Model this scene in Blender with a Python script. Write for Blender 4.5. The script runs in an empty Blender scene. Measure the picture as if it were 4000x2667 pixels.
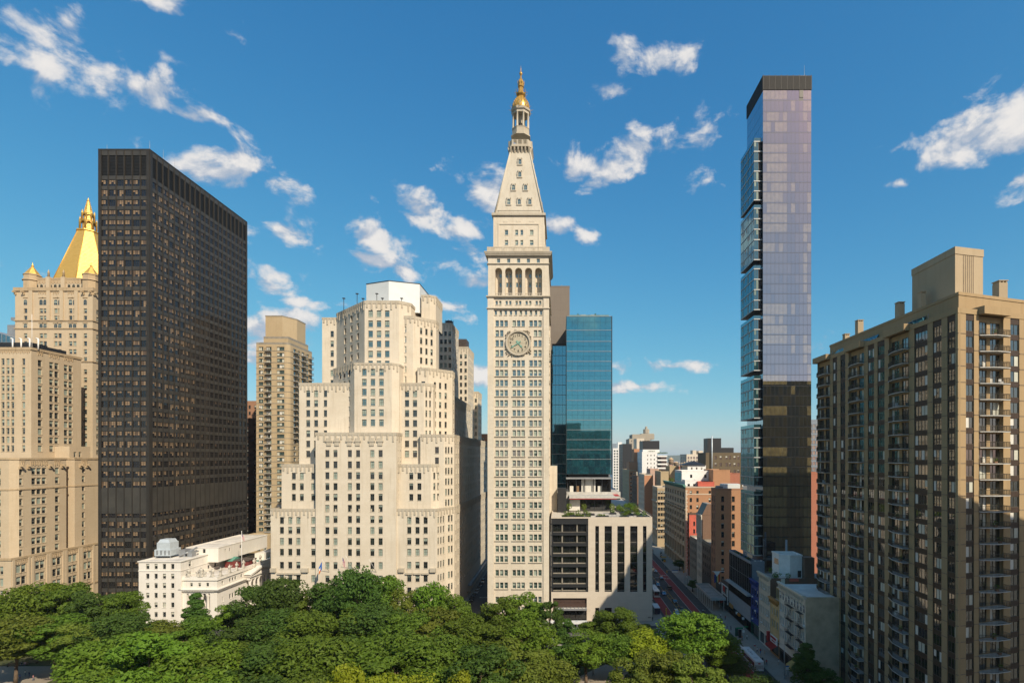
import bpy, math, random
import numpy as np
from mathutils import Vector, Matrix

# ---------------------------------------------------------------- camera, sky, sun, exposure
R = math.radians
scene = bpy.context.scene
F, CX, CY, ZC = 2100.0, 2190.0, 1785.0, 61.5      # survey of the photograph: focal length (px), vanishing point, eye height (m)
cam_d = bpy.data.cameras.new('camera'); cam = bpy.data.objects.new('camera', cam_d)
scene.collection.objects.link(cam); scene.camera = cam
cam.location = (0, 0, ZC); cam.rotation_euler = (R(90), 0, 0)
cam_d.sensor_width = 36.0; cam_d.lens = 36.0 * F / 4000.0
cam_d.shift_x = -(CX - 2000) / 4000.0; cam_d.shift_y = (CY - 1333.5) / 4000.0
cam_d.clip_start = 0.5; cam_d.clip_end = 30000

SUN_AZ, SUN_EL = R(36), R(40)                        # azimuth measured from straight behind the camera towards its right
to_sun = Vector((math.sin(SUN_AZ) * math.cos(SUN_EL), -math.cos(SUN_AZ) * math.cos(SUN_EL), math.sin(SUN_EL)))
sun_d = bpy.data.lights.new('sun', 'SUN'); sun = bpy.data.objects.new('sun', sun_d)
sun_d.energy = 4.05; sun_d.angle = R(0.53); sun_d.color = (1.0, 0.88, 0.69)
sun.rotation_euler = (-to_sun).to_track_quat('-Z', 'Y').to_euler(); sun.location = (60, -80, 300)
scene.collection.objects.link(sun)

world = bpy.data.worlds.new('World'); scene.world = world; world.use_nodes = True
scene.view_settings.view_transform = 'Standard'; scene.view_settings.look = 'None'
scene.view_settings.exposure = 0.55; scene.view_settings.gamma = 1.0
scene.cycles.use_denoising = True
scene.cycles.max_bounces = 6; scene.cycles.diffuse_bounces = 4; scene.cycles.glossy_bounces = 4
scene.cycles.transmission_bounces = 3; scene.cycles.transparent_max_bounces = 8
scene.cycles.sample_clamp_indirect = 6.0; scene.cycles.caustics_reflective = False; scene.cycles.caustics_refractive = False
world.cycles.sampling_method = 'MANUAL'; world.cycles.sample_map_resolution = 512

class NT:
    """small helper for node trees"""
    def __init__(s, tree): s.t = tree; s.n = tree.nodes; s.l = tree.links
    def node(s, typ, **kw):
        nd = s.n.new('ShaderNode' + typ)
        for k, v in kw.items(): setattr(nd, k, v)
        return nd
    def put(s, sock, v):
        if isinstance(v, bpy.types.NodeSocket): s.l.new(v, sock)
        elif v is not None:
            try: sock.default_value = v
            except TypeError: sock.default_value = (*v, 1.0)
            except ValueError: sock.default_value = (*v, 1.0)
    def math(s, op, a, b=None, c=None, clamp=False):
        nd = s.node('Math', operation=op); nd.use_clamp = clamp
        for i, v in enumerate((a, b, c)): s.put(nd.inputs[i], v)
        return nd.outputs[0]
    def vec(s, op, a, b=None):
        nd = s.node('VectorMath', operation=op); s.put(nd.inputs[0], a); s.put(nd.inputs[1], b)
        return nd.outputs['Value'] if op in ('LENGTH', 'DOT_PRODUCT', 'DISTANCE') else nd.outputs[0]
    def rng(s, v, a, b, c=0.0, d=1.0, smooth=False):
        nd = s.node('MapRange'); nd.interpolation_type = 'SMOOTHSTEP' if smooth else 'LINEAR'
        for i, q in enumerate((v, a, b, c, d)): s.put(nd.inputs[i], q)
        return nd.outputs[0]
    def mix(s, f, a, b, mode='MIX'):
        nd = s.node('Mix', data_type='RGBA', blend_type=mode)
        s.put(nd.inputs[0], f); s.put(nd.inputs[6], a); s.put(nd.inputs[7], b)
        return nd.outputs[2]
    def noise(s, v, scale, detail=4, rough=0.55, dist=0.0):
        nd = s.node('TexNoise'); s.put(nd.inputs['Vector'], v); nd.inputs['Scale'].default_value = scale
        nd.inputs['Detail'].default_value = detail; nd.inputs['Roughness'].default_value = rough; nd.inputs['Distortion'].default_value = dist
        return nd.outputs[0]

def make_sky():
    t = NT(world.node_tree); t.n.clear()
    out = t.node('OutputWorld'); sky = t.node('TexSky')
    sky.sky_type = 'NISHITA'; sky.sun_disc = False
    sky.sun_elevation = SUN_EL; sky.sun_rotation = math.pi - SUN_AZ
    sky.altitude = 50; sky.air_density = 0.8; sky.dust_density = 0.9; sky.ozone_density = 5.0
    # the film's response to the sky: highlights near the horizon roll off, the blue is rich
    lum = t.math('MULTIPLY', t.vec('DOT_PRODUCT', sky.outputs[0], (0.2126, 0.7152, 0.0722)), 0.1)
    roll = t.math('DIVIDE', 1.12, t.math('ADD', 1.0, t.math('MULTIPLY', t.math('MINIMUM', lum, 0.7), 0.62)))
    gl = t.node('CombineXYZ'); g10 = t.math('MULTIPLY', lum, 10.0)
    for i in range(3): t.l.new(g10, gl.inputs[i])
    sc = t.node('VectorMath', operation='SCALE'); t.l.new(t.vec('SUBTRACT', sky.outputs[0], gl.outputs[0]), sc.inputs[0]); sc.inputs['Scale'].default_value = 1.28
    rich = t.vec('MAXIMUM', t.vec('ADD', gl.outputs[0], sc.outputs[0]), (0, 0, 0))
    sc2 = t.node('VectorMath', operation='SCALE'); t.l.new(rich, sc2.inputs[0]); t.l.new(roll, sc2.inputs['Scale'])
    # response of each colour layer: red is held back in the deep blue, blue levels off towards the horizon
    sp = t.node('SeparateXYZ'); k = t.node('VectorMath', operation='SCALE'); t.l.new(sc2.outputs[0], k.inputs[0]); k.inputs['Scale'].default_value = 0.12 * 1.366; t.l.new(k.outputs[0], sp.inputs[0])
    r_ = t.math('MULTIPLY', t.math('POWER', sp.outputs[0], 1.36), 1.22)
    g_ = t.math('DIVIDE', t.math('MULTIPLY', sp.outputs[1], 1.10), t.math('MULTIPLY_ADD', t.math('MINIMUM', sp.outputs[1], 1.0), 0.42, 1.0))
    b_ = t.math('DIVIDE', t.math('MULTIPLY', sp.outputs[2], 1.52), t.math('MULTIPLY_ADD', t.math('MINIMUM', sp.outputs[2], 1.1), 1.30, 1.0))
    cb = t.node('CombineXYZ')
    for i, q in enumerate((r_, g_, b_)): t.l.new(t.math('DIVIDE', q, 0.12 * 1.366), cb.inputs[i])
    bg = t.node('Background'); t.put(bg.inputs[0], cb.outputs[0]); bg.inputs[1].default_value = 0.12
    d = t.vec('NORMALIZE', t.node('TexCoord').outputs['Generated'])
    # cumulus clouds: soft ellipses on the dome, broken up by noise; (x, y) bearings as tangents ahead, the rest scattered round the sky
    def direc(px, py): return Vector(((px - CX) / F, 1.0, (CY - py) / F)).normalized()
    blobs = []
    for (x, y, rx, ry) in [(230,110,250,150),(350,270,190,110),(520,345,150,70),(735,452,90,34),(640,20,150,44),(840,670,210,90),
            (1070,715,140,100),(1085,900,130,66),(1080,1105,170,85),(1000,1290,230,150),(1200,1180,110,26),(1870,745,130,100),(1680,830,185,70),
            (1800,890,170,60),(1480,915,110,60),(1690,1025,100,50),(1440,1015,120,32),(1590,1062,60,36),(1770,1200,110,36),(1890,1110,100,36),
            (1850,990,90,40),(2255,675,100,66),(2490,595,90,95),(2390,670,80,46),(2620,580,70,100),(2740,600,90,130),(2850,610,70,44),
            (2430,210,60,66),(2590,230,90,44),(2390,360,80,36),(2170,895,60,46),(2290,925,56,30),(3810,530,260,120),(3960,420,220,150),
            (3970,700,90,56),(3500,715,56,26),(2480,1510,150,26),(120,1055,130,36),(3210,1362,90,28),(1870,1455,60,36),(2640,1430,200,26)]:
        c = direc(x, y); sx = 1.35 * (direc(x + rx, y) - c).length; sz = 1.4 * (direc(x, y - ry) - c).length
        blobs.append((c, sx, sz))
    rnd = random.Random(5)
    for i in range(16):
        a = rnd.uniform(55, 305); e = rnd.uniform(4, 50)
        c = Vector((math.sin(R(a)) * math.cos(R(e)), math.cos(R(a)) * math.cos(R(e)), math.sin(R(e))))
        blobs.append((c, rnd.uniform(.06, .16), rnd.uniform(.025, .06)))
    den = None
    for c, sx, sz in blobs:
        q = t.vec('MULTIPLY', t.vec('SUBTRACT', d, tuple(c)), (1 / sx, 1 / sx, 1 / sz))
        b = t.math('SUBTRACT', 1.0, t.vec('LENGTH', q))
        den = b if den is None else t.math('SMOOTH_MAX', den, b, 0.35)
    ds = t.vec('MULTIPLY', d, (1.0, 1.0, 1.5))
    n1 = t.noise(ds, 12.0, 12, 0.58, 0.25)
    n2 = t.noise(t.vec('ADD', ds, (0.010, -0.006, 0.026)), 12.0, 8, 0.54, 0.25)
    nb = t.noise(ds, 4.2, 2, 0.5)
    dens = t.math('ADD', t.math('MULTIPLY_ADD', den, 1.7, -0.80), t.math('ADD', t.math('MULTIPLY', t.math('SUBTRACT', n1, 0.46), 9.0), t.math('MULTIPLY', t.math('SUBTRACT', nb, 0.5), 1.2)))
    a = t.rng(dens, -0.1, 1.25, 0.0, 0.96, True)
    lit = t.rng(t.math('SUBTRACT', n1, n2), -0.07, 0.09, 0.0, 1.0, True)
    thick = t.rng(dens, 0.5, 2.0, 0.0, 1.0, True)
    shade = t.math('ADD', t.math('MULTIPLY', lit, 0.70), t.math('MULTIPLY', thick, 0.30), None, True)
    col = t.mix(shade, (0.27, 0.32, 0.40), (0.60, 0.575, 0.55))
    bgc = t.node('Background'); t.put(bgc.inputs[0], col); bgc.inputs[1].default_value = 1.0
    ms = t.node('MixShader'); t.put(ms.inputs[0], a); t.l.new(bg.outputs[0], ms.inputs[1]); t.l.new(bgc.outputs[0], ms.inputs[2])
    t.l.new(ms.outputs[0], out.inputs[0])
make_sky()

# ---------------------------------------------------------------- helpers
rng = random.Random(7)
def PX(px, Y): return (px - CX) * Y / F              # survey: photo column at depth Y -> metres
def PZ(py, Y): return ZC - (py - CY) * Y / F         # photo row at depth Y -> height
def PY(px, X): return X * F / (px - CX)              # photo column on the plane x = X -> depth

class Frame:
    """a vertical wall plane: u runs along it, d points outwards, z up"""
    def __init__(s, p0, p1):
        s.p0 = Vector((p0[0], p0[1])); v = Vector((p1[0], p1[1])) - s.p0
        s.len = v.length; s.u = v / s.len; s.n = Vector((s.u.y, -s.u.x)); s.ang = math.atan2(s.u.y, s.u.x)
    def pt(s, u, d, z): q = s.p0 + s.u * u + s.n * d; return (q.x, q.y, z)

ORIGIN = {}                                          # world position of each root
class MB:
    def __init__(s): s.v = []; s.f = []; s.m = []; s.sm = []
    def face(s, pts, m=0, smooth=False):
        b = len(s.v); s.v.extend(pts); s.f.append(tuple(range(b, b + len(pts)))); s.m.append(m); s.sm.append(smooth)
    def box(s, x0, x1, y0, y1, z0, z1, m=0, bottom=True):
        b = len(s.v)
        s.v += [(x0,y0,z0),(x1,y0,z0),(x1,y1,z0),(x0,y1,z0),(x0,y0,z1),(x1,y0,z1),(x1,y1,z1),(x0,y1,z1)]
        fs = [(0,1,5,4),(1,2,6,5),(2,3,7,6),(3,0,4,7),(4,5,6,7)] + ([(3,2,1,0)] if bottom else [])
        for q in fs: s.f.append(tuple(b + i for i in q)); s.m.append(m); s.sm.append(False)
        return s
    def fbox(s, fr, u0, u1, d0, d1, z0, z1, m=0):
        """box in wall coordinates, d0 inner, d1 outer"""
        b = len(s.v)
        s.v += [fr.pt(u0,d1,z0),fr.pt(u1,d1,z0),fr.pt(u1,d0,z0),fr.pt(u0,d0,z0),fr.pt(u0,d1,z1),fr.pt(u1,d1,z1),fr.pt(u1,d0,z1),fr.pt(u0,d0,z1)]
        for q in [(0,1,5,4),(1,2,6,5),(2,3,7,6),(3,0,4,7),(4,5,6,7),(3,2,1,0)]:
            s.f.append(tuple(b + i for i in q)); s.m.append(m); s.sm.append(False)
    def prism(s, poly, z0, z1, m=0, mt=None, sides=True, bottom=False):
        n = len(poly); b = len(s.v)
        s.v += [(x, y, z0) for x, y in poly] + [(x, y, z1) for x, y in poly]
        if sides:
            for i in range(n):
                j = (i + 1) % n; s.f.append((b+i, b+j, b+n+j, b+n+i)); s.m.append(m); s.sm.append(False)
        s.f.append(tuple(b + n + i for i in range(n))); s.m.append(m if mt is None else mt); s.sm.append(False)
        if bottom: s.f.append(tuple(b + n - 1 - i for i in range(n))); s.m.append(m); s.sm.append(False)
    def ringbox(s, poly, t, z0, z1, over=0.0, m=0):
        """a mitred upstand along a closed plan: thickness t inwards, 'over' outwards"""
        def off(d):
            n = len(poly); out = []
            for i in range(n):
                a, b, c = (Vector(poly[(i + k - 1) % n]) for k in range(3))
                u, v = (b - a).normalized(), (c - b).normalized(); p, q = Vector((u.y, -u.x)), Vector((v.y, -v.x))
                k = 1 + p.dot(q); w = (p + q) / max(k, .25); out.append(tuple(b + w * d))
            return out
        A, B = off(over), off(-t); n = len(poly)
        for i in range(n):
            j = (i + 1) % n; a, b, c, d = A[i], A[j], B[j], B[i]
            s.face([(*a, z0), (*b, z0), (*b, z1), (*a, z1)], m); s.face([(*a, z1), (*b, z1), (*c, z1), (*d, z1)], m)
            s.face([(*c, z0), (*d, z0), (*d, z1), (*c, z1)], m)
            if over > 0: s.face([(*d, z0), (*c, z0), (*b, z0), (*a, z0)], m)
    def lathe(s, prof, n, cx, cy, m=0, rot=0.0, smooth=True, sy=1.0, cap=True):
        b = len(s.v)
        for r, z in prof:
            for i in range(n):
                a = rot + 2 * math.pi * i / n; s.v.append((cx + r * math.cos(a), cy + sy * r * math.sin(a), z))
        for k in range(len(prof) - 1):
            for i in range(n):
                j = (i + 1) % n
                s.f.append((b+k*n+i, b+k*n+j, b+(k+1)*n+j, b+(k+1)*n+i)); s.m.append(m); s.sm.append(smooth)
        if cap:
            s.f.append(tuple(b + (len(prof)-1)*n + i for i in range(n))); s.m.append(m); s.sm.append(False)
            s.f.append(tuple(b + n - 1 - i for i in range(n))); s.m.append(m); s.sm.append(False)
    def tube(s, p, q, r0, r1=None, n=6, m=0, smooth=True):
        r1 = r0 if r1 is None else r1
        p, q = Vector(p), Vector(q); w = (q - p).normalized()
        a = w.cross(Vector((0, 0, 1)) if abs(w.z) < .9 else Vector((1, 0, 0))).normalized(); c = w.cross(a)
        b = len(s.v)
        for o, r in ((p, r0), (q, r1)):
            for i in range(n):
                t = 2 * math.pi * i / n; s.v.append(tuple(o + a * (r * math.cos(t)) - c * (r * math.sin(t))))
        for i in range(n):
            j = (i + 1) % n; s.f.append((b+i, b+j, b+n+j, b+n+i)); s.m.append(m); s.sm.append(smooth)
        s.f.append(tuple(b+n+i for i in range(n))); s.m.append(m); s.sm.append(False)
        s.f.append(tuple(b+n-1-i for i in range(n))); s.m.append(m); s.sm.append(False)
    def path(s, pts, r, n=6, m=0):
        for a, b in zip(pts, pts[1:]): s.tube(a, b, r, r, n, m)
    def add(s, o, mat4=None):
        b = len(s.v)
        s.v += [tuple(mat4 @ Vector(p)) for p in o.v] if mat4 else o.v
        s.f += [tuple(b + i for i in f) for f in o.f]; s.m += o.m; s.sm += o.sm
    def mesh(s, name, mats, off=(0, 0, 0)):
        me = bpy.data.meshes.new(name)
        v = np.array(s.v, dtype=np.float64).reshape(-1, 3) - np.array(off)
        me.from_pydata(v.tolist(), [], s.f)
        for q in (mats if isinstance(mats, (list, tuple)) else [mats]): me.materials.append(q)
        me.polygons.foreach_set('material_index', s.m)
        me.polygons.foreach_set('use_smooth', s.sm)
        me.update(); return me
    def build(s, name, mats, parent=None, kind=None):
        """one mesh object; vertices are in world metres and stored relative to the root they hang from"""
        off = ORIGIN.get(parent.name, (0, 0, 0)) if parent else (0, 0, 0)
        o = bpy.data.objects.new(name, s.mesh(name, mats, off)); scene.collection.objects.link(o)
        if parent: o.parent = parent; ORIGIN[o.name] = off
        if kind: o['kind'] = kind
        return o

def tag(o, label, cat, group=None, kind=None):
    if label: o['label'] = label
    if cat: o['category'] = cat
    if group: o['group'] = group
    if kind: o['kind'] = kind
    return o
def thing(name, label, cat, loc=(0, 0, 0), group=None):
    o = bpy.data.objects.new(name, None); o.empty_display_size = 0.5; scene.collection.objects.link(o)
    o.location = loc; ORIGIN[o.name] = tuple(loc); o.rotation_euler = (0, 0, 0)
    return tag(o, label, cat, group)
def copy_tree(o, parent=None, **kw):
    c = o.copy(); scene.collection.objects.link(c); c.parent = parent
    ch = kw.get('kids') or KIDS
    for k in ch.get(o.name, ()): copy_tree(k, c, **kw)
    return c
KIDS = {}
def remember(o, *kids): KIDS[o.name] = list(kids)

# ---------------------------------------------------------------- materials
def new_mat(name):
    m = bpy.data.materials.new(name); m.use_nodes = True; t = NT(m.node_tree)
    b = m.node_tree.nodes['Principled BSDF']; return m, t, b
def wallpos(t):
    """(along the wall, height) from the world position; walls here follow the street grid"""
    g = t.node('NewGeometry').outputs['Position']; sp = t.node('SeparateXYZ'); t.l.new(g, sp.inputs[0])
    cb = t.node('CombineXYZ'); t.l.new(t.math('ADD', sp.outputs[0], sp.outputs[1]), cb.inputs[0]); t.l.new(sp.outputs[2], cb.inputs[1])
    return g, cb.outputs[0], sp
def stone(name, c, c2=None, bw=1.1, bh=0.42, mortar=0.012, var=0.5, stain=0.35, rough=0.85, bump=0.25, streak=(0.55, 0.5, 0.42), mcol=None):
    """masonry: coursed blocks of slightly different tone, weather stains and streaks"""
    m, t, b = new_mat(name); g, uv, sp = wallpos(t)
    c2 = c2 or tuple(x * 0.88 for x in c)
    br = t.node('TexBrick'); t.l.new(uv, br.inputs['Vector']); br.inputs['Scale'].default_value = 1.0
    for k, v in (('Color1', c), ('Color2', c2), ('Mortar', mcol or tuple(x * 0.72 for x in c))): t.put(br.inputs[k], v)
    br.inputs['Brick Width'].default_value = bw; br.inputs['Row Height'].default_value = bh; br.inputs['Mortar Size'].default_value = mortar
    br.inputs['Mortar Smooth'].default_value = 0.3; br.inputs['Bias'].default_value = -0.2
    base = t.mix(var, c, br.outputs[0])
    n1 = t.noise(g, 0.16, 5, 0.62); base = t.mix(t.rng(n1, 0.42, 0.72, 0, stain), base, tuple(x * y for x, y in zip(c, (0.80, 0.76, 0.70))))
    sv = t.vec('MULTIPLY', g, (1.0, 1.0, 0.07)); n2 = t.noise(sv, 1.1, 5, 0.6)
    base = t.mix(t.rng(n2, 0.52, 0.80, 0, stain), base, tuple(x * y for x, y in zip(c, streak)))
    n3 = t.noise(g, 2.7, 3, 0.6); base = t.mix(t.rng(n3, 0.3, 0.7, 0.0, 0.16), base, tuple(x * 0.7 for x in c))
    t.put(b.inputs['Base Color'], base); b.inputs['Roughness'].default_value = rough; b.inputs['Specular IOR Level'].default_value = 0.25
    if bump:
        bp = t.node('Bump'); bp.inputs['Strength'].default_value = bump; bp.inputs['Distance'].default_value = 0.03
        t.l.new(t.math('ADD', t.math('MULTIPLY', br.outputs['Fac'], -1.0), t.math('MULTIPLY', n3, 0.6)), bp.inputs['Height']); t.l.new(bp.outputs[0], b.inputs['Normal'])
    return m
def plain(name, c, rough=0.7, metal=0.0, var=0.18, scale=0.8, spec=0.4, coat=0.0, bump=0.0):
    m, t, b = new_mat(name); g = t.node('NewGeometry').outputs['Position']
    n = t.noise(g, scale, 5, 0.6)
    t.put(b.inputs['Base Color'], t.mix(t.rng(n, 0.3, 0.75, 0, 1), tuple(min(1, x * (1 + var * .5)) for x in c), tuple(x * (1 - var) for x in c)))
    b.inputs['Roughness'].default_value = rough; b.inputs['Metallic'].default_value = metal; b.inputs['Specular IOR Level'].default_value = spec
    b.inputs['Coat Weight'].default_value = coat; b.inputs['Coat Roughness'].default_value = 0.05
    if bump:
        bp = t.node('Bump'); bp.inputs['Strength'].default_value = bump; bp.inputs['Distance'].default_value = 0.05
        t.l.new(t.noise(g, scale * 6, 4, 0.6), bp.inputs['Height']); t.l.new(bp.outputs[0], b.inputs['Normal'])
    return m
def glass(name, c, refl=0.12, rough=0.03, tint=(1, 1, 1), wav=0.25, wscale=0.55):
    """window pane seen from outside by day: dim interior behind a reflecting, slightly wavy sheet"""
    m, t, b = new_mat(name); g = t.node('NewGeometry').outputs['Position']
    n = t.noise(g, 0.9, 3, 0.6)
    b.inputs['Base Color'].default_value = (0, 0, 0, 1)
    t.put(b.inputs['Base Color'], t.mix(t.rng(n, .35, .7, 0, 1), tuple(x * 1.3 for x in c), tuple(x * .6 for x in c)))
    b.inputs['Roughness'].default_value = 0.6; b.inputs['Specular IOR Level'].default_value = 0.0
    gl = t.node('BsdfGlossy'); t.put(gl.inputs['Color'], tint); gl.inputs['Roughness'].default_value = rough
    bp = t.node('Bump'); bp.inputs['Strength'].default_value = wav; bp.inputs['Distance'].default_value = 0.02
    t.l.new(t.noise(g, wscale, 2, 0.5), bp.inputs['Height']); t.l.new(bp.outputs[0], gl.inputs['Normal'])
    fr = t.node('Fresnel'); fr.inputs['IOR'].default_value = 1.5
    fac = t.math('MINIMUM', t.math('ADD', t.math('MULTIPLY', fr.outputs[0], 1.3), refl - 0.05), 0.95)
    ms = t.node('MixShader'); t.l.new(fac, ms.inputs[0]); t.l.new(b.outputs[0], ms.inputs[1]); t.l.new(gl.outputs[0], ms.inputs[2])
    out = m.node_tree.nodes['Material Output']; t.l.new(ms.outputs[0], out.inputs[0])
    return m
# ---------------------------------------------------------------- windows and walls
PROTO = {}
def win_proto(style, w, h, var):
    """one window: frame, bars, panes and a drawn blind. Local x across, z up from the sill, -y outwards. Slots: frame, glass, blind"""
    w = round(w, 2); h = round(h, 2); key = (style, w, h, var)
    if key in PROTO: return key
    st = STYLES[style]; mb = MB(); f = st.get('fr', .07); nx, nz = st.get('nx', 1), st.get('nz', 2); bar = st.get('bar', .05)
    fd = st.get('fd', .08)
    if st.get('arch'):
        r = w / 2; seg = 7; pts = [(-r, 0), (r, 0)] + [(r * math.cos(math.pi * k / seg), h - r + r * math.sin(math.pi * k / seg)) for k in range(seg + 1)]
        mb.face([(x, .05, z) for x, z in pts], 1)
        for (x0, z0), (x1, z1) in zip(pts[1:], pts[2:] + pts[:1]):
            i = .86; mb.face([(x0, 0, z0), (x1, 0, z1), (x1 * i, 0, (z1 - h / 2) * i + h / 2), (x0 * i, 0, (z0 - h / 2) * i + h / 2)], 0)
        mb.box(-bar / 2, bar / 2, 0, .04, 0, h * .96, 0); mb.box(-r * .9, r * .9, 0.002, .04, h * .5 - bar / 2, h * .5 + bar / 2, 0)
        drop = [0, .3, .5, 0][var % 4]
        if drop: mb.face([(-r * .88, .03, h * (1 - drop) - .3), (r * .88, .03, h * (1 - drop) - .3), (r * .88, .03, h - r), (-r * .88, .03, h - r)], 2)
        PROTO[key] = (mb, st['mats']); return key
    x0, x1 = -w / 2, w / 2
    mb.face([(x0, .06, 0), (x1, .06, 0), (x1, .06, h), (x0, .06, h)], 1)
    if f:
        mb.box(x0, x0 + f, -.0, fd, 0, h, 0); mb.box(x1 - f, x1, 0, fd, 0, h, 0)
        mb.box(x0 + f, x1 - f, 0, fd, 0, f, 0); mb.box(x0 + f, x1 - f, 0, fd, h - f, h, 0)
    for k in range(1, nx):
        u = x0 + w * k / nx; mb.box(u - bar / 2, u + bar / 2, .004, .05, f, h - f, 0)
    zs = st.get('zs') or [k / nz for k in range(1, nz)]
    for q in zs: mb.box(x0 + f, x1 - f, .008, .052, h * q - bar / 2, h * q + bar / 2, 0)
    r2 = random.Random(hash((style, var)) & 0xffff if False else var * 17 + len(style))
    mode = st.get('mode', 'blind')
    if mode == 'blind':
        drop = st.get('drops', [0, 0, .25, .5, .5, .75, 1.0, .35])[var % len(st.get('drops', [0] * 8))]
        if drop: mb.face([(x0 + f, .055, h * (1 - drop)), (x1 - f, .055, h * (1 - drop)), (x1 - f, .055, h - f), (x0 + f, .055, h - f)], 2)
    elif mode == 'panes':                                # each light has its own blind or curtain
        for i in range(nx):
            a = x0 + w * i / nx + bar / 2; c = x0 + w * (i + 1) / nx - bar / 2
            p = r2.random()
            if p < st.get('pb', .5):
                lo = h * r2.choice(st.get('lows', [0, .3, .3, .5])); mb.face([(a, .055, lo + f), (c, .055, lo + f), (c, .055, h - f), (a, .055, h - f)], 2 + r2.randrange(len(st['mats']) - 2))
    PROTO[key] = (mb, st['mats']); return key

STYLES = {}
MESHES = {}
ALLWINS = []                                              # (root, [(key, pos, ang)])
class Bld:
    """a building: an Empty at its base with its wall meshes and its windows"""
    def __init__(s, name, label, cat, loc, group=None):
        s.root = thing(name, label, cat, loc, group); s.w = []; s.mb = MB(); s.wname = 'window'
        ALLWINS.append(s)
    def win(s, style, w, h, pos, ang, var=None):
        st = STYLES[style]
        if var is None: var = rng.randrange(st.get('nv', 8))
        s.w.append((win_proto(style, w, h, var), pos, ang))
    def wall(s, p0, p1, z0, z1, cols=(), rows=(), rec=.25, m=0, mr=None, style=None, mb=None, sill=0.0, sillm=None, var=None, back=True):
        """wall with real openings: cols are (u0, u1) along the wall, rows (z0, z1)"""
        mb = mb or s.mb; fr = Frame(p0, p1); mr = m if mr is None else mr; L = fr.len
        cols = sorted((max(a, .02), min(b, L - .02)) for a, b in cols if b > .1 and a < L - .1); rows = sorted((a, b) for a, b in rows if a >= z0 and b <= z1)
        if not rows or not cols:
            mb.face([fr.pt(0,0,z0), fr.pt(L,0,z0), fr.pt(L,0,z1), fr.pt(0,0,z1)], m); return fr
        u = 0
        for a, b in cols + [(L, L)]:
            if a > u: mb.face([fr.pt(u,0,z0), fr.pt(a,0,z0), fr.pt(a,0,z1), fr.pt(u,0,z1)], m)
            if a >= L: break
            z = z0
            for c, d in rows + [(z1, z1)]:
                if c > z: mb.face([fr.pt(a,0,z), fr.pt(b,0,z), fr.pt(b,0,c), fr.pt(a,0,c)], m)
                if c >= z1: break
                mb.face([fr.pt(a,0,c), fr.pt(b,0,c), fr.pt(b,-rec,c), fr.pt(a,-rec,c)], mr)
                mb.face([fr.pt(a,-rec,d), fr.pt(b,-rec,d), fr.pt(b,0,d), fr.pt(a,0,d)], mr)
                mb.face([fr.pt(a,0,c), fr.pt(a,-rec,c), fr.pt(a,-rec,d), fr.pt(a,0,d)], mr)
                mb.face([fr.pt(b,-rec,c), fr.pt(b,0,c), fr.pt(b,0,d), fr.pt(b,-rec,d)], mr)
                if sill: mb.fbox(fr, a - .12, b + .12, -.05, sill, c - .16, c - .002, m if sillm is None else sillm)
                if style: s.win(style, b - a, d - c, fr.pt((a + b) / 2, -rec, c), fr.ang, var(fr, (a + b) / 2, c) if var else None)
                z = d
            u = b
        return fr
    def ring(s, poly, z0, z1, spec, top=0, **kw):
        """walls round a plan (counter-clockwise seen from above); spec[i] = (cols, rows, style) or None for a blank side"""
        n = len(poly)
        for i in range(n):
            q = spec.get(i); a, b = poly[i], poly[(i + 1) % n]
            if q: s.wall(a, b, z0, z1, q[0], q[1], style=q[2], **kw)
            else: s.wall(a, b, z0, z1, **kw)
        s.mb.face([(x, y, z1) for x, y in poly], top)
    def parapet(s, poly, z0, h, t=.35, m=0, mb=None, over=0.0):
        (mb or s.mb).ringbox(poly, t, z0, z0 + h, over + .003, m)

def finish_windows(limit=290):
    """the 290 windows of a building that show largest are parts of their own, the rest are one part"""
    dg = bpy.context.evaluated_depsgraph_get(); eye = Vector((0, 0, ZC))
    for B in ALLWINS:
        if not B.w: continue
        seen, rest = [], []
        for it in B.w:
            key, pos, ang = it; p = Vector(pos) + Vector((0, 0, key[2] * .5)); n = Vector((math.sin(ang), -math.cos(ang), 0))
            v = eye - p; c = n.dot(v) / v.length
            x, z = CX + F * p.x / max(p.y, 1), CY - F * (p.z - ZC) / max(p.y, 1)
            if c < .02 or p.y < 20 or not (-30 < x < 4030 and -30 < z < 2690): rest.append(it); continue
            seen.append((-key[1] * key[2] * c / v.length_squared, len(seen), it, p + n * .35))
        seen.sort(key=lambda q: q[:2]); good = []
        for q in seen:
            if len(good) < limit:
                d = (q[3] - eye); L = d.length; hit = scene.ray_cast(dg, eye, d / L, distance=L - .6)[0]
                if not hit: good.append(q[2]); continue
            rest.append(q[2])
        off = ORIGIN[B.root.name]
        for key, pos, ang in good:
            if key not in MESHES: MESHES[key] = PROTO[key][0].mesh(B.wname, PROTO[key][1])
            o = bpy.data.objects.new(B.wname, MESHES[key]); scene.collection.objects.link(o)
            o.parent = B.root; o.location = (pos[0] - off[0], pos[1] - off[1], pos[2] - off[2]); o.rotation_euler = (0, 0, ang)
        if rest:
            groups = {}
            for it in rest: groups.setdefault(id(PROTO[it[0]][1]), []).append(it)
            mats = []; mb = MB()
            for g in groups.values():
                gm = PROTO[g[0][0]][1]; base = len(mats); mats += list(gm)
                for key, pos, ang in g:
                    src = PROTO[key][0]; c, s_ = math.cos(ang), math.sin(ang); b = len(mb.v)
                    mb.v += [(pos[0] + x * c - y * s_, pos[1] + x * s_ + y * c, pos[2] + z) for x, y, z in src.v]
                    mb.f += [tuple(b + i for i in f) for f in src.f]; mb.m += [base + i for i in src.m]; mb.sm += src.sm
            mb.build(B.wname, mats, B.root, 'stuff')

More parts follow.
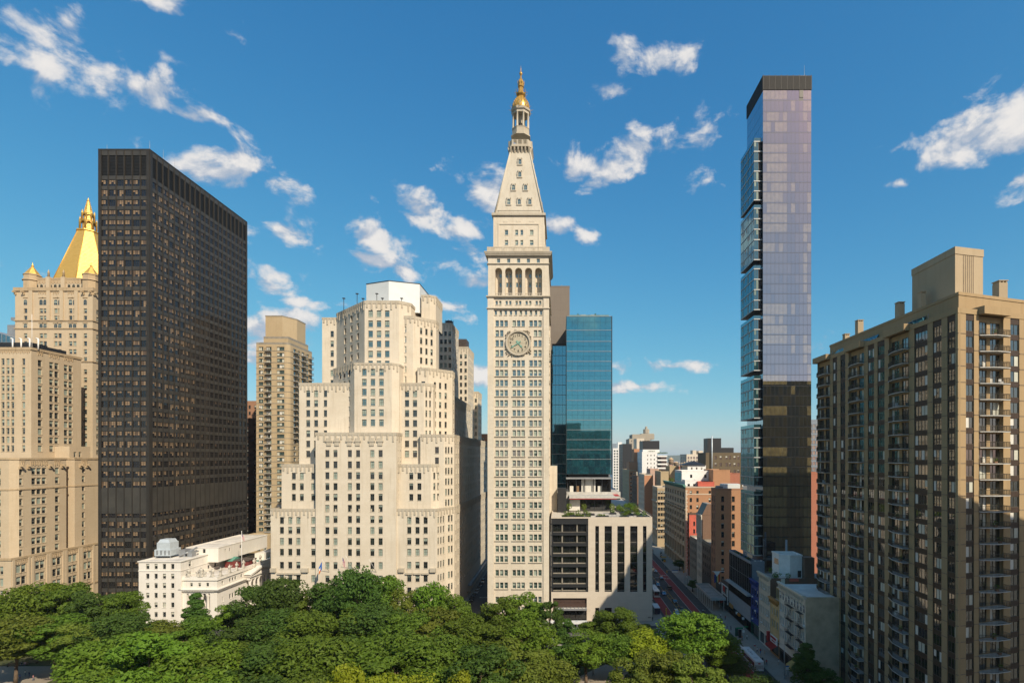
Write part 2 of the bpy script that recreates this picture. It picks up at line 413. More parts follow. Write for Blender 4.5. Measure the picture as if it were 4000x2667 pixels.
def cols_even(n, L, w, m0=None, m1=None):
    m0 = (L - n * w) / (n + 1) if m0 is None else m0; m1 = m0 if m1 is None else m1
    if n == 1: return [((L - w) / 2, (L + w) / 2)]
    step = (L - m0 - m1 - w) / (n - 1); return [(m0 + i * step, m0 + i * step + w) for i in range(n)]
def rows_even(z_top, n, pitch, h): return [(z_top - i * pitch - h, z_top - i * pitch) for i in range(n)]

# ---------------------------------------------------------------- shared materials
M = {}
M['lime'] = stone('limestone', (0.63, 0.565, 0.455), (0.55, 0.475, 0.375), 1.5, 0.62, .014, .65, .4)
M['lime2'] = stone('pale limestone', (0.63, 0.56, 0.45), (0.58, 0.51, 0.40), 1.6, 0.7, .014, .55, .5)
M['buff'] = stone('buff limestone', (0.52, 0.42, 0.29), (0.47, 0.375, 0.25), 1.4, 0.55, .01, .5, .35)
M['marble'] = stone('white marble', (0.74, 0.70, 0.63), (0.70, 0.66, 0.58), 1.6, .6, .008, .3, .28)
M['tanbrick'] = stone('tan brick', (0.44, 0.345, 0.215), (0.38, 0.29, 0.175), .6, .22, .01, .5, .3, bump=.15)
M['brown'] = stone('brown concrete', (0.37, 0.265, 0.145), (0.335, 0.235, 0.13), 3.0, 2.76, .02, .5, .35, bump=.2)
M['brick'] = stone('red brown brick', (0.36, 0.20, 0.125), (0.29, 0.155, 0.10), .5, .18, .01, .6, .35, bump=.15)
M['redbrick'] = stone('red brick', (0.38, 0.155, 0.10), (0.31, 0.125, 0.085), .5, .18, .01, .6, .35, bump=.15)
M['darkbrick'] = stone('dark brick', (0.13, 0.085, 0.06), (0.10, 0.066, 0.05), .5, .18, .01, .6, .3, bump=.15)
M['roof'] = plain('grey roof felt', (0.30, 0.28, 0.25), .9, var=.4, scale=.25)
M['roofw'] = plain('white coated roof', (0.62, 0.58, 0.52), .8, var=.35, scale=.2)
M['gold'] = None
M['dark'] = plain('dark metal', (0.028, 0.026, 0.024), .45, .3, .25)
M['steel'] = plain('grey steel', (0.30, 0.31, 0.32), .5, .4, .2)
M['white'] = plain('white paint', (0.74, 0.73, 0.70), .6, var=.12)
M['black'] = plain('black paint', (0.018, 0.018, 0.02), .5, var=.2)
M['glass'] = glass('dark window glass', (0.018, 0.022, 0.024), .10)
M['glassteal'] = glass('green tinted window glass', (0.05, 0.085, 0.08), .22)
M['blind'] = plain('pale window blind', (0.50, 0.50, 0.42), .6, var=.1, coat=.5)
M['blindteal'] = plain('pale green window blind', (0.27, 0.32, 0.27), .5, var=.15, coat=.6)
M['curtain'] = plain('white curtain', (0.62, 0.60, 0.54), .7, var=.15, scale=3, coat=.4)
M['wood'] = plain('brown timber', (0.20, 0.12, 0.06), .7)
def gold():
    m, t, b = new_mat('gold leaf'); g = t.node('NewGeometry').outputs['Position']
    sp = t.node('SeparateXYZ'); t.l.new(g, sp.inputs[0])
    n = t.noise(t.vec('MULTIPLY', g, (.5, .5, 3.0)), 1.6, 4, .6)
    t.put(b.inputs['Base Color'], t.mix(t.rng(n, .3, .7), (0.80, 0.50, 0.13), (0.62, 0.36, 0.07)))
    b.inputs['Metallic'].default_value = 0.55; b.inputs['Roughness'].default_value = 0.42
    bp = t.node('Bump'); bp.inputs['Strength'].default_value = .35; bp.inputs['Distance'].default_value = .08
    t.l.new(t.math('ADD', t.math('SINE', t.math('MULTIPLY', sp.outputs[2], 9.0)), n), bp.inputs['Height']); t.l.new(bp.outputs[0], b.inputs['Normal'])
    return m
M['gold'] = gold()
M['dimgold'] = plain('weathered gilding', (0.52, 0.30, 0.07), .4, .5, .5, 1.2)
# ---------------------------------------------------------------- lettering
TEXTS = {}
def text_mb(s, size, depth=.03, m=0):
    """letters as a mesh in the local x-z plane (facing -y), centred"""
    key = (s, size, depth)
    if key not in TEXTS:
        cu = bpy.data.curves.new('lettering', 'FONT'); cu.body = s; cu.size = size; cu.extrude = depth / 2
        cu.align_x = 'CENTER'; cu.align_y = 'CENTER'; cu.resolution_u = 2
        o = bpy.data.objects.new('lettering', cu); scene.collection.objects.link(o)
        dg = bpy.context.evaluated_depsgraph_get(); me = bpy.data.meshes.new_from_object(o.evaluated_get(dg))
        TEXTS[key] = ([(v.co.x, -v.co.z, v.co.y) for v in me.vertices], [tuple(p.vertices) for p in me.polygons])
        bpy.data.objects.remove(o); bpy.data.curves.remove(cu); bpy.data.meshes.remove(me)
    mb = MB(); mb.v, mb.f = list(TEXTS[key][0]), list(TEXTS[key][1]); mb.m = [m] * len(mb.f); mb.sm = [False] * len(mb.f)
    return mb
def text_at(s, size, pos, ang=0.0, depth=.03, flat=False, tilt=0.0, sx=1.0):
    mb = text_mb(s, size, depth)
    rot = Matrix.Rotation(ang, 4, 'Z') @ (Matrix.Rotation(R(-90), 4, 'X') if flat else Matrix.Identity(4)) @ Matrix.Rotation(tilt, 4, 'Y') @ Matrix.Diagonal((sx, 1, 1, 1))
    out = MB(); out.add(mb, Matrix.Translation(pos) @ rot); return out

def arch_fill(mb, fr, u0, u1, zs, zt, d0, d1, m=0, seg=10):
    """wall above an arched opening: springing at zs, wall top at zt, thickness d0..d1"""
    r = (u1 - u0) / 2; c = (u0 + u1) / 2
    P = [(c - r * math.cos(math.pi * k / seg), zs + r * math.sin(math.pi * k / seg)) for k in range(seg + 1)]
    for (a, za), (b, zb) in zip(P, P[1:]):
        mb.face([fr.pt(a, d1, za), fr.pt(b, d1, zb), fr.pt(b, d1, zt), fr.pt(a, d1, zt)], m)
        mb.face([fr.pt(a, d1, za), fr.pt(a, d0, za), fr.pt(b, d0, zb), fr.pt(b, d1, zb)], m)
def balustrade(mb, fr, u0, u1, d, z0, h, m=0, step=.55, rail=.16):
    mb.fbox(fr, u0, u1, d - .16, d + .16, z0, z0 + .18, m); mb.fbox(fr, u0, u1, d - .18, d + .18, z0 + h - rail, z0 + h, m)
    n = max(1, int((u1 - u0) / step))
    for i in range(n):
        u = u0 + (i + .5) * (u1 - u0) / n; mb.fbox(fr, u - .09, u + .09, d - .09, d + .09, z0 + .18, z0 + h - rail, m)

# ---------------------------------------------------------------- the clock tower
M['metframe'] = plain('grey green window frame', (0.36, 0.38, 0.33), .6, var=.1)
STYLES['met'] = dict(fr=.10, nz=2, bar=.07, mats=[M['metframe'], M['glassteal'], M['blindteal']], drops=[0, .5, .2, 1.0, 0, .5, .7, .15])
STYLES['metround'] = dict(arch=True, bar=.07, mats=[M['metframe'], M['glassteal'], M['blindteal']])
M['lime_dirty'] = stone('weathered limestone', (0.47, 0.42, 0.335), (0.42, 0.37, 0.29), 1.5, .6, .012, .5, .7)
M['dial'] = plain('clock dial mosaic', (0.42, 0.37, 0.27), .6, var=.25, scale=1.5)
M['verdigris'] = plain('verdigris copper', (0.17, 0.33, 0.26), .7, var=.3)
def clock_tower():
    Y = 202.0; x0, x1 = PX(1904.6, Y), PX(2144.7, Y); y1 = 228.5
    B = Bld('clock_tower', 'tall limestone clock tower with gilded cupola above the park', 'tower', ((x0 + x1) / 2, 215, 0))
    r = B.root; X = lambda px: PX(px, Y); Z = lambda py: PZ(py, Y); rc = .40
    poly = [(x0 + rc, Y + rc), (x1 - rc, Y + rc), (x1 - rc, y1 - rc), (x0 + rc, y1 - rc)]
    W, D = poly[1][0] - poly[0][0], poly[2][1] - poly[1][1]
    def bays(wpx=13.4, gap=4.0, pick=(0, 1, 2)):
        out = []
        for b, (a, c) in enumerate(((1935, 1983), (2001.5, 2049.5), (2067.5, 2115.5))):
            for k in range(3):
                u = a + k * (wpx + gap)
                out.append((b, k, X(u) - poly[0][0], X(u + wpx) - poly[0][0]))
        return out
    tri = [(a, c) for b, k, a, c in bays()]
    pair = [(a, c) for b, k, a, c in bays() if (b == 0 and k < 2) or (b == 2 and k > 0)]
    ten = [(X(1931.3 + 19.7 * i) - poly[0][0], X(1940.6 + 19.7 * i) - poly[0][0]) for i in range(10)]
    prs = [(X(q + e) - poly[0][0], X(q + e + 9) - poly[0][0]) for q in (1935, 1974.2, 2013.2, 2052.4, 2091.6) for e in (0, 14)]
    fiv = [(X(q) - poly[0][0], X(q + 12.6) - poly[0][0]) for q in (1940.7, 1980.2, 2019.2, 2057.5, 2096.2)]
    k = D / W; sc = lambda cs: [(a * k, b * k) for a, b in cs]
    yt = [1405.8,1443.6,1483,1522.4,1561.8,1600.6,1640.6,1678.8,1719.4,1757.5,1797,1835,1875.7,1915,1960.6,2001,2046.6,2086.6,2131.4,2171.4,2225.4,2274.5,2330,2370]
    rows = [(Z(y + 24), Z(y)) for y in yt]
    segs = [(0, Z(1399), tri, rows), (Z(1399), Z(1281), pair, [(Z(y + 25), Z(y)) for y in (1288.3, 1327.3, 1366)]), (Z(1281), Z(1237), tri, [(Z(1274), Z(1250))]),
            (Z(1237), Z(1204), ten, [(Z(1229), Z(1212))]), (Z(1204), Z(1157), prs, [(Z(1189), Z(1174))])]
    for a, b, cols, rw in segs:
        st = dict(style='met', rec=.45, sill=.22)
        B.wall(poly[0], poly[1], a, b, cols, rw, **st); B.wall(poly[1], poly[2], a, b, sc(cols), rw, **st)
        B.wall(poly[2], poly[3], a, b); B.wall(poly[3], poly[0], a, b, sc(cols), rw, **st)
    wall = B.mb
    # corner piers stand proud of the bays
    zt = Z(1157)
    for cx0, cx1 in ((x0, X(1928.5)), (X(2122.5), x1)):
        for cy0, cy1 in ((Y, Y + 2.5), (y1 - 2.5, y1)): wall.box(cx0, cx1, cy0, cy1, 0, zt - .02)
    fr = Frame(poly[0], poly[1]); fs = Frame(poly[1], poly[2])
    # projecting sill courses below each second row, over each bay
    for i, y in enumerate(yt):
        for f, cs in ((fr, tri), (fs, sc(tri))):
            for b in range(3):
                if i % 2: wall.fbox(f, cs[b*3][0] - .3, cs[b*3+2][1] + .3, -.02, .34, Z(y + 27), Z(y + 24.6), 1)
    wall.build('shaft', [M['lime'], M['lime_dirty']], r)
    # string courses
    def band(z0, z1, o, name='cornice', m='lime_dirty', g=0):
        q = MB(); q.box(x0 - o, x1 + o, Y - o, y1 + o, z0, z1); return q.build(name, M[m], r)
    band(Z(1206), Z(1202), .35); band(Z(1160), Z(1155), .5)
    # loggia: five tall arches on each side, with a wall set back behind and a balustrade
    L = MB(); zl0, zl1 = Z(1155), Z(1032)
    openings = [(X(1850 + .3828 * a), X(1850 + .3828 * b)) for a, b in ((218, 290), (320, 395), (422, 495), (524, 597), (626, 699))]
    q0, q1 = Y + .15, y1 - .15; px0, px1 = x0 + .15, x1 - .15
    ff = Frame((px0, q0), (px1, q0)); sf = Frame((px1, q0), (px1, q1)); lf = Frame((px0, q1), (px0, q0)); bf = Frame((px1, q1), (px0, q1))
    zb, zs = Z(1150), Z(1059.5)
    for f, s_ in ((ff, 1.0), (sf, sf.len / ff.len), (lf, sf.len / ff.len), (bf, 1.0)):
        ops = [((a - px0) * s_, (b - px0) * s_) for a, b in openings]; e_ = 0 if f in (ff, bf) else 2.6; u = e_
        for a, b in ops + [(f.len - e_, f.len)]:
            L.fbox(f, u, a, -2.6, 0, zl0, zl1); u = b
        for a, b in ops:
            arch_fill(L, f, a, b, zs, zl1, -2.6, 0); L.fbox(f, a, b, -2.6, 0, zl0, zb - .9)
            balustrade(L, f, a, b, -.35, zb - .9, 1.5)
        # inner wall with windows
        w = Bld.wall(B, f.pt(0, -2.6, 0)[:2], f.pt(f.len, -2.6, 0)[:2], zl0, zl1, [(a + e, a + e + .8) for a, b in ops for e in ((b - a) * .5 + .05, )] + [(ops[i][0] + .15, ops[i][0] + .95) for i in (1, 2, 4)],
               [(Z(1113), Z(1095)), (Z(1075), Z(1060))], style='met', rec=.2, mb=L)
    L.box(px0 + 2, px1 - 2, q0 + 2, q1 - 2, zl1 - .6, zl1 - .1)
    L.build('loggia', M['lime'], r)
    # attic storey above the arches
    A = MB(); B.mb = A
    ap = [(px0, q0), (px1, q0), (px1, q1), (px0, q1)]
    fv = [(a + rc - .15, b + rc - .15) for a, b in fiv]; ks = (q1 - q0) / (px1 - px0)
    for i, (p, q) in enumerate(zip(ap, ap[1:] + ap[:1])):
        B.wall(p, q, zl1, Z(997), fv if i % 2 == 0 else [(a * ks, b * ks) for a, b in fv], [(Z(1026), Z(1010))], style='met', rec=.4, sill=.15)
    A.build('attic', M['lime'], r); band(Z(1031), Z(1028.4), .25)
    # main cornice and balustraded terrace
    C = MB()
    for o, a, b in ((.35, 1003, 1000), (.7, 1000, 995), (.95, 995, 989), (1.15, 989, 985)): C.box(x0 - o, x1 + o, Y - o, y1 + o, Z(a), Z(b) - .002)
    C.build('cornice', M['lime_dirty'], r)
    Q = MB(); zb0 = Z(985); bh = Z(965) - zb0
    bp = [(x0 - .2, Y - .2), (x1 + .2, Y - .2), (x1 + .2, y1 + .2), (x0 - .2, y1 + .2)]
    for p, q in zip(bp, bp[1:] + bp[:1]):
        f = Frame(p, q); Lk = f.len; e_ = .8 if abs(f.u.x) < .5 else 0
        Q.fbox(f, e_, 2.6, -.8, 0, zb0, zb0 + bh); Q.fbox(f, Lk - 2.6, Lk - e_, -.8, 0, zb0, zb0 + bh)
        n = 5; g = .9; w = (Lk - 5.2 - (n - 1) * g) / n
        for i in range(n):
            a = 2.6 + i * (w + g); balustrade(Q, f, a, a + w, -.3, zb0, bh, 0, .5)
            if i < n - 1: Q.fbox(f, a + w, a + w + g, -.6, 0, zb0, zb0 + bh)
    Q.build('balustrade', M['lime_dirty'], r)
    # upper block
    U = MB(); B.mb = U; Yu = 204.2; cx, cy = (x0 + x1) / 2, 215.0; h = (PX(2127, Yu) - PX(1928.5, Yu)) / 2; zu0, zu1 = Z(985), PZ(846, Yu)
    up = [(cx - h, Yu), (cx + h, Yu), (cx + h, 2 * cy - Yu), (cx - h, 2 * cy - Yu)]
    uc = [(PX(a, Yu) - up[0][0], PX(b, Yu) - up[0][0]) for a, b in ((1971.8, 1984.8), (2012.3, 2023.8), (2033, 2043.3), (2070, 2083.5))]
    k2 = (2 * cy - 2 * Yu) / (2 * h)
    for i, (p, q) in enumerate(zip(up, up[1:] + up[:1])):
        B.wall(p, q, zu0, zu1, uc if i % 2 == 0 else [(a * k2, b * k2) for a, b in uc], [(PZ(918, Yu), PZ(898, Yu)), (PZ(957, Yu), PZ(938, Yu))], style='met', rec=.3, sill=.1)
        f = Frame(p, q); a, b = 1.8, f.len - 1.8; zt_ = PZ(877, Yu)
        U.fbox(f, a, b, 0, .22, zt_, zt_ + .45); U.fbox(f, a, a + .4, 0, .18, zu0, zt_); U.fbox(f, b - .4, b, 0, .18, zu0, zt_)
        for c in (.24, .5, .76):
            for e in (-.5, .5): U.fbox(f, f.len * c + e - .38, f.len * c + e + .38, 0, .08, PZ(868, Yu), PZ(860.5, Yu))
    U.build('upper_storey', M['lime'], r)
    K = MB()
    for o, a, b in ((.25, 846, 843), (.6, 843, 838), (.5, 838, 833)): K.box(cx - h - o, cx + h + o, Yu - o, 2 * cy - Yu + o, PZ(a, Yu), PZ(b, Yu) - .002)
    f = Frame((cx - h, Yu), (cx + h, Yu))
    K.build('cornice', M['lime_dirty'], r)
    # steep stone pyramid with dormers
    P = MB(); zp0, zp1 = PZ(833, 205), PZ(590, 210); hb, ht = h - .35, 3.9
    def ph(z): return hb + (ht - hb) * (z - zp0) / (zp1 - zp0)
    for i in range(4):
        a, b = [(-1, -1), (1, -1), (1, 1), (-1, 1)][i], [(1, -1), (1, 1), (-1, 1), (-1, -1)][i]
        n = 12                                             # courses
        for q in range(n):
            za = zp0 + (zp1 - zp0) * q / n; zb_ = zp0 + (zp1 - zp0) * (q + 1) / n; ra, rb = ph(za), ph(zb_)
            P.face([(cx + a[0]*ra, cy + a[1]*ra, za), (cx + b[0]*ra, cy + b[1]*ra, za), (cx + b[0]*rb, cy + b[1]*rb, zb_), (cx + a[0]*rb, cy + a[1]*rb, zb_)])
    # hip ribs and the low attic course at the foot
    for sx, sy in ((-1, -1), (1, -1), (1, 1), (-1, 1)):
        P.tube((cx + sx * hb, cy + sy * hb, zp0), (cx + sx * ht, cy + sy * ht, zp1), .38, .3, 6)
        for e in (-.16, .16):
            pass
    pyr = P.build('pyramid_roof', M['lime_pyr'], r)
    # dormers: rows of 3, 2, 1, 1 small arched lights on every side
    D_ = MB()
    for zy, offs in ((798, (-41, 0, 41)), (743, (-23.5, 23.5)), (692, (0,)), (643, (0,))):
        Yd = 206 + (833 - zy) * .0235; z = PZ(zy, Yd)
        for ax in range(4):
            for of in offs:
                u = of * Yd / F; rr = ph(z) + .10; ang = ax * math.pi / 2; n = Vector((math.sin(ang), -math.cos(ang))); uu = Vector((math.cos(ang), math.sin(ang)))
                c = Vector((cx, cy)) + n * rr + uu * u
                a0 = c - uu * .95; b0 = c + uu * .95; f = Frame(a0, b0)
                # hood: jambs, arch and sill
                D_.fbox(f, 0, .35, -.9, .28, z - .3, z + 1.5); D_.fbox(f, f.len - .35, f.len, -.9, .28, z - .3, z + 1.5)
                arch_fill(D_, f, .35, f.len - .35, z + 1.2, z + 2.25, -.9, .28, 0, 6); D_.fbox(f, -.1, f.len + .1, -.9, .36, z - .62, z - .3)
                D_.fbox(f, .1, f.len - .1, -.9, .2, z + 2.2, z + 2.4)
                B.win('metround', f.len - .7, 2.1, f.pt(f.len / 2, .02, z - .28), f.ang)
    for zy in (833 - 6,):
        for ax in range(4):
            ang = ax * math.pi / 2; n = Vector((math.sin(ang), -math.cos(ang))); uu = Vector((math.cos(ang), math.sin(ang)))
            c = Vector((cx, cy)) + n * (hb - .25); f = Frame(c - uu * (hb - 1.4), c + uu * (hb - 1.4)); z = PZ(832, 205)
            D_.fbox(f, 0, f.len, -.6, .2, z, z + 1.2); D_.fbox(f, -.2, f.len + .2, -.6, .32, z + 1.2, z + 1.45)
            for q in (.26, .5, .74): B.win('met', 1.5, .8, f.pt(f.len * q, .19, z + .2), f.ang)
    D_.build('dormer', M['lime_pyr'], r, 'stuff')
    # bracketed balcony below the lantern
    G = MB(); zg0, zg1, zg2 = PZ(592, 210), PZ(571, 210), PZ(543, 210)
    G.box(cx - ht, cx + ht, cy - ht, cy + ht, zg0 - .6, zg1)
    for ax in range(4):
        ang = ax * math.pi / 2; n = Vector((math.sin(ang), -math.cos(ang))); uu = Vector((math.cos(ang), math.sin(ang)))
        f = Frame(Vector((cx, cy)) + n * ht - uu * ht, Vector((cx, cy)) + n * ht + uu * ht)
        for q in range(6):
            u = .35 + q * (f.len - .7) / 5
            b = len(G.v); w = .3
            for uu_ in (u - w, u + w): G.v += [f.pt(uu_, 0, zg0 - .3), f.pt(uu_, 0, zg1), f.pt(uu_, 1.0, zg1), f.pt(uu_, .75, zg1 - .9)]
            for q_ in ((0, 3, 2, 1), (4, 5, 6, 7), (3, 0, 4, 7), (2, 3, 7, 6)): G.f.append(tuple(b + i for i in q_)); G.m.append(0); G.sm.append(False)
    ch = 1.6; o = ht + 1.05
    octa = lambda o, c: [(cx - o + c, cy - o), (cx + o - c, cy - o), (cx + o, cy - o + c), (cx + o, cy + o - c), (cx + o - c, cy + o), (cx - o + c, cy + o), (cx - o, cy + o - c), (cx - o, cy - o + c)]
    G.prism(octa(o, ch), zg1, zg1 + .5, bottom=True); G.prism(octa(o - .15, ch), zg1 + .5, zg1 + .9)
    pl = octa(o - .25, ch)
    for p, q in zip(pl, pl[1:] + pl[:1]):
        f = Frame(p, q); G.fbox(f, 0, .5, -.4, .05, zg1 + .9, zg2); G.fbox(f, f.len - .5, f.len, -.4, .05, zg1 + .9, zg2)
        if f.len > 3:
            for e in (.33, .66): G.fbox(f, f.len * e - .25, f.len * e + .25, -.4, .05, zg1 + .9, zg2 - .2)
            balustrade(G, f, .5, f.len - .5, -.2, zg1 + .9, zg2 - zg1 - .9, 0, .45)
        else: G.fbox(f, .4, f.len - .4, -.3, -.05, zg1 + .9, zg2 - .1)
    G.build('balcony', M['lime_dirty'], r)
    # open octagonal lantern with columns and a bell
    z = lambda py: PZ(py, 215.0)
    N = MB(); rr = R(22.5)
    N.lathe([(4.1, z(543)), (4.1, z(538)), (3.6, z(536)), (3.6, z(514)), (3.75, z(513)), (3.75, z(511))], 8, cx, cy, 0, rr, False)
    for i in range(8):
        a = rr + i * math.pi / 4; N.lathe([(.52, z(511)), (.52, z(509)), (.40, z(508)), (.36, z(457)), (.5, z(455)), (.5, z(453))], 8, cx + 3.15 * math.cos(a), cy + 3.15 * math.sin(a), 0, 0)
    N.lathe([(1.0, z(511)), (1.0, z(453))], 8, cx, cy, 0, rr, False)
    N.lathe([(3.5, z(455)), (3.55, z(447)), (4.0, z(444)), (4.15, z(437)), (3.7, z(435)), (3.6, z(432))], 8, cx, cy, 0, rr, False)
    N.build('lantern', M['lime_dirty'], r)
    bell = MB(); bell.lathe([(1.15, z(509)), (1.1, z(507)), (.8, z(500)), (.65, z(494)), (.2, z(491))], 12, cx, cy - 1.75); bell.build('bell', M['dark'], r)
    dm = MB(); dm.lathe([(3.45, z(436)), (3.4, z(430)), (3.42, z(424)), (3.2, z(412)), (2.7, z(401)), (2.0, z(391)), (1.45, z(385)), (1.3, z(380))], 16, cx, cy)
    for i in range(16):
        a = 2 * math.pi * i / 16 + .2; prof = [(3.5, z(430)), (3.3, z(412)), (2.8, z(401)), (2.1, z(391)), (1.5, z(385))]
        for (ra, za), (rb, zb_) in zip(prof, prof[1:]): dm.tube((cx + ra * math.cos(a), cy + ra * math.sin(a), za), (cx + rb * math.cos(a), cy + rb * math.sin(a), zb_), .1, .1, 4)
    dome = dm.build('dome', M['cupola'], r)
    for i in range(8):
        a = i * math.pi / 4 - math.pi / 2; pos = (cx + 3.35 * math.cos(a), cy + 3.35 * math.sin(a)); B.win('metround', .85, 1.6, (pos[0], pos[1], z(431)), a + math.pi / 2, 0)
    g2 = MB()
    g2.lathe([(1.2, z(381)), (1.5, z(378)), (1.9, z(374)), (2.0, z(371)), (1.95, z(368)), (1.5, z(366)), (1.15, z(365))], 8, cx, cy, 0, rr, False)
    for i in range(8):
        a = rr + i * math.pi / 4; b_ = rr + (i + 1) * math.pi / 4; p = (cx + 1.9 * math.cos(a), cy + 1.9 * math.sin(a)); q = (cx + 1.9 * math.cos(b_), cy + 1.9 * math.sin(b_))
        g2.tube((*p, z(368)), (*p, z(355)), .06, .06, 4); g2.tube((*p, z(356)), (*q, z(356)), .05, .05, 4); g2.tube((*p, z(362)), (*q, z(362)), .04, .04, 4)
    g2.build('gallery', M['dimgold'], r)
    g3 = MB(); g3.lathe([(1.15, z(368)), (1.0, z(352)), (.95, z(344)), (1.25, z(342)), (1.3, z(336)), (1.05, z(334)), (1.15, z(322)), (.75, z(312)), (.4, z(308)), (.3, z(300)), (.25, z(296))], 8, cx, cy, 0, rr, False)
    for i in range(8):
        a = rr + i * math.pi / 4; g3.tube((cx + 1.2 * math.cos(a), cy + 1.2 * math.sin(a), z(334)), (cx + 1.5 * math.cos(a), cy + 1.5 * math.sin(a), z(319)), .1, .05, 4)
    g3.build('upper_lantern', M['dimgold'], r)
    fn = MB(); fn.lathe([(.2, z(299)), (.3, z(296)), (.62, z(291)), (.65, z(288)), (.5, z(284)), (.2, z(281)), (.12, z(270)), (.03, z(258))], 10, cx, cy); fn.build('finial', M['dimgold'], r)
    la = MB()                                              # flood lamps on brackets round the cupola
    for zz, rad, n in ((434, 4.3, 12), (430, 4.7, 12), (371, 2.5, 10), (362, 2.6, 8)):
        for i in range(n):
            a = 2 * math.pi * i / n; p = (cx + rad * math.cos(a), cy + rad * math.sin(a), z(zz))
            la.lathe([(.05, p[2] - .12), (.14, p[2]), (.05, p[2] + .12)], 6, p[0], p[1]); la.tube((cx + (rad - .8) * math.cos(a), cy + (rad - .8) * math.sin(a), z(zz + 3)), p, .03, .03, 4)
    la.build('lamp_bracket', M['dimgold'], r, 'stuff')
    # clock faces (front and south)
    for (fx, fy, ang, nm) in ((cx, Y + rc, 0.0, ''), (x1 - rc, 215.25, math.pi / 2, '')):
        zc = Z(1339); ck = bpy.data.objects.new('clock', None); scene.collection.objects.link(ck); ck.parent = r; ORIGIN[ck.name] = ORIGIN[r.name]
        T = Matrix.Translation((fx, fy, zc)) @ Matrix.Rotation(ang, 4, 'Z')
        def add(name, mb, mat):
            o = MB(); o.add(mb, T); return o.build(name, mat, ck, 'stuff' if name in ('carving', 'minute_marks') else None)
        def disc(rad, y, n=48, ri=0.0, yb=None):
            q = MB(); P_ = [(math.cos(2*math.pi*i/n), math.sin(2*math.pi*i/n)) for i in range(n)]
            for i in range(n):
                a, b = P_[i], P_[(i + 1) % n]
                if ri: q.face([(a[0]*ri, y, a[1]*ri), (b[0]*ri, y, b[1]*ri), (b[0]*rad, y, b[1]*rad), (a[0]*rad, y, a[1]*rad)][::-1])
                else: q.face([(0, y, 0), (b[0]*rad, y, b[1]*rad), (a[0]*rad, y, a[1]*rad)][::-1])
                if yb is not None:
                    q.face([(a[0]*rad, y, a[1]*rad), (b[0]*rad, y, b[1]*rad), (b[0]*rad, yb, b[1]*rad), (a[0]*rad, yb, a[1]*rad)][::-1])
                    if ri: q.face([(a[0]*ri, y, a[1]*ri), (b[0]*ri, y, b[1]*ri), (b[0]*ri, yb, b[1]*ri), (a[0]*ri, yb, a[1]*ri)])
            return q
        dl = disc(4.15, -.25, 48, 0, 0.1)
        for a in range(12):
            c, s_ = math.cos(a * math.pi / 6), math.sin(a * math.pi / 6)
        add('dial', dl, M['dial'])
        ring = disc(4.75, -.75, 48, 4.1, 0.1); ring2 = disc(3.55, -.28, 48, 3.48, -.2); ring.add(ring2)
        add('ring', ring, M['lime_dirty'])
        orn = MB(); rd = random.Random(3)                   # carved garlands in the four corners
        for qx in (-1, 1):
            for qz in (-1, 1):
                for i in range(26):
                    a = rd.uniform(.1, 1.47); ra = rd.uniform(4.7, 6.2 - abs(a - .785) * 1.2); px_, pz_ = qx * ra * math.cos(a), qz * ra * math.sin(a)
                    if abs(px_) < 4.9 and abs(pz_) < 4.9: s2 = rd.uniform(.18, .36); orn.lathe([(s2 * .3, -.1), (s2, 0), (s2 * .4, .28), (.05, .3)], 6, 0, 0); n_ = 4 * 6
                    else: continue
                    for j in range(len(orn.v) - n_, len(orn.v)):
                        x_, y_, z_ = orn.v[j]; orn.v[j] = (px_ + x_, -.15 - z_ * 1.5, pz_ + y_)
        add('carving', orn, M['lime_dirty'])
        for h_ in range(1, 13):
            a = R(90 - 30 * h_); t_ = text_at(str(h_), 1.35, (2.95 * math.cos(a), -.32, 2.95 * math.sin(a)), 0, .08); add('numeral', t_, M['dark'])
        mk = MB()
        for i in range(60):
            a = math.pi * i / 30; mk.box(3.75 * math.cos(a) - .06, 3.75 * math.cos(a) + .06, -.33, -.25, 3.75 * math.sin(a) - .06, 3.75 * math.sin(a) + .06)
        add('minute_marks', mk, M['dark'])
        for nm_, deg, ln, w in (('hour_hand', 90 - 4.65 * 30, 2.3, .22), ('minute_hand', 90 - 39.5 * 6, 3.55, .17)):
            hb_ = MB(); a = R(deg); c, s_ = math.cos(a), math.sin(a); yy = -.45 if nm_[0] == 'h' else -.58
            pr = [(-1.1, w * 1.2), (-.2, w * 1.6), (.2, w * 1.6), (ln * .5, w * .7), (ln * .72, w * 1.7), (ln, .03)]
            for (l0, w0), (l1, w1) in zip(pr, pr[1:]):
                A_, B_, C_, D4 = [(l * c - q * s_, yy, l * s_ + q * c) for l, q in ((l0, -w0), (l1, -w1), (l1, w1), (l0, w0))]
                hb_.face([A_, B_, C_, D4]); hb_.face([(x, y + .1, z) for x, y, z in (A_, D4, C_, B_)])
                hb_.face([A_, D4, (D4[0], yy + .1, D4[2]), (A_[0], yy + .1, A_[2])])
            add(nm_, hb_, M['verdigris'])
    # low stone wing on the far side of the tower
    wg = MB(); B.mb = wg
    wp = [(x1 - .8, 227.5), (PX(2176, 228), 227.5), (PX(2176, 228), 262), (x1 - .8, 262)]
    B.ring(wp, 30, PZ(1820, 228), {}); wg.build('rear_wing', M['lime'], r)
    return B
M['lime_pyr'] = stone('pyramid limestone', (0.52, 0.475, 0.39), (0.47, 0.42, 0.34), 2.6, 1.9, .015, .5, .5, bump=.35)
M['cupola'] = plain('gilded cupola', (0.62, 0.37, 0.08), .36, .5, .35, 1.5)
clock_tower()
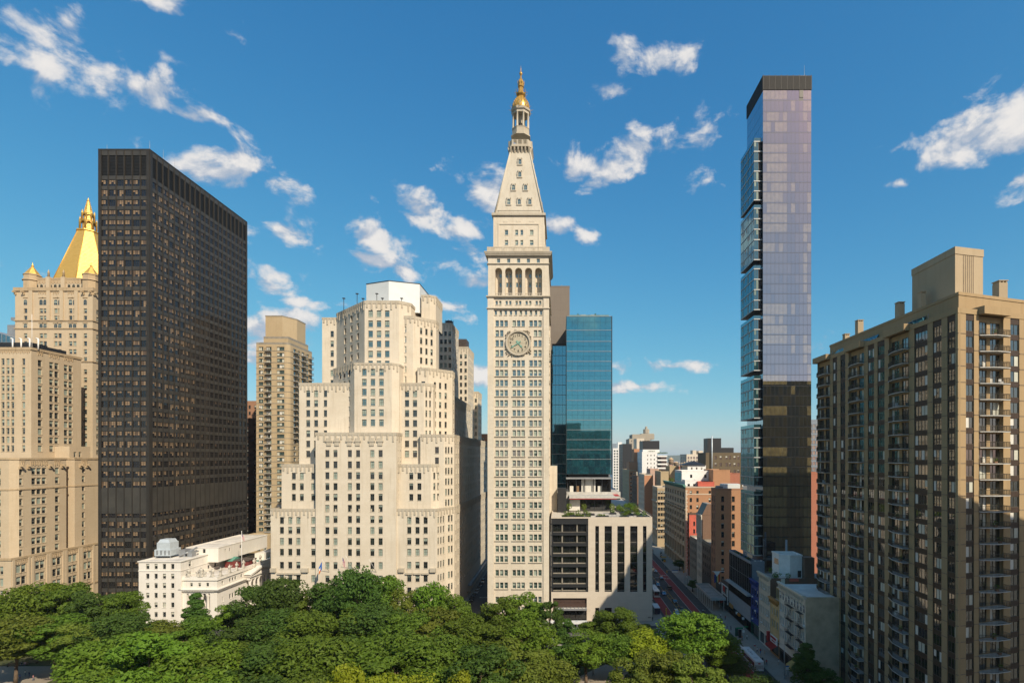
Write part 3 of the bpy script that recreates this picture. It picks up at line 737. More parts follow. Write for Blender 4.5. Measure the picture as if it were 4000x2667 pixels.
# ---------------------------------------------------------------- stepped limestone office block
M['northframe'] = plain('dark green window frame', (0.06, 0.07, 0.06), .6, var=.1)
STYLES['north'] = dict(fr=.08, nz=2, nx=2, bar=.06, mats=[M['northframe'], M['glass'], M['blindteal']], drops=[0, .5, 0, .3, .25, 0, 1.0, 0])
STYLES['northblue'] = dict(fr=.08, nz=2, nx=2, bar=.06, mats=[M['northframe'], M['glassteal'], M['blindteal']], drops=[0, .5, .2, .5, .7, 1.0, 0, .3])
def pxcols(fr_x0, Y, spans): return [(PX(a, Y) - fr_x0, PX(b, Y) - fr_x0) for a, b in spans]
def zcols(base, xs, w, k=.4464): return [(base + k * x, base + k * (x + w)) for x in xs]
def crest(mb, poly, z, m=1, sides=None, step=1.7, h=1.3):
    """fluted parapet: a coping and close-set fins rising a little above it"""
    n = len(poly); mb.ringbox(poly, .5, z, z + h, .15, m)
    for i in (range(n) if sides is None else sides):
        fr = Frame(poly[i], poly[(i + 1) % n]); k = max(1, int(fr.len / step))
        for j in range(k):
            u = (j + .5) * fr.len / k
            mb.fbox(fr, u - .3, u + .3, -.08, .24, z - 1.5 - (j % 2) * .9, z + h - .03, m)
def north_building():
    B = Bld('stepped_office_block', 'pale limestone office block stepping back in tiers beside the clock tower', 'building', (-75, 260, 0)); r = B.root
    st = dict(rec=.32, sill=.12)
    Z = lambda y, Y=202: PZ(y, Y)
    z2 = lambda q: 1650 + .4464 * q; z1 = lambda q: 1050 + .4464 * q
    rowsA = [(Z(z2(q) + 26.5), Z(z2(q))) for q in (825, 912, 1008, 1103, 1217, 1333, 1440, 1545)]
    rowsC = [(Z(z2(q) + 27), Z(z2(q))) for q in (240, 338, 433, 528, 622, 718, 815, 912, 1008, 1103, 1217, 1333, 1440, 1545)]
    zt1 = Z(1995)
    base = [(-108.9, 202), (-46.6, 202), (-44.3, 207), (-41.6, 210.5), (-41.6, 335), (-108.9, 335)]
    # base tier
    cl = [(a - 0, b) for a, b in pxcols(-108.9, 202, zcols(940, (342, 415, 486, 617), 36))]
    cr = pxcols(-108.9, 202, zcols(940, (1331, 1457, 1529, 1600), 36))
    B.wall(base[0], (-91.8, 202), 0, zt1, cl, rowsA, style='north', **st)
    B.wall((-61.6, 202), base[1], 0, zt1, [(a - 47.3, b - 47.3) for a, b in cr], rowsA, style='north', **st)
    B.wall(base[1], base[2], 0, zt1, [(.6, 1.5), (2.2, 3.1), (3.8, 4.7)], rowsA, style='north', **st)
    B.wall(base[2], base[3], 0, zt1, [(1.2, 2.1), (2.7, 3.5)], rowsA, style='north', **st)
    B.wall(base[3], base[4], 0, zt1, cols_even(26, 124.5, 1.6, 2, 4), rowsA[:7], style='north', **st)
    B.wall(base[4], base[5], 0, zt1); B.wall(base[5], base[0], 0, zt1, cols_even(24, 133, 1.6), rowsA[:7], style='north', **st)
    B.mb.face([(x, y, zt1) for x, y in base], 2)
    crest(B.mb, base, zt1, 1, (0, 1, 2, 3), 1.45, .9)
    wl = B.mb
    for zz in (Z(z2(1268)) - 1.6,):                       # string of low relief blocks above the street floors
        for a, b in ((1058, 1080), (1180, 1206), (1558, 1580), (1680, 1704)): wl.box(PX(a, 202), PX(b, 202), 201.2, 202, zz, zz + 1.5, 1)
        for a, b in ((1084, 1112), (1116, 1146), (1150, 1178), (1584, 1612), (1616, 1644), (1648, 1676)): wl.box(PX(a, 202), PX(b, 202), 201.5, 202, zz - .9, zz - .3, 1)
    # centre block
    c = [(-91.8, 201.4), (-61.6, 201.4), (-61.6, 216), (-91.8, 216)]; zc = Z(1700)
    B.wall(c[0], c[1], 0, zc, pxcols(-91.8, 201.4, zcols(940, (740, 811, 937, 1009, 1134, 1206), 36)), rowsC, style='north', **st)
    B.wall(c[1], c[2], 0, zc, [(2.0, 2.9), (5, 6.2)], rowsC[:6], style='north', **st); B.wall(c[3], c[0], 0, zc)
    B.mb.face([(x, y, zc) for x, y in c], 2); crest(wl, c, zc, 1, (0, 1, 3), 2.1, 1.1)
    for q in (775, 845, 955, 1027, 1150, 1224):            # carved panels with streaks above the top windows
        u = 940 + .4464 * q; a = PX(u - 10, 201.4); wl.box(a, a + 1.7, 201.1, 201.4, Z(1741), Z(1710), 1); wl.box(a - .4, a + 2.1, 200.95, 201.4, Z(1726), Z(1719), 1)
    # second tier
    Y = 204.0; zt = PZ(1822, Y); t2 = [(PX(1100, Y), Y), (PX(1683, Y), Y), (-45.6, 208.6), (-45.6, 330), (PX(1100, Y), 330)]; R2 = [(PZ(z2(q) + 26, Y), PZ(z2(q), Y)) for q in (438, 530, 624, 718)]
    cs = pxcols(t2[0][0], Y, zcols(940, (447, 517, 617), 35)) + pxcols(t2[0][0], Y, zcols(940, (1331, 1475, 1546), 35))
    B.ring(t2, zt1, zt, {0: (cs, R2, 'north'), 1: ([(1.2, 2.1), (3, 3.9)], R2, 'north'), 2: (cols_even(20, 121, 1.5), R2, 'north')}, 2, **st); crest(wl, t2, zt, 1, (0, 1, 2), 1.6, 1.0)
    # south pier tier
    s1 = [(-54, 207), (-45.0, 207), (-41.8, 211), (-41.8, 282), (-54, 282)]; zs = PZ(1706, 209); R3 = [(zs - 3.9 - i * 4.05 - 2.5, zs - 3.9 - i * 4.05) for i in range(7)]
    B.ring(s1, zt1, zs, {0: ([(5.6, 7.1)], R3, 'north'), 1: ([(.7, 1.5), (2.0, 2.8), (3.5, 4.3)], R3, 'north'), 2: (cols_even(14, 71, 1.4), R3, 'north')}, 2, **st); crest(wl, s1, zs, 1, (0, 1, 2), 1.6, 1.0)
    # fourth tier with the south shoulder
    Y = 209.0; zt4 = PZ(1505, Y); t4 = [(PX(1168.6, Y), Y), (PX(1656, Y), Y), (PX(1656, Y) + 2.9, Y + 3), (PX(1656, Y) + 2.9, 300), (PX(1168.6, Y), 300)]
    R4 = [(PZ(z1(q) + 25.5, Y), PZ(z1(q), Y)) for q in (1063, 1147, 1235, 1322, 1412, 1502, 1590, 1677, 1763)]
    cs = pxcols(t4[0][0], Y, zcols(940, (573, 642), 35)) + pxcols(t4[0][0], Y, zcols(940, (727,), 29)) + pxcols(t4[0][0], Y, zcols(940, (1352,), 27)) + pxcols(t4[0][0], Y, zcols(940, (1437, 1507), 37))
    B.ring(t4, zt, zt4, {0: (cs, R4, 'north'), 1: ([(.7, 1.4), (2.4, 3.1)], R4, 'north'), 2: (cols_even(16, 88, 1.5), R4, 'north')}, 2, **st); crest(wl, t4, zt4, 1, (0, 1, 2), 1.5, 1.0)
    s4 = [(-56.7, 213), (-52.5, 213), (-44.5, 221), (-44.5, 226), (-56.7, 226)]; zs4 = PZ(1449, 215); R5 = [(zs4 - 4.4 - i * 3.9 - 2.4, zs4 - 4.4 - i * 3.9) for i in range(9)]
    B.ring(s4, zt, zs4, {0: ([(1.5, 3.0)], R5, 'north'), 1: ([(2.6, 3.6), (5.0, 6.0), (7.6, 8.6)], R5, 'north'), 2: (cols_even(1, 5, 1.3), R5, 'north')}, 2, **st); crest(wl, s4, zs4, 1, (0, 1, 2), 1.5, 1.0)
    # fifth tier: a prow with an angled left side
    p5 = [(-78.9, 205.6), (-64.6, 205.6), (-62.4, 207.8), (-62.4, 226), (-92.9, 226), (-92.9, 219.6)]; Y = 205.6; zt5 = PZ(1425, Y)
    R6 = [(PZ(z1(q) + 26, Y), PZ(z1(q), Y)) for q in (874, 962, 1048, 1137, 1228, 1316, 1408)]
    L = 14 * math.sqrt(2)
    B.ring(p5, zc, zt5, {0: (pxcols(-78.9, Y, zcols(940, (1062, 1137, 1212), 40)), R6, 'northblue'), 5: ([(L * .30, L * .30 + 1.85), (L * .50, L * .5 + 1.85), (L * .72, L * .72 + 1.85)], R6, 'north')}, 2, **st); crest(wl, p5, zt5, 1, (0, 1, 5), 1.5, .8)
    # top tiers
    p6 = [(-77.3, 212), (-63.8, 212), (-60, 215.8), (-60, 250), (-96.2, 250), (-96.2, 230.9)]; Y = 212.0; zt6 = PZ(1186, Y); L = 18.9 * math.sqrt(2)
    R7 = [(PZ(z1(q) + 25.5, Y), PZ(z1(q), Y)) for q in (364, 452, 541, 628, 716, 803)]
    B.ring(p6, zt4, zt6, {0: (pxcols(-77.3, Y, zcols(940, (1117, 1190, 1262), 40)), R7, 'northblue'), 5: ([(L * a, L * a + 1.9) for a in (.29, .52, .74)], R7, 'north')}, 2, **st); crest(wl, p6, zt6, 1, (0, 1, 5), 1.9, 1.2)
    p7 = [(-64.2, 213.6), (-58.7, 213.6), (-51.2, 221.1), (-51.2, 226), (-64.2, 226)]; zt7 = PZ(1246, 214); R8 = [(zt7 - 3.0 - i * 3.95 - 2.5, zt7 - 3.0 - i * 3.95) for i in range(7)]
    B.ring(p7, zt4, zt7, {0: ([(1.6, 2.9)], R8, 'northblue'), 1: ([(3.2, 4.2), (5.6, 6.6), (8.0, 9.0)], R8, 'north'), }, 2, **st); crest(wl, p7, zt7, 1, (0, 1, 2), 1.5, 1.2)
    p8 = [(-102.5, 231), (-96.3, 231), (-96.3, 250), (-102.5, 250)]; zt8 = PZ(1247, 231); R9 = [(zt8 - 5 - i * 4.2 - 2.6, zt8 - 5 - i * 4.2) for i in range(7)]
    B.ring(p8, zt4, zt8, {0: ([(3.6, 5.0)], R9, 'north'), 3: (cols_even(3, 19, 1.4), R9, 'north')}, 2, **st); crest(wl, p8, zt8, 1, (0, 3), 1.5, .8)
    p9 = [(-57.5, 222), (-54, 222), (-52, 224), (-52, 236), (-57.5, 236)]; B.ring(p9, zt7 - 1, PZ(1165, 224), {}, 2); crest(wl, p9, PZ(1165, 224), 1, (0, 1, 2), 1.2, .8)
    # south-east stacks down to the side street
    for (a, b, y0, y1_, zz, n) in ((-66, -54.3, 268, 286, PZ(1269, 268), 3), (-66, -51.7, 300, 320, PZ(1361, 300), 4), (-64, -49.1, 320, 334, PZ(1535, 320), 3), (-54, -45.4, 222.5, 256, PZ(1576, 235), 6), (-62, -42.6, 282, 320, PZ(1727, 290), 7)):
        q = [(a, y0), (b, y0), (b, y1_), (a, y1_)]; RR = [(zz - 3.2 - i * 3.95 - 2.3, zz - 3.2 - i * 3.95) for i in range(int(min(zz - 42, 80) / 3.95))]
        B.ring(q, 40, zz, {0: ([((b - a) * e, (b - a) * e + 1.3) for e in (.3, .5, .68, .86)], RR, 'north'), 1: (cols_even(n, y1_ - y0, 1.5), RR, 'north')}, 2, **st); crest(wl, q, zz, 1, (0, 1), 1.4, 1.0)
    wl.build('wall', [M['lime2'], M['lime_dirty'], M['roofw']], r)
    # white plant screen, floodlight masts and tanks on the roof
    s = MB(); poly = [(-80.3, 222.2), (-69.7, 218), (-58.2, 222), (-58.2, 240), (-80.3, 240)]; zt = PZ(1098, 218)
    s.prism(poly, zt6 - 1, zt, 0); s.ringbox(poly, .4, zt, zt + .3, .1, 1)
    s.build('plant_screen', [M['screen'], M['black']], r)
    for px_, y0, Y in ((1343, 1167, 224), (1395, 1149, 222), (1418, 1168, 222), (1472, 1149, 216), (1494, 1167, 216), (1569, 1167, 216)):
        m = MB(); x = PX(px_, Y); m.tube((x, Y, zt6 - 1), (x, Y, PZ(y0, Y)), .12, .12, 6); m.box(x - .5, x + .5, Y - .4, Y + .4, PZ(y0, Y), PZ(y0 - 3, Y)); m.build('floodlight', M['dark'], r)
    t = MB(); t.lathe([(1.9, PZ(1292, 275)), (1.9, PZ(1256, 275)), (1.6, PZ(1254, 275))], 12, -57, 275); 
    for i in range(8):
        a = i * math.pi / 4; t.tube((-57 + 2.1 * math.cos(a), 275 + 2.1 * math.sin(a), PZ(1292, 275)), (-57 + 2.1 * math.cos(a), 275 + 2.1 * math.sin(a), PZ(1252, 275)), .1, .1, 4)
    t.build('water_tank', M['dark'], r)
    t = MB(); t.box(-60.6, -53.2, 304, 312, PZ(1372, 304), PZ(1325, 304))
    for i in range(12): t.box(-60.6 + i * .64, -60.4 + i * .64, 303.8, 304, PZ(1372, 304), PZ(1322, 304))
    t.build('cooling_plant', M['darkbrown'], r)
M['screen'] = plain('white metal screen', (0.60, 0.63, 0.63), .55, var=.06, scale=.4)
M['darkbrown'] = plain('dark brown metal', (0.07, 0.05, 0.04), .6, var=.3)
north_building()

# ---------------------------------------------------------------- dark bronze curtain-wall tower
M['bronze'] = plain('bronze curtain wall', (0.034, 0.029, 0.023), .5, .2, .25, .3)
M['spandrel'] = plain('brown grey spandrel panel', (0.052, 0.047, 0.039), .5, .1, .35, .22)
M['louvre'] = plain('dark louvre', (0.014, 0.013, 0.012), .6, var=.2)
M['bglass'] = glass('bronze glass', (0.012, 0.011, 0.012), .07, tint=(.8, .8, .85))
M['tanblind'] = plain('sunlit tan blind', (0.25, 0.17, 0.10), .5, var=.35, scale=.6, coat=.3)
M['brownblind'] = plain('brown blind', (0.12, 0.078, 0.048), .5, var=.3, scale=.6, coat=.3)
M['oliveblind'] = plain('olive blind', (0.25, 0.23, 0.10), .5, var=.3, scale=.6, coat=.3)
STYLES['bronze'] = dict(fr=.06, nx=3, zs=[.34, .67], bar=.09, nv=12, mode='panes', pb=.75, lows=[0, .34, .34, .34, .67], mats=[M['bronze'], M['bglass'], M['tanblind'], M['tanblind'], M['brownblind']])
STYLES['bronzedk'] = dict(fr=.06, nx=3, zs=[.34, .67], bar=.09, nv=6, mode='panes', pb=.07, lows=[.5], mats=[M['bronze'], M['bglassb'] if 'bglassb' in M else M['bglass'], M['brownblind']])
def dark_tower():
    Y = 209.0; x0, x1 = PX(385, Y), PX(585, Y); y1 = 273.8; zt = PZ(587, Y)
    B = Bld('dark_office_tower', 'dark bronze slab office tower with gridded windows', 'building', ((x0 + x1) / 2, 240, 0)); r = B.root
    W, D = x1 - x0, y1 - Y; bw = (W - 1.2) / 6; ns = 20; bd = (D - 1.2) / ns
    P = 39.25 * Y / F; z_first = PZ(702, Y)
    rows = []; k = 0
    while True:
        zt_ = z_first - k * P
        if zt_ < 6: break
        if not (PZ(2008, Y) < zt_ - 1.2 < PZ(1905, Y)) : rows.append((zt_ - 2.45, zt_))
        k += 1
    cf = [(.6 + i * bw + .2, .6 + (i + 1) * bw - .2) for i in range(6)]; cs = [(.6 + i * bd + .2, .6 + (i + 1) * bd - .2) for i in range(ns)]
    p = [(x0, Y), (x1, Y), (x1, y1), (x0, y1)]
    zl0, zl1 = PZ(688, Y), PZ(607, Y)
    B.wall(p[0], p[1], 0, zl0, cf, rows, rec=.18, style='bronze', m=1, mr=0)
    # south side: lit blinds near the corner, unlit panes beyond, put into the colours
    k = 8; usplit = .6 + k * bd
    mid = (p[1][0], Y + usplit)
    B.wall(p[1], mid, 0, zl0, [c for c in cs if c[1] < usplit], rows, rec=.18, style='bronze', m=1, mr=0)
    B.wall(mid, p[2], 0, zl0, [(a - usplit, b - usplit) for a, b in cs if a > usplit], rows, rec=.18, style='bronzedk', m=1, mr=0)
    B.wall(p[2], p[3], 0, zl0, m=1); B.wall(p[3], p[0], 0, zl0, m=1)
    B.wall(p[0], p[1], zl0, zt - .02, cf, [(zl0 + .1, zl1)], rec=.4, m=1, mr=0); B.wall(p[1], p[2], zl0, zt - .02, cs, [(zl0 + .1, zl1)], rec=.4, m=1, mr=0)
    B.wall(p[2], p[3], zl0, zt - .02, m=1); B.wall(p[3], p[0], zl0, zt - .02, m=1)
    B.mb.face([(x, y, zt - .03) for x, y in p], 1); B.parapet(p, zt - .02, .5, .5, 0, None, .12)
    B.mb.box(x0 + 4, x1 - 4, Y + 20, y1 - 10, zt, zt + 1.0, 0)
    B.mb.build('wall', [M['bronze'], M['spandrel']], r)
    f, s = Frame(p[0], p[1]), Frame(p[1], p[2])
    for fr, n, b, base in ((f, 6, bw, .6), (s, ns, bd, .6)):
        for i in range(n + 1):                             # vertical fins between bays
            m = MB(); u = base + i * b; e = .6 if i in (0, n) else .13
            u0 = max(u - e, .003) if i else .003; u1 = min(u + e, fr.len - .003) if i < n else fr.len - .003
            m.fbox(fr, u0 if i else 0.003, u1, -.02, .22, 0, zt - .05); m.build('mullion', M['bronze'], r)
        for i in range(n):                                 # louvre panels of the plant floor at the top
            m = MB(); u = base + i * b + .2; zz = zl0 + .1; q = 14; st_ = (zl1 - zl0 - .1) / q
            m.face([fr.pt(u, -.38, zz), fr.pt(u + b - .4, -.38, zz), fr.pt(u + b - .4, -.38, zl1), fr.pt(u, -.38, zl1)])
            for j in range(q): m.fbox(fr, u, u + b - .4, -.37, -.2, zz + j * st_ + .08, zz + j * st_ + .3)
            m.build('louvre', M['louvre'], r)
            m = MB(); za, zb = PZ(2005, Y), PZ(1907, Y)   # blank panels of the middle plant floor
            m.fbox(fr, u + .02, u + b - .42, 0, .10, za, zb)
            m.build('blank_panel', M['spandrel'], r)
    for px_, y0, Yq in ((418, 565, 214), (585, 550, 211), (638, 585, 224), (683, 617, 232)):
        m = MB(); x = PX(px_, Yq); m.tube((x, Yq, zt - .5), (x, Yq, PZ(y0, Yq)), .09, .04, 5); m.build('antenna', M['steel'], r)
dark_tower()

# ---------------------------------------------------------------- insurance building with the gilded pyramid
M['nyframe'] = plain('pale green window frame', (0.30, 0.31, 0.26), .6, var=.1)
STYLES['nyl'] = dict(fr=.08, nz=2, bar=.07, mats=[M['nyframe'], M['glass'], M['blindteal']], drops=[0, .5, .5, 1.0, .35, .6, .5, .2])
STYLES['nylarch'] = dict(arch=True, bar=.07, mats=[M['nyframe'], M['glass'], M['blindteal']])
def gilded_building():
    B = Bld('gilded_pyramid_building', 'buff stone skyscraper with golden pyramid roof at the left edge', 'building', (-232, 262, 0)); r = B.root
    st = dict(rec=.35, sill=.12); wl = B.mb; w0 = 1.35
    def gargoyle_course(fr, us, z, m=1):
        for u in us: wl.fbox(fr, u - .3, u + .3, -.1, 1.6, z, z + .7, m); wl.fbox(fr, u - .45, u + .45, -.1, .5, z - .9, z, m)
    def tracery(fr, u0, u1, z0, z1):
        wl.fbox(fr, u0, u1, -.05, .16, z1 - .45, z1, 1); n = max(2, int((u1 - u0) / .7))
        for i in range(n): u = u0 + (i + .5) * (u1 - u0) / n; wl.fbox(fr, u - .13, u + .13, -.05, .22, z0 + (i % 2) * .35, z1, 1)
    # base
    xs = -202.0; b = [(-265, 197.6), (xs, 197.6), (xs, 326), (-265, 326)]; zb = PZ(2188, 197.6)
    cs = []
    for a in (63, 82, 138, 156, 205, 221, 267, 283, 327, 341): y = PY(a, xs) - 197.6; y2 = PY(a + 11.5, xs) - 197.6; cs.append((y, y + 1.9))
    rb = [(zb - 2.2 - i * 4.4 - 3.0, zb - 2.2 - i * 4.4) for i in range(5)]
    B.ring(b, 0, zb, {0: (cols_even(14, 63, 1.4), rb, 'nyl'), 1: (cs + [(a, a + 1.4) for a in range(42, 125, 4)], rb, 'nyl')}, 2, **st)
    fs = Frame(b[1], b[2]); ff = Frame(b[0], b[1]); wl.ringbox(b, .5, zb, zb + .8, .3, 1)
    wl.fbox(fs, 0, fs.len, -.1, .3, zb - 16.4, zb - 15.8, 1)
    for i in range(0, 10, 2): tracery(fs, cs[i][0] - .5, cs[i + 1][1] + .5, zb - 2.0, zb - .2); wl.fbox(fs, cs[i][0] - 1.6, cs[i][0] - .7, 0, .35, 0, zb, 0); wl.fbox(fs, cs[i+1][1] + .6, cs[i+1][1] + 1.4, 0, .35, 0, zb, 0)
    # second tier, with a recessed court on the side
    x2 = -204.2; Y2 = 200.5; z2 = PZ(1795, 205); poly = [(-263, Y2), (x2 - 1.6, Y2), (x2, Y2 + 2.2), (x2, PY(259, x2)), (x2 - 3.5, PY(259, x2) + .1), (x2 - 3.5, PY(291, x2)), (x2, PY(291, x2) + .1), (x2, 320), (-263, 320)]
    r2 = [(z2 - 3.2 - i * 3.85 - 2.55, z2 - 3.2 - i * 3.85) for i in range(9)]
    y30 = poly[2][1]; cs2 = []
    for a in (70, 123, 143.5, 164, 215): y = PY(a, x2) - y30; cs2.append((y, y + 1.75))
    y60 = poly[6][1]; cs3 = [(PY(a, x2) - y60, PY(a, x2) - y60 + 1.4) for a in (320,)] + [(a, a + 1.4) for a in range(14, 84, 5)]
    B.ring(poly, zb, z2, {0: (cols_even(13, 57, 1.3), r2, 'nyl'), 2: (cs2, r2, 'nyl'), 4: ([(1.5, 2.8)], r2, 'nyl'), 6: (cs3, r2, 'nyl')}, 2, **st)
    wl.ringbox(poly, .5, z2, z2 + .7, .25, 1); wl.ringbox(poly, .3, z2 - 11.4, z2 - 10.9, .2, 1)
    f2 = Frame(poly[2], poly[3]); f6 = Frame(poly[6], poly[7])
    tracery(f2, .6, 2.2, z2 - 2.4, z2 - .2); tracery(f2, cs2[1][0] - .6, cs2[3][1] + .6, z2 - 2.4, z2 - .2); tracery(f2, cs2[4][0] - .4, cs2[4][1] + .4, z2 - 2.4, z2 - .2); tracery(f6, 3.2, 6, z2 - 2.4, z2 - .2)
    gargoyle_course(f2, (.3, cs2[1][0] - 1.4, cs2[3][1] + 1.2, cs2[4][1] + 1.0), z2 - 2.6); gargoyle_course(f6, (2.5, 5.5), z2 - 2.6); gargoyle_course(Frame(poly[0], poly[1]), range(3, 56, 5), z2 - 2.6)
    # wing tier
    x3 = -212.7; Y3 = 216.0; z3 = PZ(1366, 216); p3 = [(-260, Y3), (x3, Y3), (x3, 238.5), (-260, 238.5)]
    r3 = [(PZ(700 + .5102 * 1372 + .5 * 0 + i * 33.8 + 25, Y3), PZ(700 + .5102 * 1372 + i * 33.8, Y3)) for i in range(12)]
    cf3 = [(PX(.5102 * a, Y3) + 260, PX(.5102 * (a + 24), Y3) + 260) for a in (10, 48, 84, 168)] + [(a, a + 1.25) for a in (4, 8, 12, 16, 20, 24, 28, 32)]
    cf3 = sorted(c for i, c in enumerate(cf3) if c[1] < 47); cf3 = [c for c in cf3 if c[0] > 33.9 or c[0] in (4, 8, 12, 16, 20, 24, 28)]
    cs4 = [(PY(.5102 * a, x3) - Y3, PY(.5102 * a, x3) - Y3 + 1.8) for a in (290, 378, 418, 490, 527)]
    B.ring(p3, z2, z3, {0: (cf3, r3, 'nyl'), 1: (cs4, r3, 'nyl')}, 2, **st); wl.ringbox(p3, .5, z3, z3 + 1.0, .3, 1)
    fw = Frame(p3[1], p3[2])
    for c in cs4: tracery(fw, c[0] - .3, c[1] + .3, z3 - 1.6, z3 - .1)
    tracery(Frame(p3[0], p3[1]), 34, 47, z3 - 1.4, z3 - .1)
    bx = MB(); bx.box(-234, x3 - 3, 219, 226, z3, z3 + 3.6); bx.box(x3 - 2.8, x3 - .6, 221, 232, z3, z3 + 2.6); bx.build('roof_plant', M['black'], r)
    for i in range(4):
        m = MB(); x = PX(.5102 * (68 + i * 66), 217); m.path([(x, 218.5, z3 + .4), (x, 218.5, z3 + 5), (x - .9, 218.5, z3 + 5.1)], .28, 6); m.build('vent_pipe', M['white'], r)
    m = MB(); x = PX(122, 216.5); m.tube((x, 216.8, z3), (x, 216.8, PZ(1225, 216)), .12, .06, 6); m.build('flagpole', M['white'], r)
    lb = [(-214, 226), (-206.5, 226), (-206.5, 236), (-214, 236)]; B.ring(lb, z2, PZ(1742, 226), {1: ([(2, 3.2), (4.4, 5.6)], [(z2 + 1, z2 + 3.2)], 'nyl')}, 2, **st)
    # tower
    Yt = 250.0; xa, xb = PX(59, Yt), PX(362, Yt); pt = [(xa, Yt), (xb, Yt), (xb, Yt + 33), (xa, Yt + 33)]; z4 = PZ(1137, Yt)
    cx_, cy_ = (xa + xb) / 2, Yt + 14
    fx = [(PX(.5102 * a, Yt) - xa, PX(.5102 * (a + 26), Yt) - xa) for a in (182, 302, 332, 414, 445, 527, 559, 640)]
    ry = (975, 1040, 1098, 1168, 1240, 1285, 1345)
    rt = [(PZ(700 + .5102 * (q + 34), Yt), PZ(700 + .5102 * q, Yt)) for q in (990, 1045, 1180, 1240, 1302, 1362)] + [(PZ(1411 + 31.4 * i + 18, Yt), PZ(1411 + 31.4 * i, Yt)) for i in range(1, 12)]
    ra = [(PZ(700 + .5102 * 963, Yt), PZ(700 + .5102 * 912, Yt)), (PZ(700 + .5102 * 1148, Yt), PZ(700 + .5102 * 1105, Yt))]
    za = PZ(700 + .5102 * 1160, Yt)
    ft, fts = Frame(pt[0], pt[1]), Frame(pt[1], pt[2])
    B.ring(pt, z2, z4, {0: (fx, sorted(rt), 'nyl'), 1: ([(2, 3.3), (5, 6.3), (9, 10.3)], sorted(rt), 'nyl')}, 2, **st)
    for zz in (PZ(1254, Yt), PZ(1285, Yt), PZ(1414, Yt)): wl.ringbox(pt, .3, zz, zz + .5, .35, 1)
    for a in (240, 375, 475, 588): wl.fbox(ft, PX(.5102 * a, Yt) - xa - .8, PX(.5102 * a, Yt) - xa + .8, 0, .5, PZ(1252, Yt), z4, 0)
    for z_, zs_ in ra:                                     # arched windows of the upper floors
        for a, c in fx:
            B.win('nylarch', c - a, 2.6, ft.pt((a + c) / 2, .06, z_), ft.ang); wl.fbox(ft, a - .3, c + .3, .0, .25, zs_ + .15, zs_ + .5, 1)
    wl.ringbox(pt, .8, z4, z4 + 1.6, .5, 1)
    for i in range(3): tracery(ft, fx[1 + 2 * i][0] - .6, fx[2 + 2 * i][1] + .6, z4 - 1.5, z4)
    gargoyle_course(ft, (.3, 4.2, 32, 35.5), z4 - .9); gargoyle_course(fts, (.5, 4.2), z4 - .9)
    # arcaded crown storey with corner turrets
    Yc = 253.0; pc = [(xa + 3, Yc), (xb - 3, Yc), (xb - 3, Yc + 27), (xa + 3, Yc + 27)]; z5 = PZ(1090, Yc); fc = Frame(pc[0], pc[1]); fcs = Frame(pc[1], pc[2])
    n = 11; cc = [(3.6 + i * (fc.len - 7.2 - 1.3) / (n - 1), 3.6 + i * (fc.len - 7.2 - 1.3) / (n - 1) + 1.3) for i in range(n)]
    B.ring(pc, z4, z5, {}, 2)
    for a, c in cc: B.win('nylarch', c - a, 3.4, fc.pt((a + c) / 2, .05, z4 + .8), fc.ang, 0)
    tracery(fc, 3, fc.len - 3, z5 - 2.2, z5); wl.ringbox(pc, .4, z5, z5 + .5, .25, 1)
    for a in (377, 492): u = PX(.5102 * a, Yc) - pc[0][0]; wl.fbox(fc, u - .9, u + .9, -.2, .9, z4, z5 + .8, 0); wl.lathe([(.6, z5 + .8), (.35, z5 + 2.4), (.55, z5 + 2.6), (.05, z5 + 4.4)], 6, fc.pt(u, .3, 0)[0], fc.pt(u, .3, 0)[1], 1)
    wl.build('wall', [M['buff'], M['buff_dirty'], M['roof']], r)
    for tx, ty in ((pc[0][0] + 1.2, Yc + 1.0), (pc[1][0] - 1.2, Yc + 1.0), (pc[1][0] - 1.2, Yc + 26), (pc[0][0] + 1.2, Yc + 26)):
        m = MB(); m.lathe([(3.4, z4), (3.4, z5 - 1.0), (3.9, z5 - .8), (3.6, z5 - .4), (3.3, z5 - .3), (3.3, z5 + 1.6), (3.6, z5 + 1.8), (3.2, z5 + 2.2)], 8, tx, ty, 0, R(22.5), False)
        tr = m.build('turret', M['buff_dirty'], r)
        m = MB(); m.lathe([(3.1, z5 + 2.2), (.5, z5 + 6.0), (.6, z5 + 6.4), (.3, z5 + 7), (.05, z5 + 8.2)], 8, tx, ty, 0, R(22.5), False); m.build('turret_roof', M['gold'], tr)
    # gilded octagonal pyramid and lantern
    g = MB(); zp0, zp1 = PZ(1086, 253), PZ(897, 264); cx_, cy_ = PX(345, 268), 268.0; k = 1 / math.cos(R(22.5))
    g.lathe([(13.4 * k, zp0 - 1), (13.0 * k, zp0), (4.0 * k, zp1)], 8, cx_, cy_, 0, R(22.5), False)
    for i in range(8):
        a = R(22.5) + i * math.pi / 4; g.tube((cx_ + 13.0 * k * math.cos(a), cy_ + 13.0 * k * math.sin(a), zp0), (cx_ + 4.0 * k * math.cos(a), cy_ + 4.0 * k * math.sin(a), zp1), .22, .16, 5)
    g.build('pyramid_roof', M['gold'], r)
    z = lambda py: PZ(py, 266.0)
    l = MB(); l.lathe([(4.0 * k, zp1 - .3), (4.5 * k, zp1), (4.5 * k, zp1 + .5), (4.1 * k, zp1 + .7), (3.6, zp1 + .8)], 8, cx_, cy_, 0, R(22.5), False)
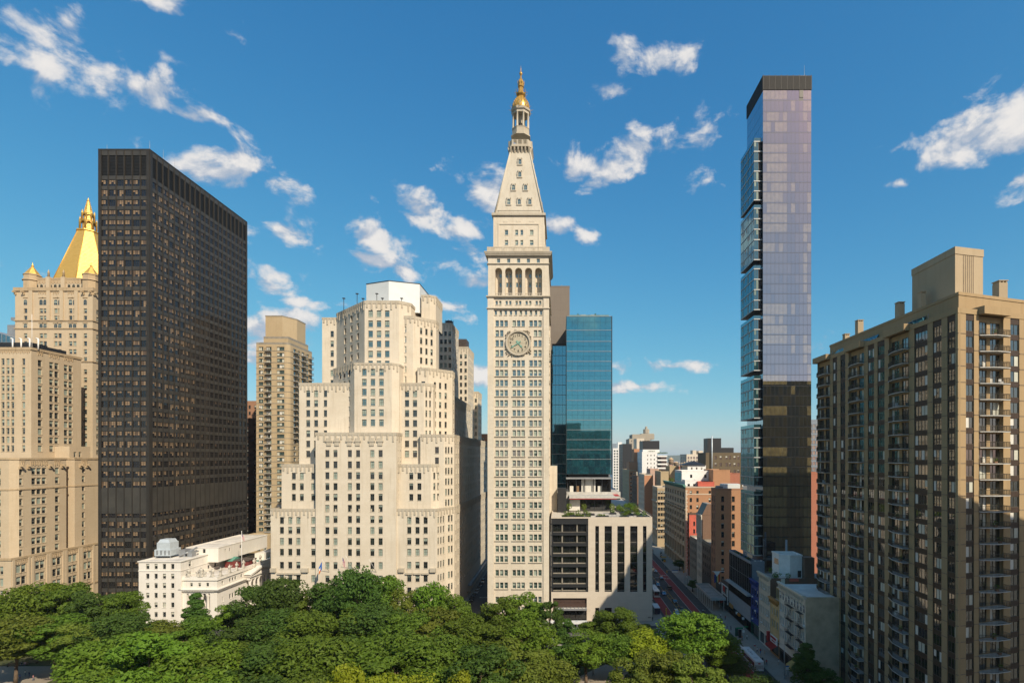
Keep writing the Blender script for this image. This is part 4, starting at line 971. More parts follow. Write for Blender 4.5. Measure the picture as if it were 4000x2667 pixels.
    for rad, za_, zb_ in ((3.4, z(892), z(862)), (2.5, z(855), z(832))):
        l.lathe([(rad * .72, za_), (rad * .72, zb_)], 8, cx_, cy_, 0, R(22.5), False)
        for i in range(8):
            a = R(22.5) + i * math.pi / 4; a2 = a + math.pi / 4; p = (cx_ + rad * math.cos(a), cy_ + rad * math.sin(a)); q = (cx_ + rad * math.cos(a2), cy_ + rad * math.sin(a2))
            l.lathe([(.4, za_), (.38, zb_), (.45, zb_ + .2), (.22, zb_ + 1.1), (.04, zb_ + 1.9)], 5, p[0], p[1])
            f = Frame(p, q); f = f if f.n.dot(Vector(((p[0] + q[0]) / 2 - cx_, (p[1] + q[1]) / 2 - cy_))) > 0 else Frame(q, p)
            arch_fill(l, f, .4, f.len - .4, zb_ - (f.len - .8) / 2 - .3, zb_, -.4, .1, 0, 6)
        l.lathe([(rad * 1.08, zb_), (rad * 1.1, zb_ + .35), (rad * .8, zb_ + .5), (rad * .75, zb_ + 1.0)], 8, cx_, cy_, 0, R(22.5), False)
    l.lathe([(2.0, z(828)), (1.7, z(822)), (.55, z(780)), (.75, z(778)), (.4, z(774)), (.05, z(765))], 8, cx_, cy_, 0, R(22.5), False)
    for i in range(8):
        a = R(22.5) + i * math.pi / 4
        for q in range(6): f_ = q / 6; rr_ = 1.7 * (1 - f_) + .5 * f_; zz = z(822) + (z(780) - z(822)) * f_; l.lathe([(.05, zz - .2), (.2, zz), (.02, zz + .5)], 4, cx_ + rr_ * math.cos(a), cy_ + rr_ * math.sin(a))
    l.build('lantern', M['gold'], r)
M['buff_dirty'] = stone('weathered buff stone', (0.46, 0.355, 0.225), (0.40, 0.30, 0.19), 1.2, .5, .015, .5, .8)
gilded_building()
# ---------------------------------------------------------------- marble courthouse and its annex
STYLES['court'] = dict(fr=.08, nz=2, bar=.07, mats=[M['northframe'], M['glass'], M['blind']], drops=[0, .5, 0, .4, .5, 1.0, .25, 0])
M['copper'] = plain('green copper roof', (0.10, 0.26, 0.20), .7, var=.4)
M['maroon'] = plain('maroon cladding', (0.15, 0.03, 0.025), .7, var=.2)
M['galv'] = plain('galvanised pale blue metal', (0.50, 0.55, 0.58), .45, .2, .15)
def figure(mb, x, y, z, h, ang=0.0, arm=0):
    """draped standing stone figure"""
    n = 10; q = MB()
    q.lathe([(.24, 0), (.25, .05), (.19, .25), (.17, .45), (.20, .60), (.23, .74), (.20, .81), (.07, .84), (.06, .86)], n, 0, 0, 0, 0, True, .7)
    q.lathe([(.03, .845), (.075, .88), (.085, .92), (.07, .97), (.02, 1.0)], 8, 0, -.01)
    for s in (-1, 1):
        e = (.27 * s, -.06, .58); hnd = (.12 * s, -.2, .55) if arm != s else (.30 * s, -.18, .86)
        q.tube((.20 * s, 0, .78), e, .065, .05, 6); q.tube(e, hnd, .05, .035, 6)
    q.box(-.28, .28, -.22, .22, -.06, .005)
    mb.add(q, Matrix.Translation((x, y, z)) @ Matrix.Rotation(ang, 4, 'Z') @ Matrix.Scale(h, 4))
rect = lambda x0, x1, y0, y1: [(x0, y0), (x1, y0), (x1, y1), (x0, y1)]
def courthouse():
    B = Bld('court_annex', 'plain white marble annex block with cooling tower on its roof', 'building', (-146, 205, 0)); r = B.root
    Y = 196.0; x0, x1 = PX(541.8, Y), PX(706, Y); zt = PZ(2194, Y); p = [(x0, Y), (x1, Y), (x1, 224), (x0, 224)]
    cs = [(PX(360 + .3827 * a, Y) - x0, PX(360 + .3827 * (a + 34), Y) - x0) for a in (549, 634, 719, 804)]
    rows = [(PZ(1900 + .3827 * q + 20, Y), PZ(1900 + .3827 * q, Y)) for q in (787, 887, 983, 1082, 1180, 1278)]
    B.ring(p, 0, zt, {0: (cs, rows, 'court'), 1: ([(4.2, 5.7), (15, 16.4), (19, 20.4)], rows, 'court'), 3: (cols_even(5, 28, 1.4), rows, 'court')}, 1, rec=.3, sill=.12)
    B.parapet(p, zt, .35, .4, 0, None, .3); B.mb.ringbox(p, .2, PZ(2230, Y), PZ(2227, Y), .15)
    u = [(-147, 211), (x1 + 4.2, 211), (x1 + 4.2, 246), (-147, 246)]; zu = PZ(2140, 211)
    B.ring(u, zt - 3, zu, {0: ([(6.5, 7.6)], [(zt + .6, zt + 2.2)], 'court'), 1: ([(4, 4.8), (7, 7.8), (14, 15.4)], [(zu - 2.4, zu - 1.0), (zu - 6.6, zu - 5)], 'court')}, 1, rec=.25); B.parapet(u, zu, .3, .3, 0, None, .12)
    u2 = [(-146.5, 224), (x1 + 4.0, 224), (x1 + 4.0, 246), (-146.5, 246)]; z3 = PZ(2118, 226); B.ring(u2, zu, z3, {}, 1); B.parapet(u2, z3, .3, .3, 0, None, .12)
    B.ring([(x1 + 4.2, 236), (x1 + 8.4, 236), (x1 + 8.4, 248), (x1 + 4.2, 248)], 10, PZ(2160, 236), {}, 1)
    B.mb.build('wall', [M['marble'], M['roofw']], r)
    c = MB(); c.prism(rect(-128, -122, 262.5, 268), 10, PZ(2122, 262), 0); c.build('stair_bulkhead', M['marble'], r)
    c = MB(); Yc = 203.0; a, b = PX(603, Yc), PX(666, Yc); zz = zt + .9
    for sx in (a + .3, b - .3):
        for sy in (Yc + .3, Yc + 5.2): c.tube((sx, sy, zt), (sx, sy, zz + .4), .1, .1, 4)
    c.box(a, b, Yc, Yc + 5.6, zz, zz + 2.4, 0)
    for i in range(4): c.box(a + .7 + i * 1.5, a + 1.4 + i * 1.5, Yc - .06, Yc, zz + .4, zz + 2.1, 1)
    zq = zz + 2.4; c.face([(a + .6, Yc + .6, zq), (b - .6, Yc + .6, zq), (b - .6, Yc + .6, zq + 2.6), (a + .6, Yc + .6, zq + 2.6)])
    c.box(a + .55, b - .55, Yc + .5, Yc + 5.1, zq, zq + 2.6)
    c.lathe([(3.1, zq + 2.6), (2.4, zq + 3.7), (.1, zq + 3.75)], 4, (a + b) / 2, Yc + 2.8, 0, R(45), False); c.build('cooling_tower', [M['galv'], M['steel']], r)
    c = MB(); c.box(b + 1, b + 3.5, 206, 209.5, zt, zt + 2.6); c.tube((b + 2, 205, zt + .6), (b + 5.5, 209.8, zt + 3), .35, .35, 8); c.tube((b + 4, 205.2, zt + 1.6), (b + 6, 209.8, zt + 1.6), .3, .3, 8); c.box(b + 4.2, b + 6, 206, 208.5, zt, zt + 2.2); c.build('air_handler', M['steel'], r)

    C = Bld('marble_courthouse', 'white marble courthouse with statues along its parapet and a pediment', 'building', (-132, 215, 0)); r = C.root
    Y = 197.0; x0, x1 = x1 + .03, PX(848, Y); zc, za = PZ(2300, Y), PZ(2262, Y); y1 = 262.0
    ff = Frame((x0, Y), (x1, Y)); fs = Frame((x1, Y), (x1, y1)); m = C.mb
    # body behind a portico front
    cf = [(PX(360 + .3827 * a, Y) - x0, PX(360 + .3827 * (a + 26), Y) - x0) for a in (1000, 1083, 1165)]
    za_r = [(PZ(2289, Y), PZ(2275, Y))]
    side_c = [(u, u + 1.2) for u in (2.6, 7.2, 8.9, 10.6, 14.5)] + [(u, u + 1.2) for u in (42, 46, 50, 54, 58)]
    C.wall((x0, Y + 3.2), (x1, Y + 3.2), 0, zc - 1.6, cols_even(3, x1 - x0, 1.5), [(2.5, 6)], style='court', rec=.3)
    C.wall((x0, Y), (x1, Y), zc - 1.6, za, cf, za_r, style='court', rec=.3, sill=.1)
    C.wall((x1, Y), (x1, y1), 0, za, side_c, [(PZ(2350, 200), PZ(2330, 200)), (PZ(2386, 200), PZ(2366, 200)), (PZ(2289, Y), PZ(2275, Y)), ], style='court', rec=.3, sill=.1)
    C.wall((x1, y1), (x0, y1), 0, za); C.wall((x0, y1), (x0, Y), 0, za)
    m.face([(x0, Y, za), (x1, Y, za), (x1, y1, za), (x0, y1, za)], 1)
    pl = [(x0, Y), (x1, Y), (x1, y1), (x0, y1)]
    for z0, z1_, o in ((zc - .9, zc - .5, .3), (zc - .5, zc - .15, .75), (zc - .15, zc + .15, 1.0)): m.ringbox(pl, .4, z0, z1_ - .002, o)
    for f in (ff, fs):
        for i in range(int(f.len / .6)): m.fbox(f, i * .6, i * .6 + .28, 0, .62, zc - .85, zc - .52)
    m.ringbox(pl, .5, za, za + 1.0, .12); m.ringbox(pl, .5, za - .35, za - .05, .35)
    # corner piers, entablature over the portico
    for u0, u1 in ((0, 1.4), (ff.len - 2.6, ff.len - .003)): m.fbox(ff, u0, u1, -3.2, .003, 0, zc - 1.6)
    m.build('wall', [M['marble'], M['roofw']], r)
    for i in range(4):
        c = MB(); u = 2.3 + i * (ff.len - 6.2) / 3; q = ff.pt(u, -.9, 0); c.lathe([(.75, 0), (.75, .5), (.6, .7), (.58, 4), (.48, zc - 3.2), (.62, zc - 2.9), (.78, zc - 2.2), (.8, zc - 1.6)], 12, q[0], q[1]); c.build('column', M['marble'], r)
    # gabled portico on the long side
    g = MB(); gy0, gy1 = PY(955, x1) , PY(955, x1) + 17; zg = PZ(2268, 218); zr = zg + 4.8; f = Frame((x1, gy0), (x1, gy1)); gl = f.len
    g.fbox(f, 0, gl, 0, 2.2, zc - .6, zc + .5); g.fbox(f, -.3, gl + .3, 0, 2.6, zc + .5, zc + .9)
    for s in (0, 1):
        a = f.pt(-.5 if s == 0 else gl + .5, 0, zc + .9); b = f.pt(gl / 2, 0, zr)
        for d0, d1, dz in ((0, 2.7, 0), ):
            A = [f.pt(-.6 if s == 0 else gl + .6, d, zc + .9) for d in (0, 2.7)]; T_ = [f.pt(gl / 2, d, zr) for d in (0, 2.7)]
            up = lambda p_, k: (p_[0], p_[1], p_[2] + k)
            g.face([A[0], A[1], T_[1], T_[0]] if s else [A[1], A[0], T_[0], T_[1]]); g.face([up(A[0], .7), up(T_[0], .7), up(T_[1], .7), up(A[1], .7)] if s else [up(A[1], .7), up(T_[1], .7), up(T_[0], .7), up(A[0], .7)])
            g.face([A[1], up(A[1], .7), up(T_[1], .7), T_[1]] if s else [A[1], T_[1], up(T_[1], .7), up(A[1], .7)])
    g.face([f.pt(0, 1.6, zc + .9), f.pt(gl, 1.6, zc + .9), f.pt(gl / 2, 1.6, zr)])
    rd = random.Random(8)
    for i in range(16):
        u = 2.5 + i * (gl - 5) / 15; hh = (1 - abs(u - gl / 2) / (gl / 2)) * (zr - zc - 1.6); figure(g, *f.pt(u, 1.9, zc + 1.0), max(.8, hh * .85), math.pi / 2, rd.choice((-1, 0, 1)))
    for i in range(6):
        q = f.pt(1.2 + i * (gl - 2.4) / 5, 1.5, 0); g.lathe([(.7, 0), (.62, .7), (.5, zc - 2), (.75, zc - 1), (.75, zc - .6)], 12, q[0], q[1])
    g.build('pediment', M['marble'], r, 'stuff')
    zs = za + 1.0
    for i, (px_, s) in enumerate(((733, 2.9), (783, 3.4), (826, 2.9))): q = MB(); figure(q, PX(px_, Y), Y + .5, zs, s, 0, (0, 1, -1)[i]); q.build('statue', M['statue'], r)
    q = MB()
    for i in (-1, 1): figure(q, PX(783, Y) + i * 1.3, Y + .5, zs, 2.2, 0, i)
    q.build('statue_group', M['statue'], r, 'stuff')
    for i, u in enumerate((2.6, 8, 12.5, 17, 29, 41, 47, 53)): q = MB(); figure(q, *fs.pt(u, -.4, zs), 2.9, math.pi / 2, (0, 1, 0, -1)[i % 4]); q.build('statue', M['statue'], r)
    q = MB()
    for i, h in ((-1, 2.2), (0, 3.6), (1, 2.2)): figure(q, *fs.pt(24 + i * 1.3, -.1, zr + .3 - abs(i) * 1.0), h, math.pi / 2, i)
    q.build('statue_group', M['statue'], r, 'stuff')
    # things on the roof
    d = MB(); dx, dy = -131.5, 245.0; d.lathe([(4.6, za), (4.6, za + .5), (4.2, za + 1.2), (3.0, za + 2.4), (1.4, za + 3.1), (.1, za + 3.3)], 20, dx, dy)
    for i in range(20): a = i * math.pi / 10; d.tube((dx + 4.4 * math.cos(a), dy + 4.4 * math.sin(a), za + .9), (dx + .6 * math.cos(a), dy + .6 * math.sin(a), za + 3.35), .06, .06, 4)
    d.build('dome_skylight', M['steel'], r)
    s = MB(); a, b = PX(878, 218), PX(930, 218); s.box(a, b, 218, 224, za, za + 2.6, 0); s.face([(a - .3, 217.7, za + 2.6), (a + 3.2, 217.7, za + 2.6), (a + 3.2, 221, za + 4), (a + .8, 221, za + 4)], 1); s.face([(a - .3, 224.3, za + 2.6), (a - .3, 217.7, za + 2.6), (a + .8, 221, za + 4)], 1); s.face([(a + 3.2, 217.7, za + 2.6), (a + 3.2, 224.3, za + 2.6), (a + 3.2, 221, za + 4)], 1)
    s.box(b + .05, b + 4, 218.4, 224, za, za + 2.4, 0); s.box(a + 3.3, b + 4.2, 218, 224.2, za + 2.6, za + 2.9, 2); s.build('roof_shed', [M['maroon'], M['copper'], M['darkbrown']], r)
    for u in (221, 229, 238): k = MB(); k.box(-135, -127.5, u, u + 3.4, za, za + .25, 0); k.box(-134.7, -127.8, u + .3, u + 3.1, za + .25, za + .4, 1); k.build('skylight', [M['white'], M['copper']], r)
    fp = thing('flagpole', 'white flagpole with a small flag on the courthouse roof', 'flagpole', (PX(944, 215), 215, za))
    k = MB(); x = PX(944, 215); k.tube((x, 215, za), (x, 215, PZ(2075, 215)), .14, .07, 6); k.lathe([(.02, PZ(2075, 215) - .1), (.2, PZ(2075, 215) + .1), (.02, PZ(2075, 215) + .3)], 6, x, 215); k.build('pole', M['white'], fp)
    us_flag((x, 215, PZ(2083, 215)), 1.9, 3.0, fp)
M['statue'] = plain('carved stone', (0.50, 0.46, 0.39), .85, var=.4, scale=2)
M['flagred'] = plain('flag red', (0.42, 0.03, 0.04), .8); M['flagblue'] = plain('flag blue', (0.03, 0.05, 0.20), .8); M['flagbright'] = plain('flag bright blue', (0.02, 0.12, 0.42), .8); M['flagorange'] = plain('flag orange', (0.55, 0.16, 0.03), .8)
def us_flag(top, w, drop, parent, ang=0.6):
    """limp flag hanging from the head of its pole: folded stripes and a canton"""
    x, y, z = top; m = MB(); n = 7
    for i in range(n):
        a0, a1 = i / n * w, (i + 1) / n * w; d0, d1 = math.sin(i * 1.9) * .16, math.sin((i + 1) * 1.9) * .16
        for j in range(13):
            t0, t1 = j / 13, (j + 1) / 13; hang = lambda a, t: z - t * drop * .62 - (a / w) * drop * .42
            P = lambda a, d, t: (x + a * math.cos(ang) * .8, y + d - a * .15, hang(a, t)); mat = 2 if (i < 3 and j < 7) else (0 if j % 2 == 0 else 1)
            m.face([P(a0, d0, t1), P(a1, d1, t1), P(a1, d1, t0), P(a0, d0, t0)], mat)
    return m.build('flag', [M['flagred'], M['white'], M['flagblue']], parent)
def blue_flag(top, w, drop, parent):
    x, y, z = top; m = MB(); n = 6
    for i in range(n):
        a0, a1 = i / n * w, (i + 1) / n * w; d0, d1 = math.sin(i * 2.1) * .2, math.sin((i + 1) * 2.1) * .2
        P = lambda a, d, t: (x - a * .6, y + d - a * .2, z - t * drop * .6 - (a / w) * drop * .5)
        for t0, t1, mat in ((0, .33, 0), (.33, .62, 1), (.62, 1, 2)): m.face([P(a0, d0, t0), P(a1, d1, t0), P(a1, d1, t1), P(a0, d0, t1)], mat if i > 1 else 0)
    return m.build('flag', [M['flagbright'], M['white'], M['flagorange']], parent)
courthouse()
# slanting flagpoles on the front of the stepped block
for i, (px_, py_, lab) in enumerate(((1258, 2184, 'slanting flagpole with a blue flag on the pale office block'), (1350, 2170, 'slanting flagpole with a striped flag on the pale office block'), (1442, 2184, 'bare slanting flagpole on the pale office block'))):
    b = thing('flagpole', lab, 'flagpole', (PX(px_ + 28, 201.4), 201.3, PZ(py_ + 48, 201)), 'flagpoles on the pale office block')
    q = MB(); a, t = (PX(px_ + 28, 201.3), 201.3, PZ(py_ + 48, 201.3)), (PX(px_, 196.5), 196.5, PZ(py_, 196.5)); q.tube(a, t, .09, .05, 6); q.lathe([(.02, t[2] - .1), (.13, t[2]), (.02, t[2] + .14)], 6, t[0], t[1]); q.build('pole', M['white'], b)
    if i == 0: blue_flag((t[0] - .05, t[1], t[2] - .7), 1.7, 4.6, b)
    if i == 1: us_flag((t[0] - 1.1, t[1], t[2] - .5), 1.6, 4.0, b)

# ---------------------------------------------------------------- apartment tower with balconies behind the court, and neighbours
M['aptframe'] = plain('bronze apartment frame', (0.10, 0.085, 0.06), .5, var=.1)
STYLES['apt'] = dict(fr=.07, nx=3, nz=1, bar=.07, mode='panes', pb=.6, lows=[0, 0, .2], nv=12, mats=[M['aptframe'], M['glassteal'], M['curtain'], M['blind'], M['blindteal']])
def apartment_tower():
    Y = 262.0; x0, x1 = PX(1001, Y), PX(1112, Y); zt = PZ(1345, Y)
    B = Bld('balcony_apartment_tower', 'tan apartment tower with stacked balconies beyond the courthouse', 'building', (-140, 275, 0)); r = B.root
    arc = [(x1 + 2.2 * math.sin(R(a)), Y + 2.2 - 2.2 * math.cos(R(a))) for a in (0, 22, 45, 68, 90)]
    xs = arc[-1][0]; p = [(x0, Y)] + arc + [(xs, 286), (x0, 286)]
    pit = 22.75 * Y / F; rows = [(zt - 1.2 - i * pit - 1.75, zt - 1.2 - i * pit) for i in range(34)]
    z = lambda q: 940 + .4464 * q
    cf = [(PX(z(157), Y) - x0, PX(z(198), Y) - x0), (PX(z(316), Y) - x0, PX(z(382), Y) - x0)]
    n = len(p); B.wall(p[0], p[1], 0, zt, cf + [(PX(z(222), Y) - x0, PX(z(270), Y) - x0)], rows, style='apt', rec=.3)
    for i in range(1, n - 1):
        L = Frame(p[i], p[(i + 1)]).len
        B.wall(p[i], p[i + 1], 0, zt, [(2, 5), (7, 8.6), (10.5, 13.5), (16, 18.5)] if i == n - 3 else [], rows, style='apt', rec=.3)
    B.wall(p[-1], p[0], 0, zt); B.mb.face([(x, y, zt) for x, y in p], 1)
    for i in range(0, 34): B.mb.ringbox(p, .2, zt - 3.1 - i * pit - .12, zt - 3.1 - i * pit + .12, .12, 2)
    B.parapet(p, zt, 1.0, .3, 2)
    q = [(PX(1037, 266), 266), (PX(1103, 266), 266), (PX(1157, 266) - 3, 273), (PX(1157, 266) - 3, 282), (PX(1037, 266), 282)]; B.ring(q, zt, PZ(1236, 266), {}, 1); B.parapet(q, PZ(1236, 266), .5, .3, 2, None, .1)
    k = [(x0 + 2.5, Y + 2), (xs - 1.5, Y + 2), (xs - 1.5, 285), (x0 + 2.5, 285)]; B.ring(k, zt, zt + 3.2, {}, 1); B.parapet(k, zt + 3.2, 1.1, .1, 2)
    B.mb.build('wall', [M['tanbrick'], M['roof'], M['grime']], r)
    fr = Frame(p[0], p[1]); fs = Frame((xs, Y + 2.2), (xs, 286)); first = None
    for f, us in ((fr, ((PX(z(218), Y) - x0, PX(z(273), Y) - x0),)), (fs, ((1.5, 6.5), (9.5, 14.5), (17.5, 21.5)))):
        for u0, u1 in us:
            for i in range(33 if f is fr else 16):
                zz = zt - 3.2 - i * pit; m = MB(); m.fbox(f, u0, u1, .13, 1.3, zz - .1, zz + .08, 0); m.fbox(f, u0, u1, 1.22, 1.28, zz + 1.0, zz + 1.07, 1)
                for e in (u0, u1 - .05): m.fbox(f, e, e + .05, .13, 1.28, zz + 1.0, zz + 1.06, 1)
                for j in range(8): u = u0 + (j + .5) * (u1 - u0) / 8; m.fbox(f, u - .03, u + .03, 1.22, 1.28, zz + .08, zz + 1.0, 1)
                m.build('balcony', [M['concrete'], M['rail']], r)
M['grime'] = plain('grey concrete band', (0.26, 0.235, 0.19), .9, var=.3)
M['concrete'] = plain('pale concrete', (0.46, 0.45, 0.42), .85, var=.25)
M['rail'] = plain('bronze railing', (0.075, 0.06, 0.042), .5, .3, .2)
apartment_tower()

def plain_block(name, label, poly, z1, mat, style, wins, pitch=3.6, wh=1.9, ww=1.2, z0=0.0, top='roof', par=1.0, rec=.2, sill=.1, first=1.6, cat='building', trim=None, mb_extra=None, over=.05):
    """ordinary block: wins maps side -> number of window columns (or a list of (u0, u1))"""
    xs = [q[0] for q in poly]; ys = [q[1] for q in poly]
    B = Bld(name, label, cat, (sum(xs) / len(xs), sum(ys) / len(ys), 0)); spec = {}
    rows = []; z = z1 - first
    while z - wh > max(z0, 4.5): rows.append((z - wh, z)); z -= pitch
    for i, n in wins.items():
        L = Frame(poly[i], poly[(i + 1) % len(poly)]).len; spec[i] = (cols_even(n, L, ww) if isinstance(n, int) else n, rows, style)
    B.ring(poly, z0, z1, spec, 1, rec=rec, sill=sill); B.parapet(poly, z1, par, .3, 2, None, over)
    if mb_extra: mb_extra(B.mb, B)
    B.mb.build('wall', [M[mat], M[top], M[trim or mat]], B.root); return B
M['orange'] = stone('orange brick', (0.50, 0.25, 0.14), (0.44, 0.21, 0.12), .5, .18, .01, .6, .3)
STYLES['old'] = dict(fr=.09, nz=2, bar=.07, mats=[M['northframe'], M['glass'], M['blind']], drops=[0, 0, .5, 0, .3, .5, 0, .2])
STYLES['oldw'] = dict(fr=.10, nz=2, bar=.08, mats=[M['white'], M['glass'], M['blind']], drops=[0, 0, .5, 0, .3, .5, 1, .2])
rect = lambda x0, x1, y0, y1: [(x0, y0), (x1, y0), (x1, y1), (x0, y1)]
def fire_escape(fr, u0, u1, zs, parent, d=1.1, step=1):
    """iron balconies joined by ladders; each landing is a part"""
    for i, z in enumerate(zs):
        m = MB(); m.fbox(fr, u0, u1, .03, d, z - .06, z)
        for zz in (.5, 1.0): m.fbox(fr, u0, u1, d - .05, d, z + zz - .03, z + zz); m.fbox(fr, u0, u0 + .05, .03, d, z + zz - .03, z + zz); m.fbox(fr, u1 - .05, u1, .03, d, z + zz - .03, z + zz)
        n = max(3, int((u1 - u0) / .5))
        for j in range(n + 1): u = u0 + j * (u1 - u0 - .05) / n; m.fbox(fr, u, u + .04, d - .05, d - .01, z, z + 1)
        if i: # ladder up to the landing above
            zu = zs[i - 1]
            for e in (.35, .8): m.tube(fr.pt(u0 + .8, e, z), fr.pt(u1 - .8, e, zu), .04, .04, 4)
            for k in range(1, 8): t = k / 8; a = u0 + .8 + (u1 - u0 - 1.6) * t; m.fbox(fr, a - .1, a + .1, .35, .8, z + (zu - z) * t - .02, z + (zu - z) * t + .02)
        m.build('fire_escape', M['black'], parent)
B = plain_block('dark_brick_tenement', 'narrow dark brick block with fire escapes behind the bronze tower', rect(-176, -154, 290, 306), PZ(1640, 290), 'darkbrick', 'old', {0: 5}, ww=1.1)
fr = Frame((-176, 290), (-154, 290)); fire_escape(fr, 8, 14.5, [PZ(1700 + 24 * i, 290) for i in range(16)], B.root)
def tiled_hat(mb, B): mb.prism(rect(-175, -160, 292, 304), PZ(1640, 290), PZ(1575, 290), 0)
plain_block('brown_brick_block', 'brown brick block peeping over the dark tenement', rect(-182, -167, 310, 330), PZ(1572, 310), 'brick', 'old', {0: 4, 1: 5})
plain_block('tan_wing_block', 'low tan brick block at the foot of the apartment tower', rect(PX(975, 258), PX(1062, 258), 256, 261.5), PZ(2095, 256), 'tanbrick', 'apt', {0: 3}, ww=1.7, wh=1.6)
plain_block('orange_brick_block', 'orange brick block glimpsed beside the clock tower', rect(-56, -40, 345, 370), PZ(1700, 345), 'orange', 'old', {0: 4})
plain_block('narrow_cream_block', 'cream block with slim windows far down the side street', rect(-48, -39.5, 372, 420), PZ(1736, 372), 'lime2', 'old', {0: 3, 1: 8})
# glass office with a slanted roof at the far left, and a roof crane
def glass_block():
    Y = 305.0; B = Bld('sloped_glass_block', 'glass block with sloping roof behind the gilded building', 'building', (PX(20, Y), Y + 10, 0)); r = B.root
    a, b = PX(-60, Y), PX(58, Y); z1, z0 = PZ(1283, Y), PZ(1320, Y); m = MB()
    m.face([(a, Y, 60), (b, Y, 60), (b, Y, z0), (a, Y, z1)], 0); m.face([(b, Y, 60), (b, Y + 20, 60), (b, Y + 20, z0), (b, Y, z0)], 0); m.face([(a, Y, z1), (b, Y, z0), (b, Y + 20, z0), (a, Y + 20, z1)], 1); m.face([(a, Y + 20, 60), (a, Y, 60), (a, Y, z1), (a, Y + 20, z1)], 0)
    m.build('curtain_wall', [M['glassblue'], M['steel']], r)
    for i in range(8): q = MB(); x = a + i * (b - a) / 7; q.box(x - .12, x + .12, Y - .15, Y, 60, z1 + (z0 - z1) * i / 7); q.build('mullion', M['steel'], r)
    for i in range(9): q = MB(); zz = 96 + i * 3.8; q.box(a, b, Y - .1, Y - .01, zz, zz + .25); q.build('transom', M['steel'], r)
    q = MB(); q.box(PX(0, Y), PX(30, Y), Y + 4, Y + 8, z0 - 2, PZ(1262, Y)); q.tube((PX(25, Y), Y + 5, PZ(1262, Y)), (PX(70, Y), Y + 5, PZ(1228, Y)), .5, .35, 6); q.tube((PX(36, Y), Y + 5, PZ(1290, Y)), (PX(40, Y), Y + 5, PZ(1240, Y)), .4, .4, 6); q.box(PX(14, Y), PX(38, Y), Y + 4, Y + 7, PZ(1244, Y), PZ(1232, Y)); q.build('roof_crane', M['steel'], r)
M['glassblue'] = glass('blue curtain-wall glass', (0.03, 0.06, 0.075), .25, tint=(.8, .95, 1))
glass_block()
# ---------------------------------------------------------------- leafy clumps shared by roof planters and trees
def leaf_mat(name, c1, c2, trans=.27):
    m, t, b = new_mat(name); g = t.node('NewGeometry').outputs['Position']; oi = t.node('ObjectInfo')
    n = t.noise(g, .55, 3, .6); n2 = t.noise(g, 3.1, 2, .6)
    col = t.mix(t.rng(n, .3, .7), c1, c2); col = t.mix(t.rng(n2, .35, .75, 0, .55), col, tuple(x * 1.35 for x in c2)); 
    hs = t.node('HueSaturation'); t.put(hs.inputs['Color'], col); t.l.new(t.rng(oi.outputs['Random'], 0, 1, .478, .508), hs.inputs['Hue']); t.l.new(t.rng(oi.outputs['Random'], 0, 1, .82, 1.15), hs.inputs['Value'])
    t.l.new(hs.outputs[0], b.inputs['Base Color']); b.inputs['Roughness'].default_value = .6; b.inputs['Specular IOR Level'].default_value = .22
    tr = t.node('BsdfTranslucent'); t.put(tr.inputs[0], t.mix(.5, hs.outputs[0], (0.16, 0.24, 0.02), 'ADD'))
    ms = t.node('MixShader'); ms.inputs[0].default_value = trans; t.l.new(b.outputs[0], ms.inputs[1]); t.l.new(tr.outputs[0], ms.inputs[2]); t.l.new(ms.outputs[0], m.node_tree.nodes['Material Output'].inputs[0])
    return m
M['leaf'] = leaf_mat('foliage', (0.058, 0.106, 0.010), (0.090, 0.150, 0.014))
M['leafdark'] = leaf_mat('dark foliage', (0.034, 0.074, 0.011), (0.056, 0.108, 0.015))
M['leafolive'] = leaf_mat('olive foliage', (0.082, 0.118, 0.014), (0.118, 0.154, 0.018))
M['leafyel'] = leaf_mat('yellow green foliage', (0.135, 0.185, 0.010), (0.20, 0.245, 0.012))
M['bark'] = plain('bark', (0.12, 0.085, 0.055), .95, var=.5, scale=2)
def leaves(mb, rd, cx, cy, cz, rx, ry, rz, n, size, m=0):
    """n leaf sprays through an ellipsoidal clump, denser at its skin"""
    for _ in range(n):
        while True:
            v = Vector((rd.uniform(-1, 1), rd.uniform(-1, 1), rd.uniform(-1, 1))); L = v.length
            if .05 < L < 1: break
        v *= (L ** -.55) * (1 if L < 1 else 1)
        p = Vector((cx + v.x * rx, cy + v.y * ry, cz + v.z * rz))
        nrm = (v.normalized() + Vector((rd.gauss(0, .55), rd.gauss(0, .55), rd.gauss(0, .45) + .25))).normalized()
        a = nrm.orthogonal().normalized(); a = Matrix.Rotation(rd.uniform(0, 6.28), 3, nrm) @ a; b = nrm.cross(a); s = size * rd.uniform(.6, 1.3)
        mb.v += [tuple(p - a * s), tuple(p + b * s * .55 - nrm * s * .15), tuple(p + a * s), tuple(p - b * s * .55 - nrm * s * .15)]
        k = len(mb.v); mb.f.append((k - 4, k - 3, k - 2, k - 1)); mb.m.append(m); mb.sm.append(False)

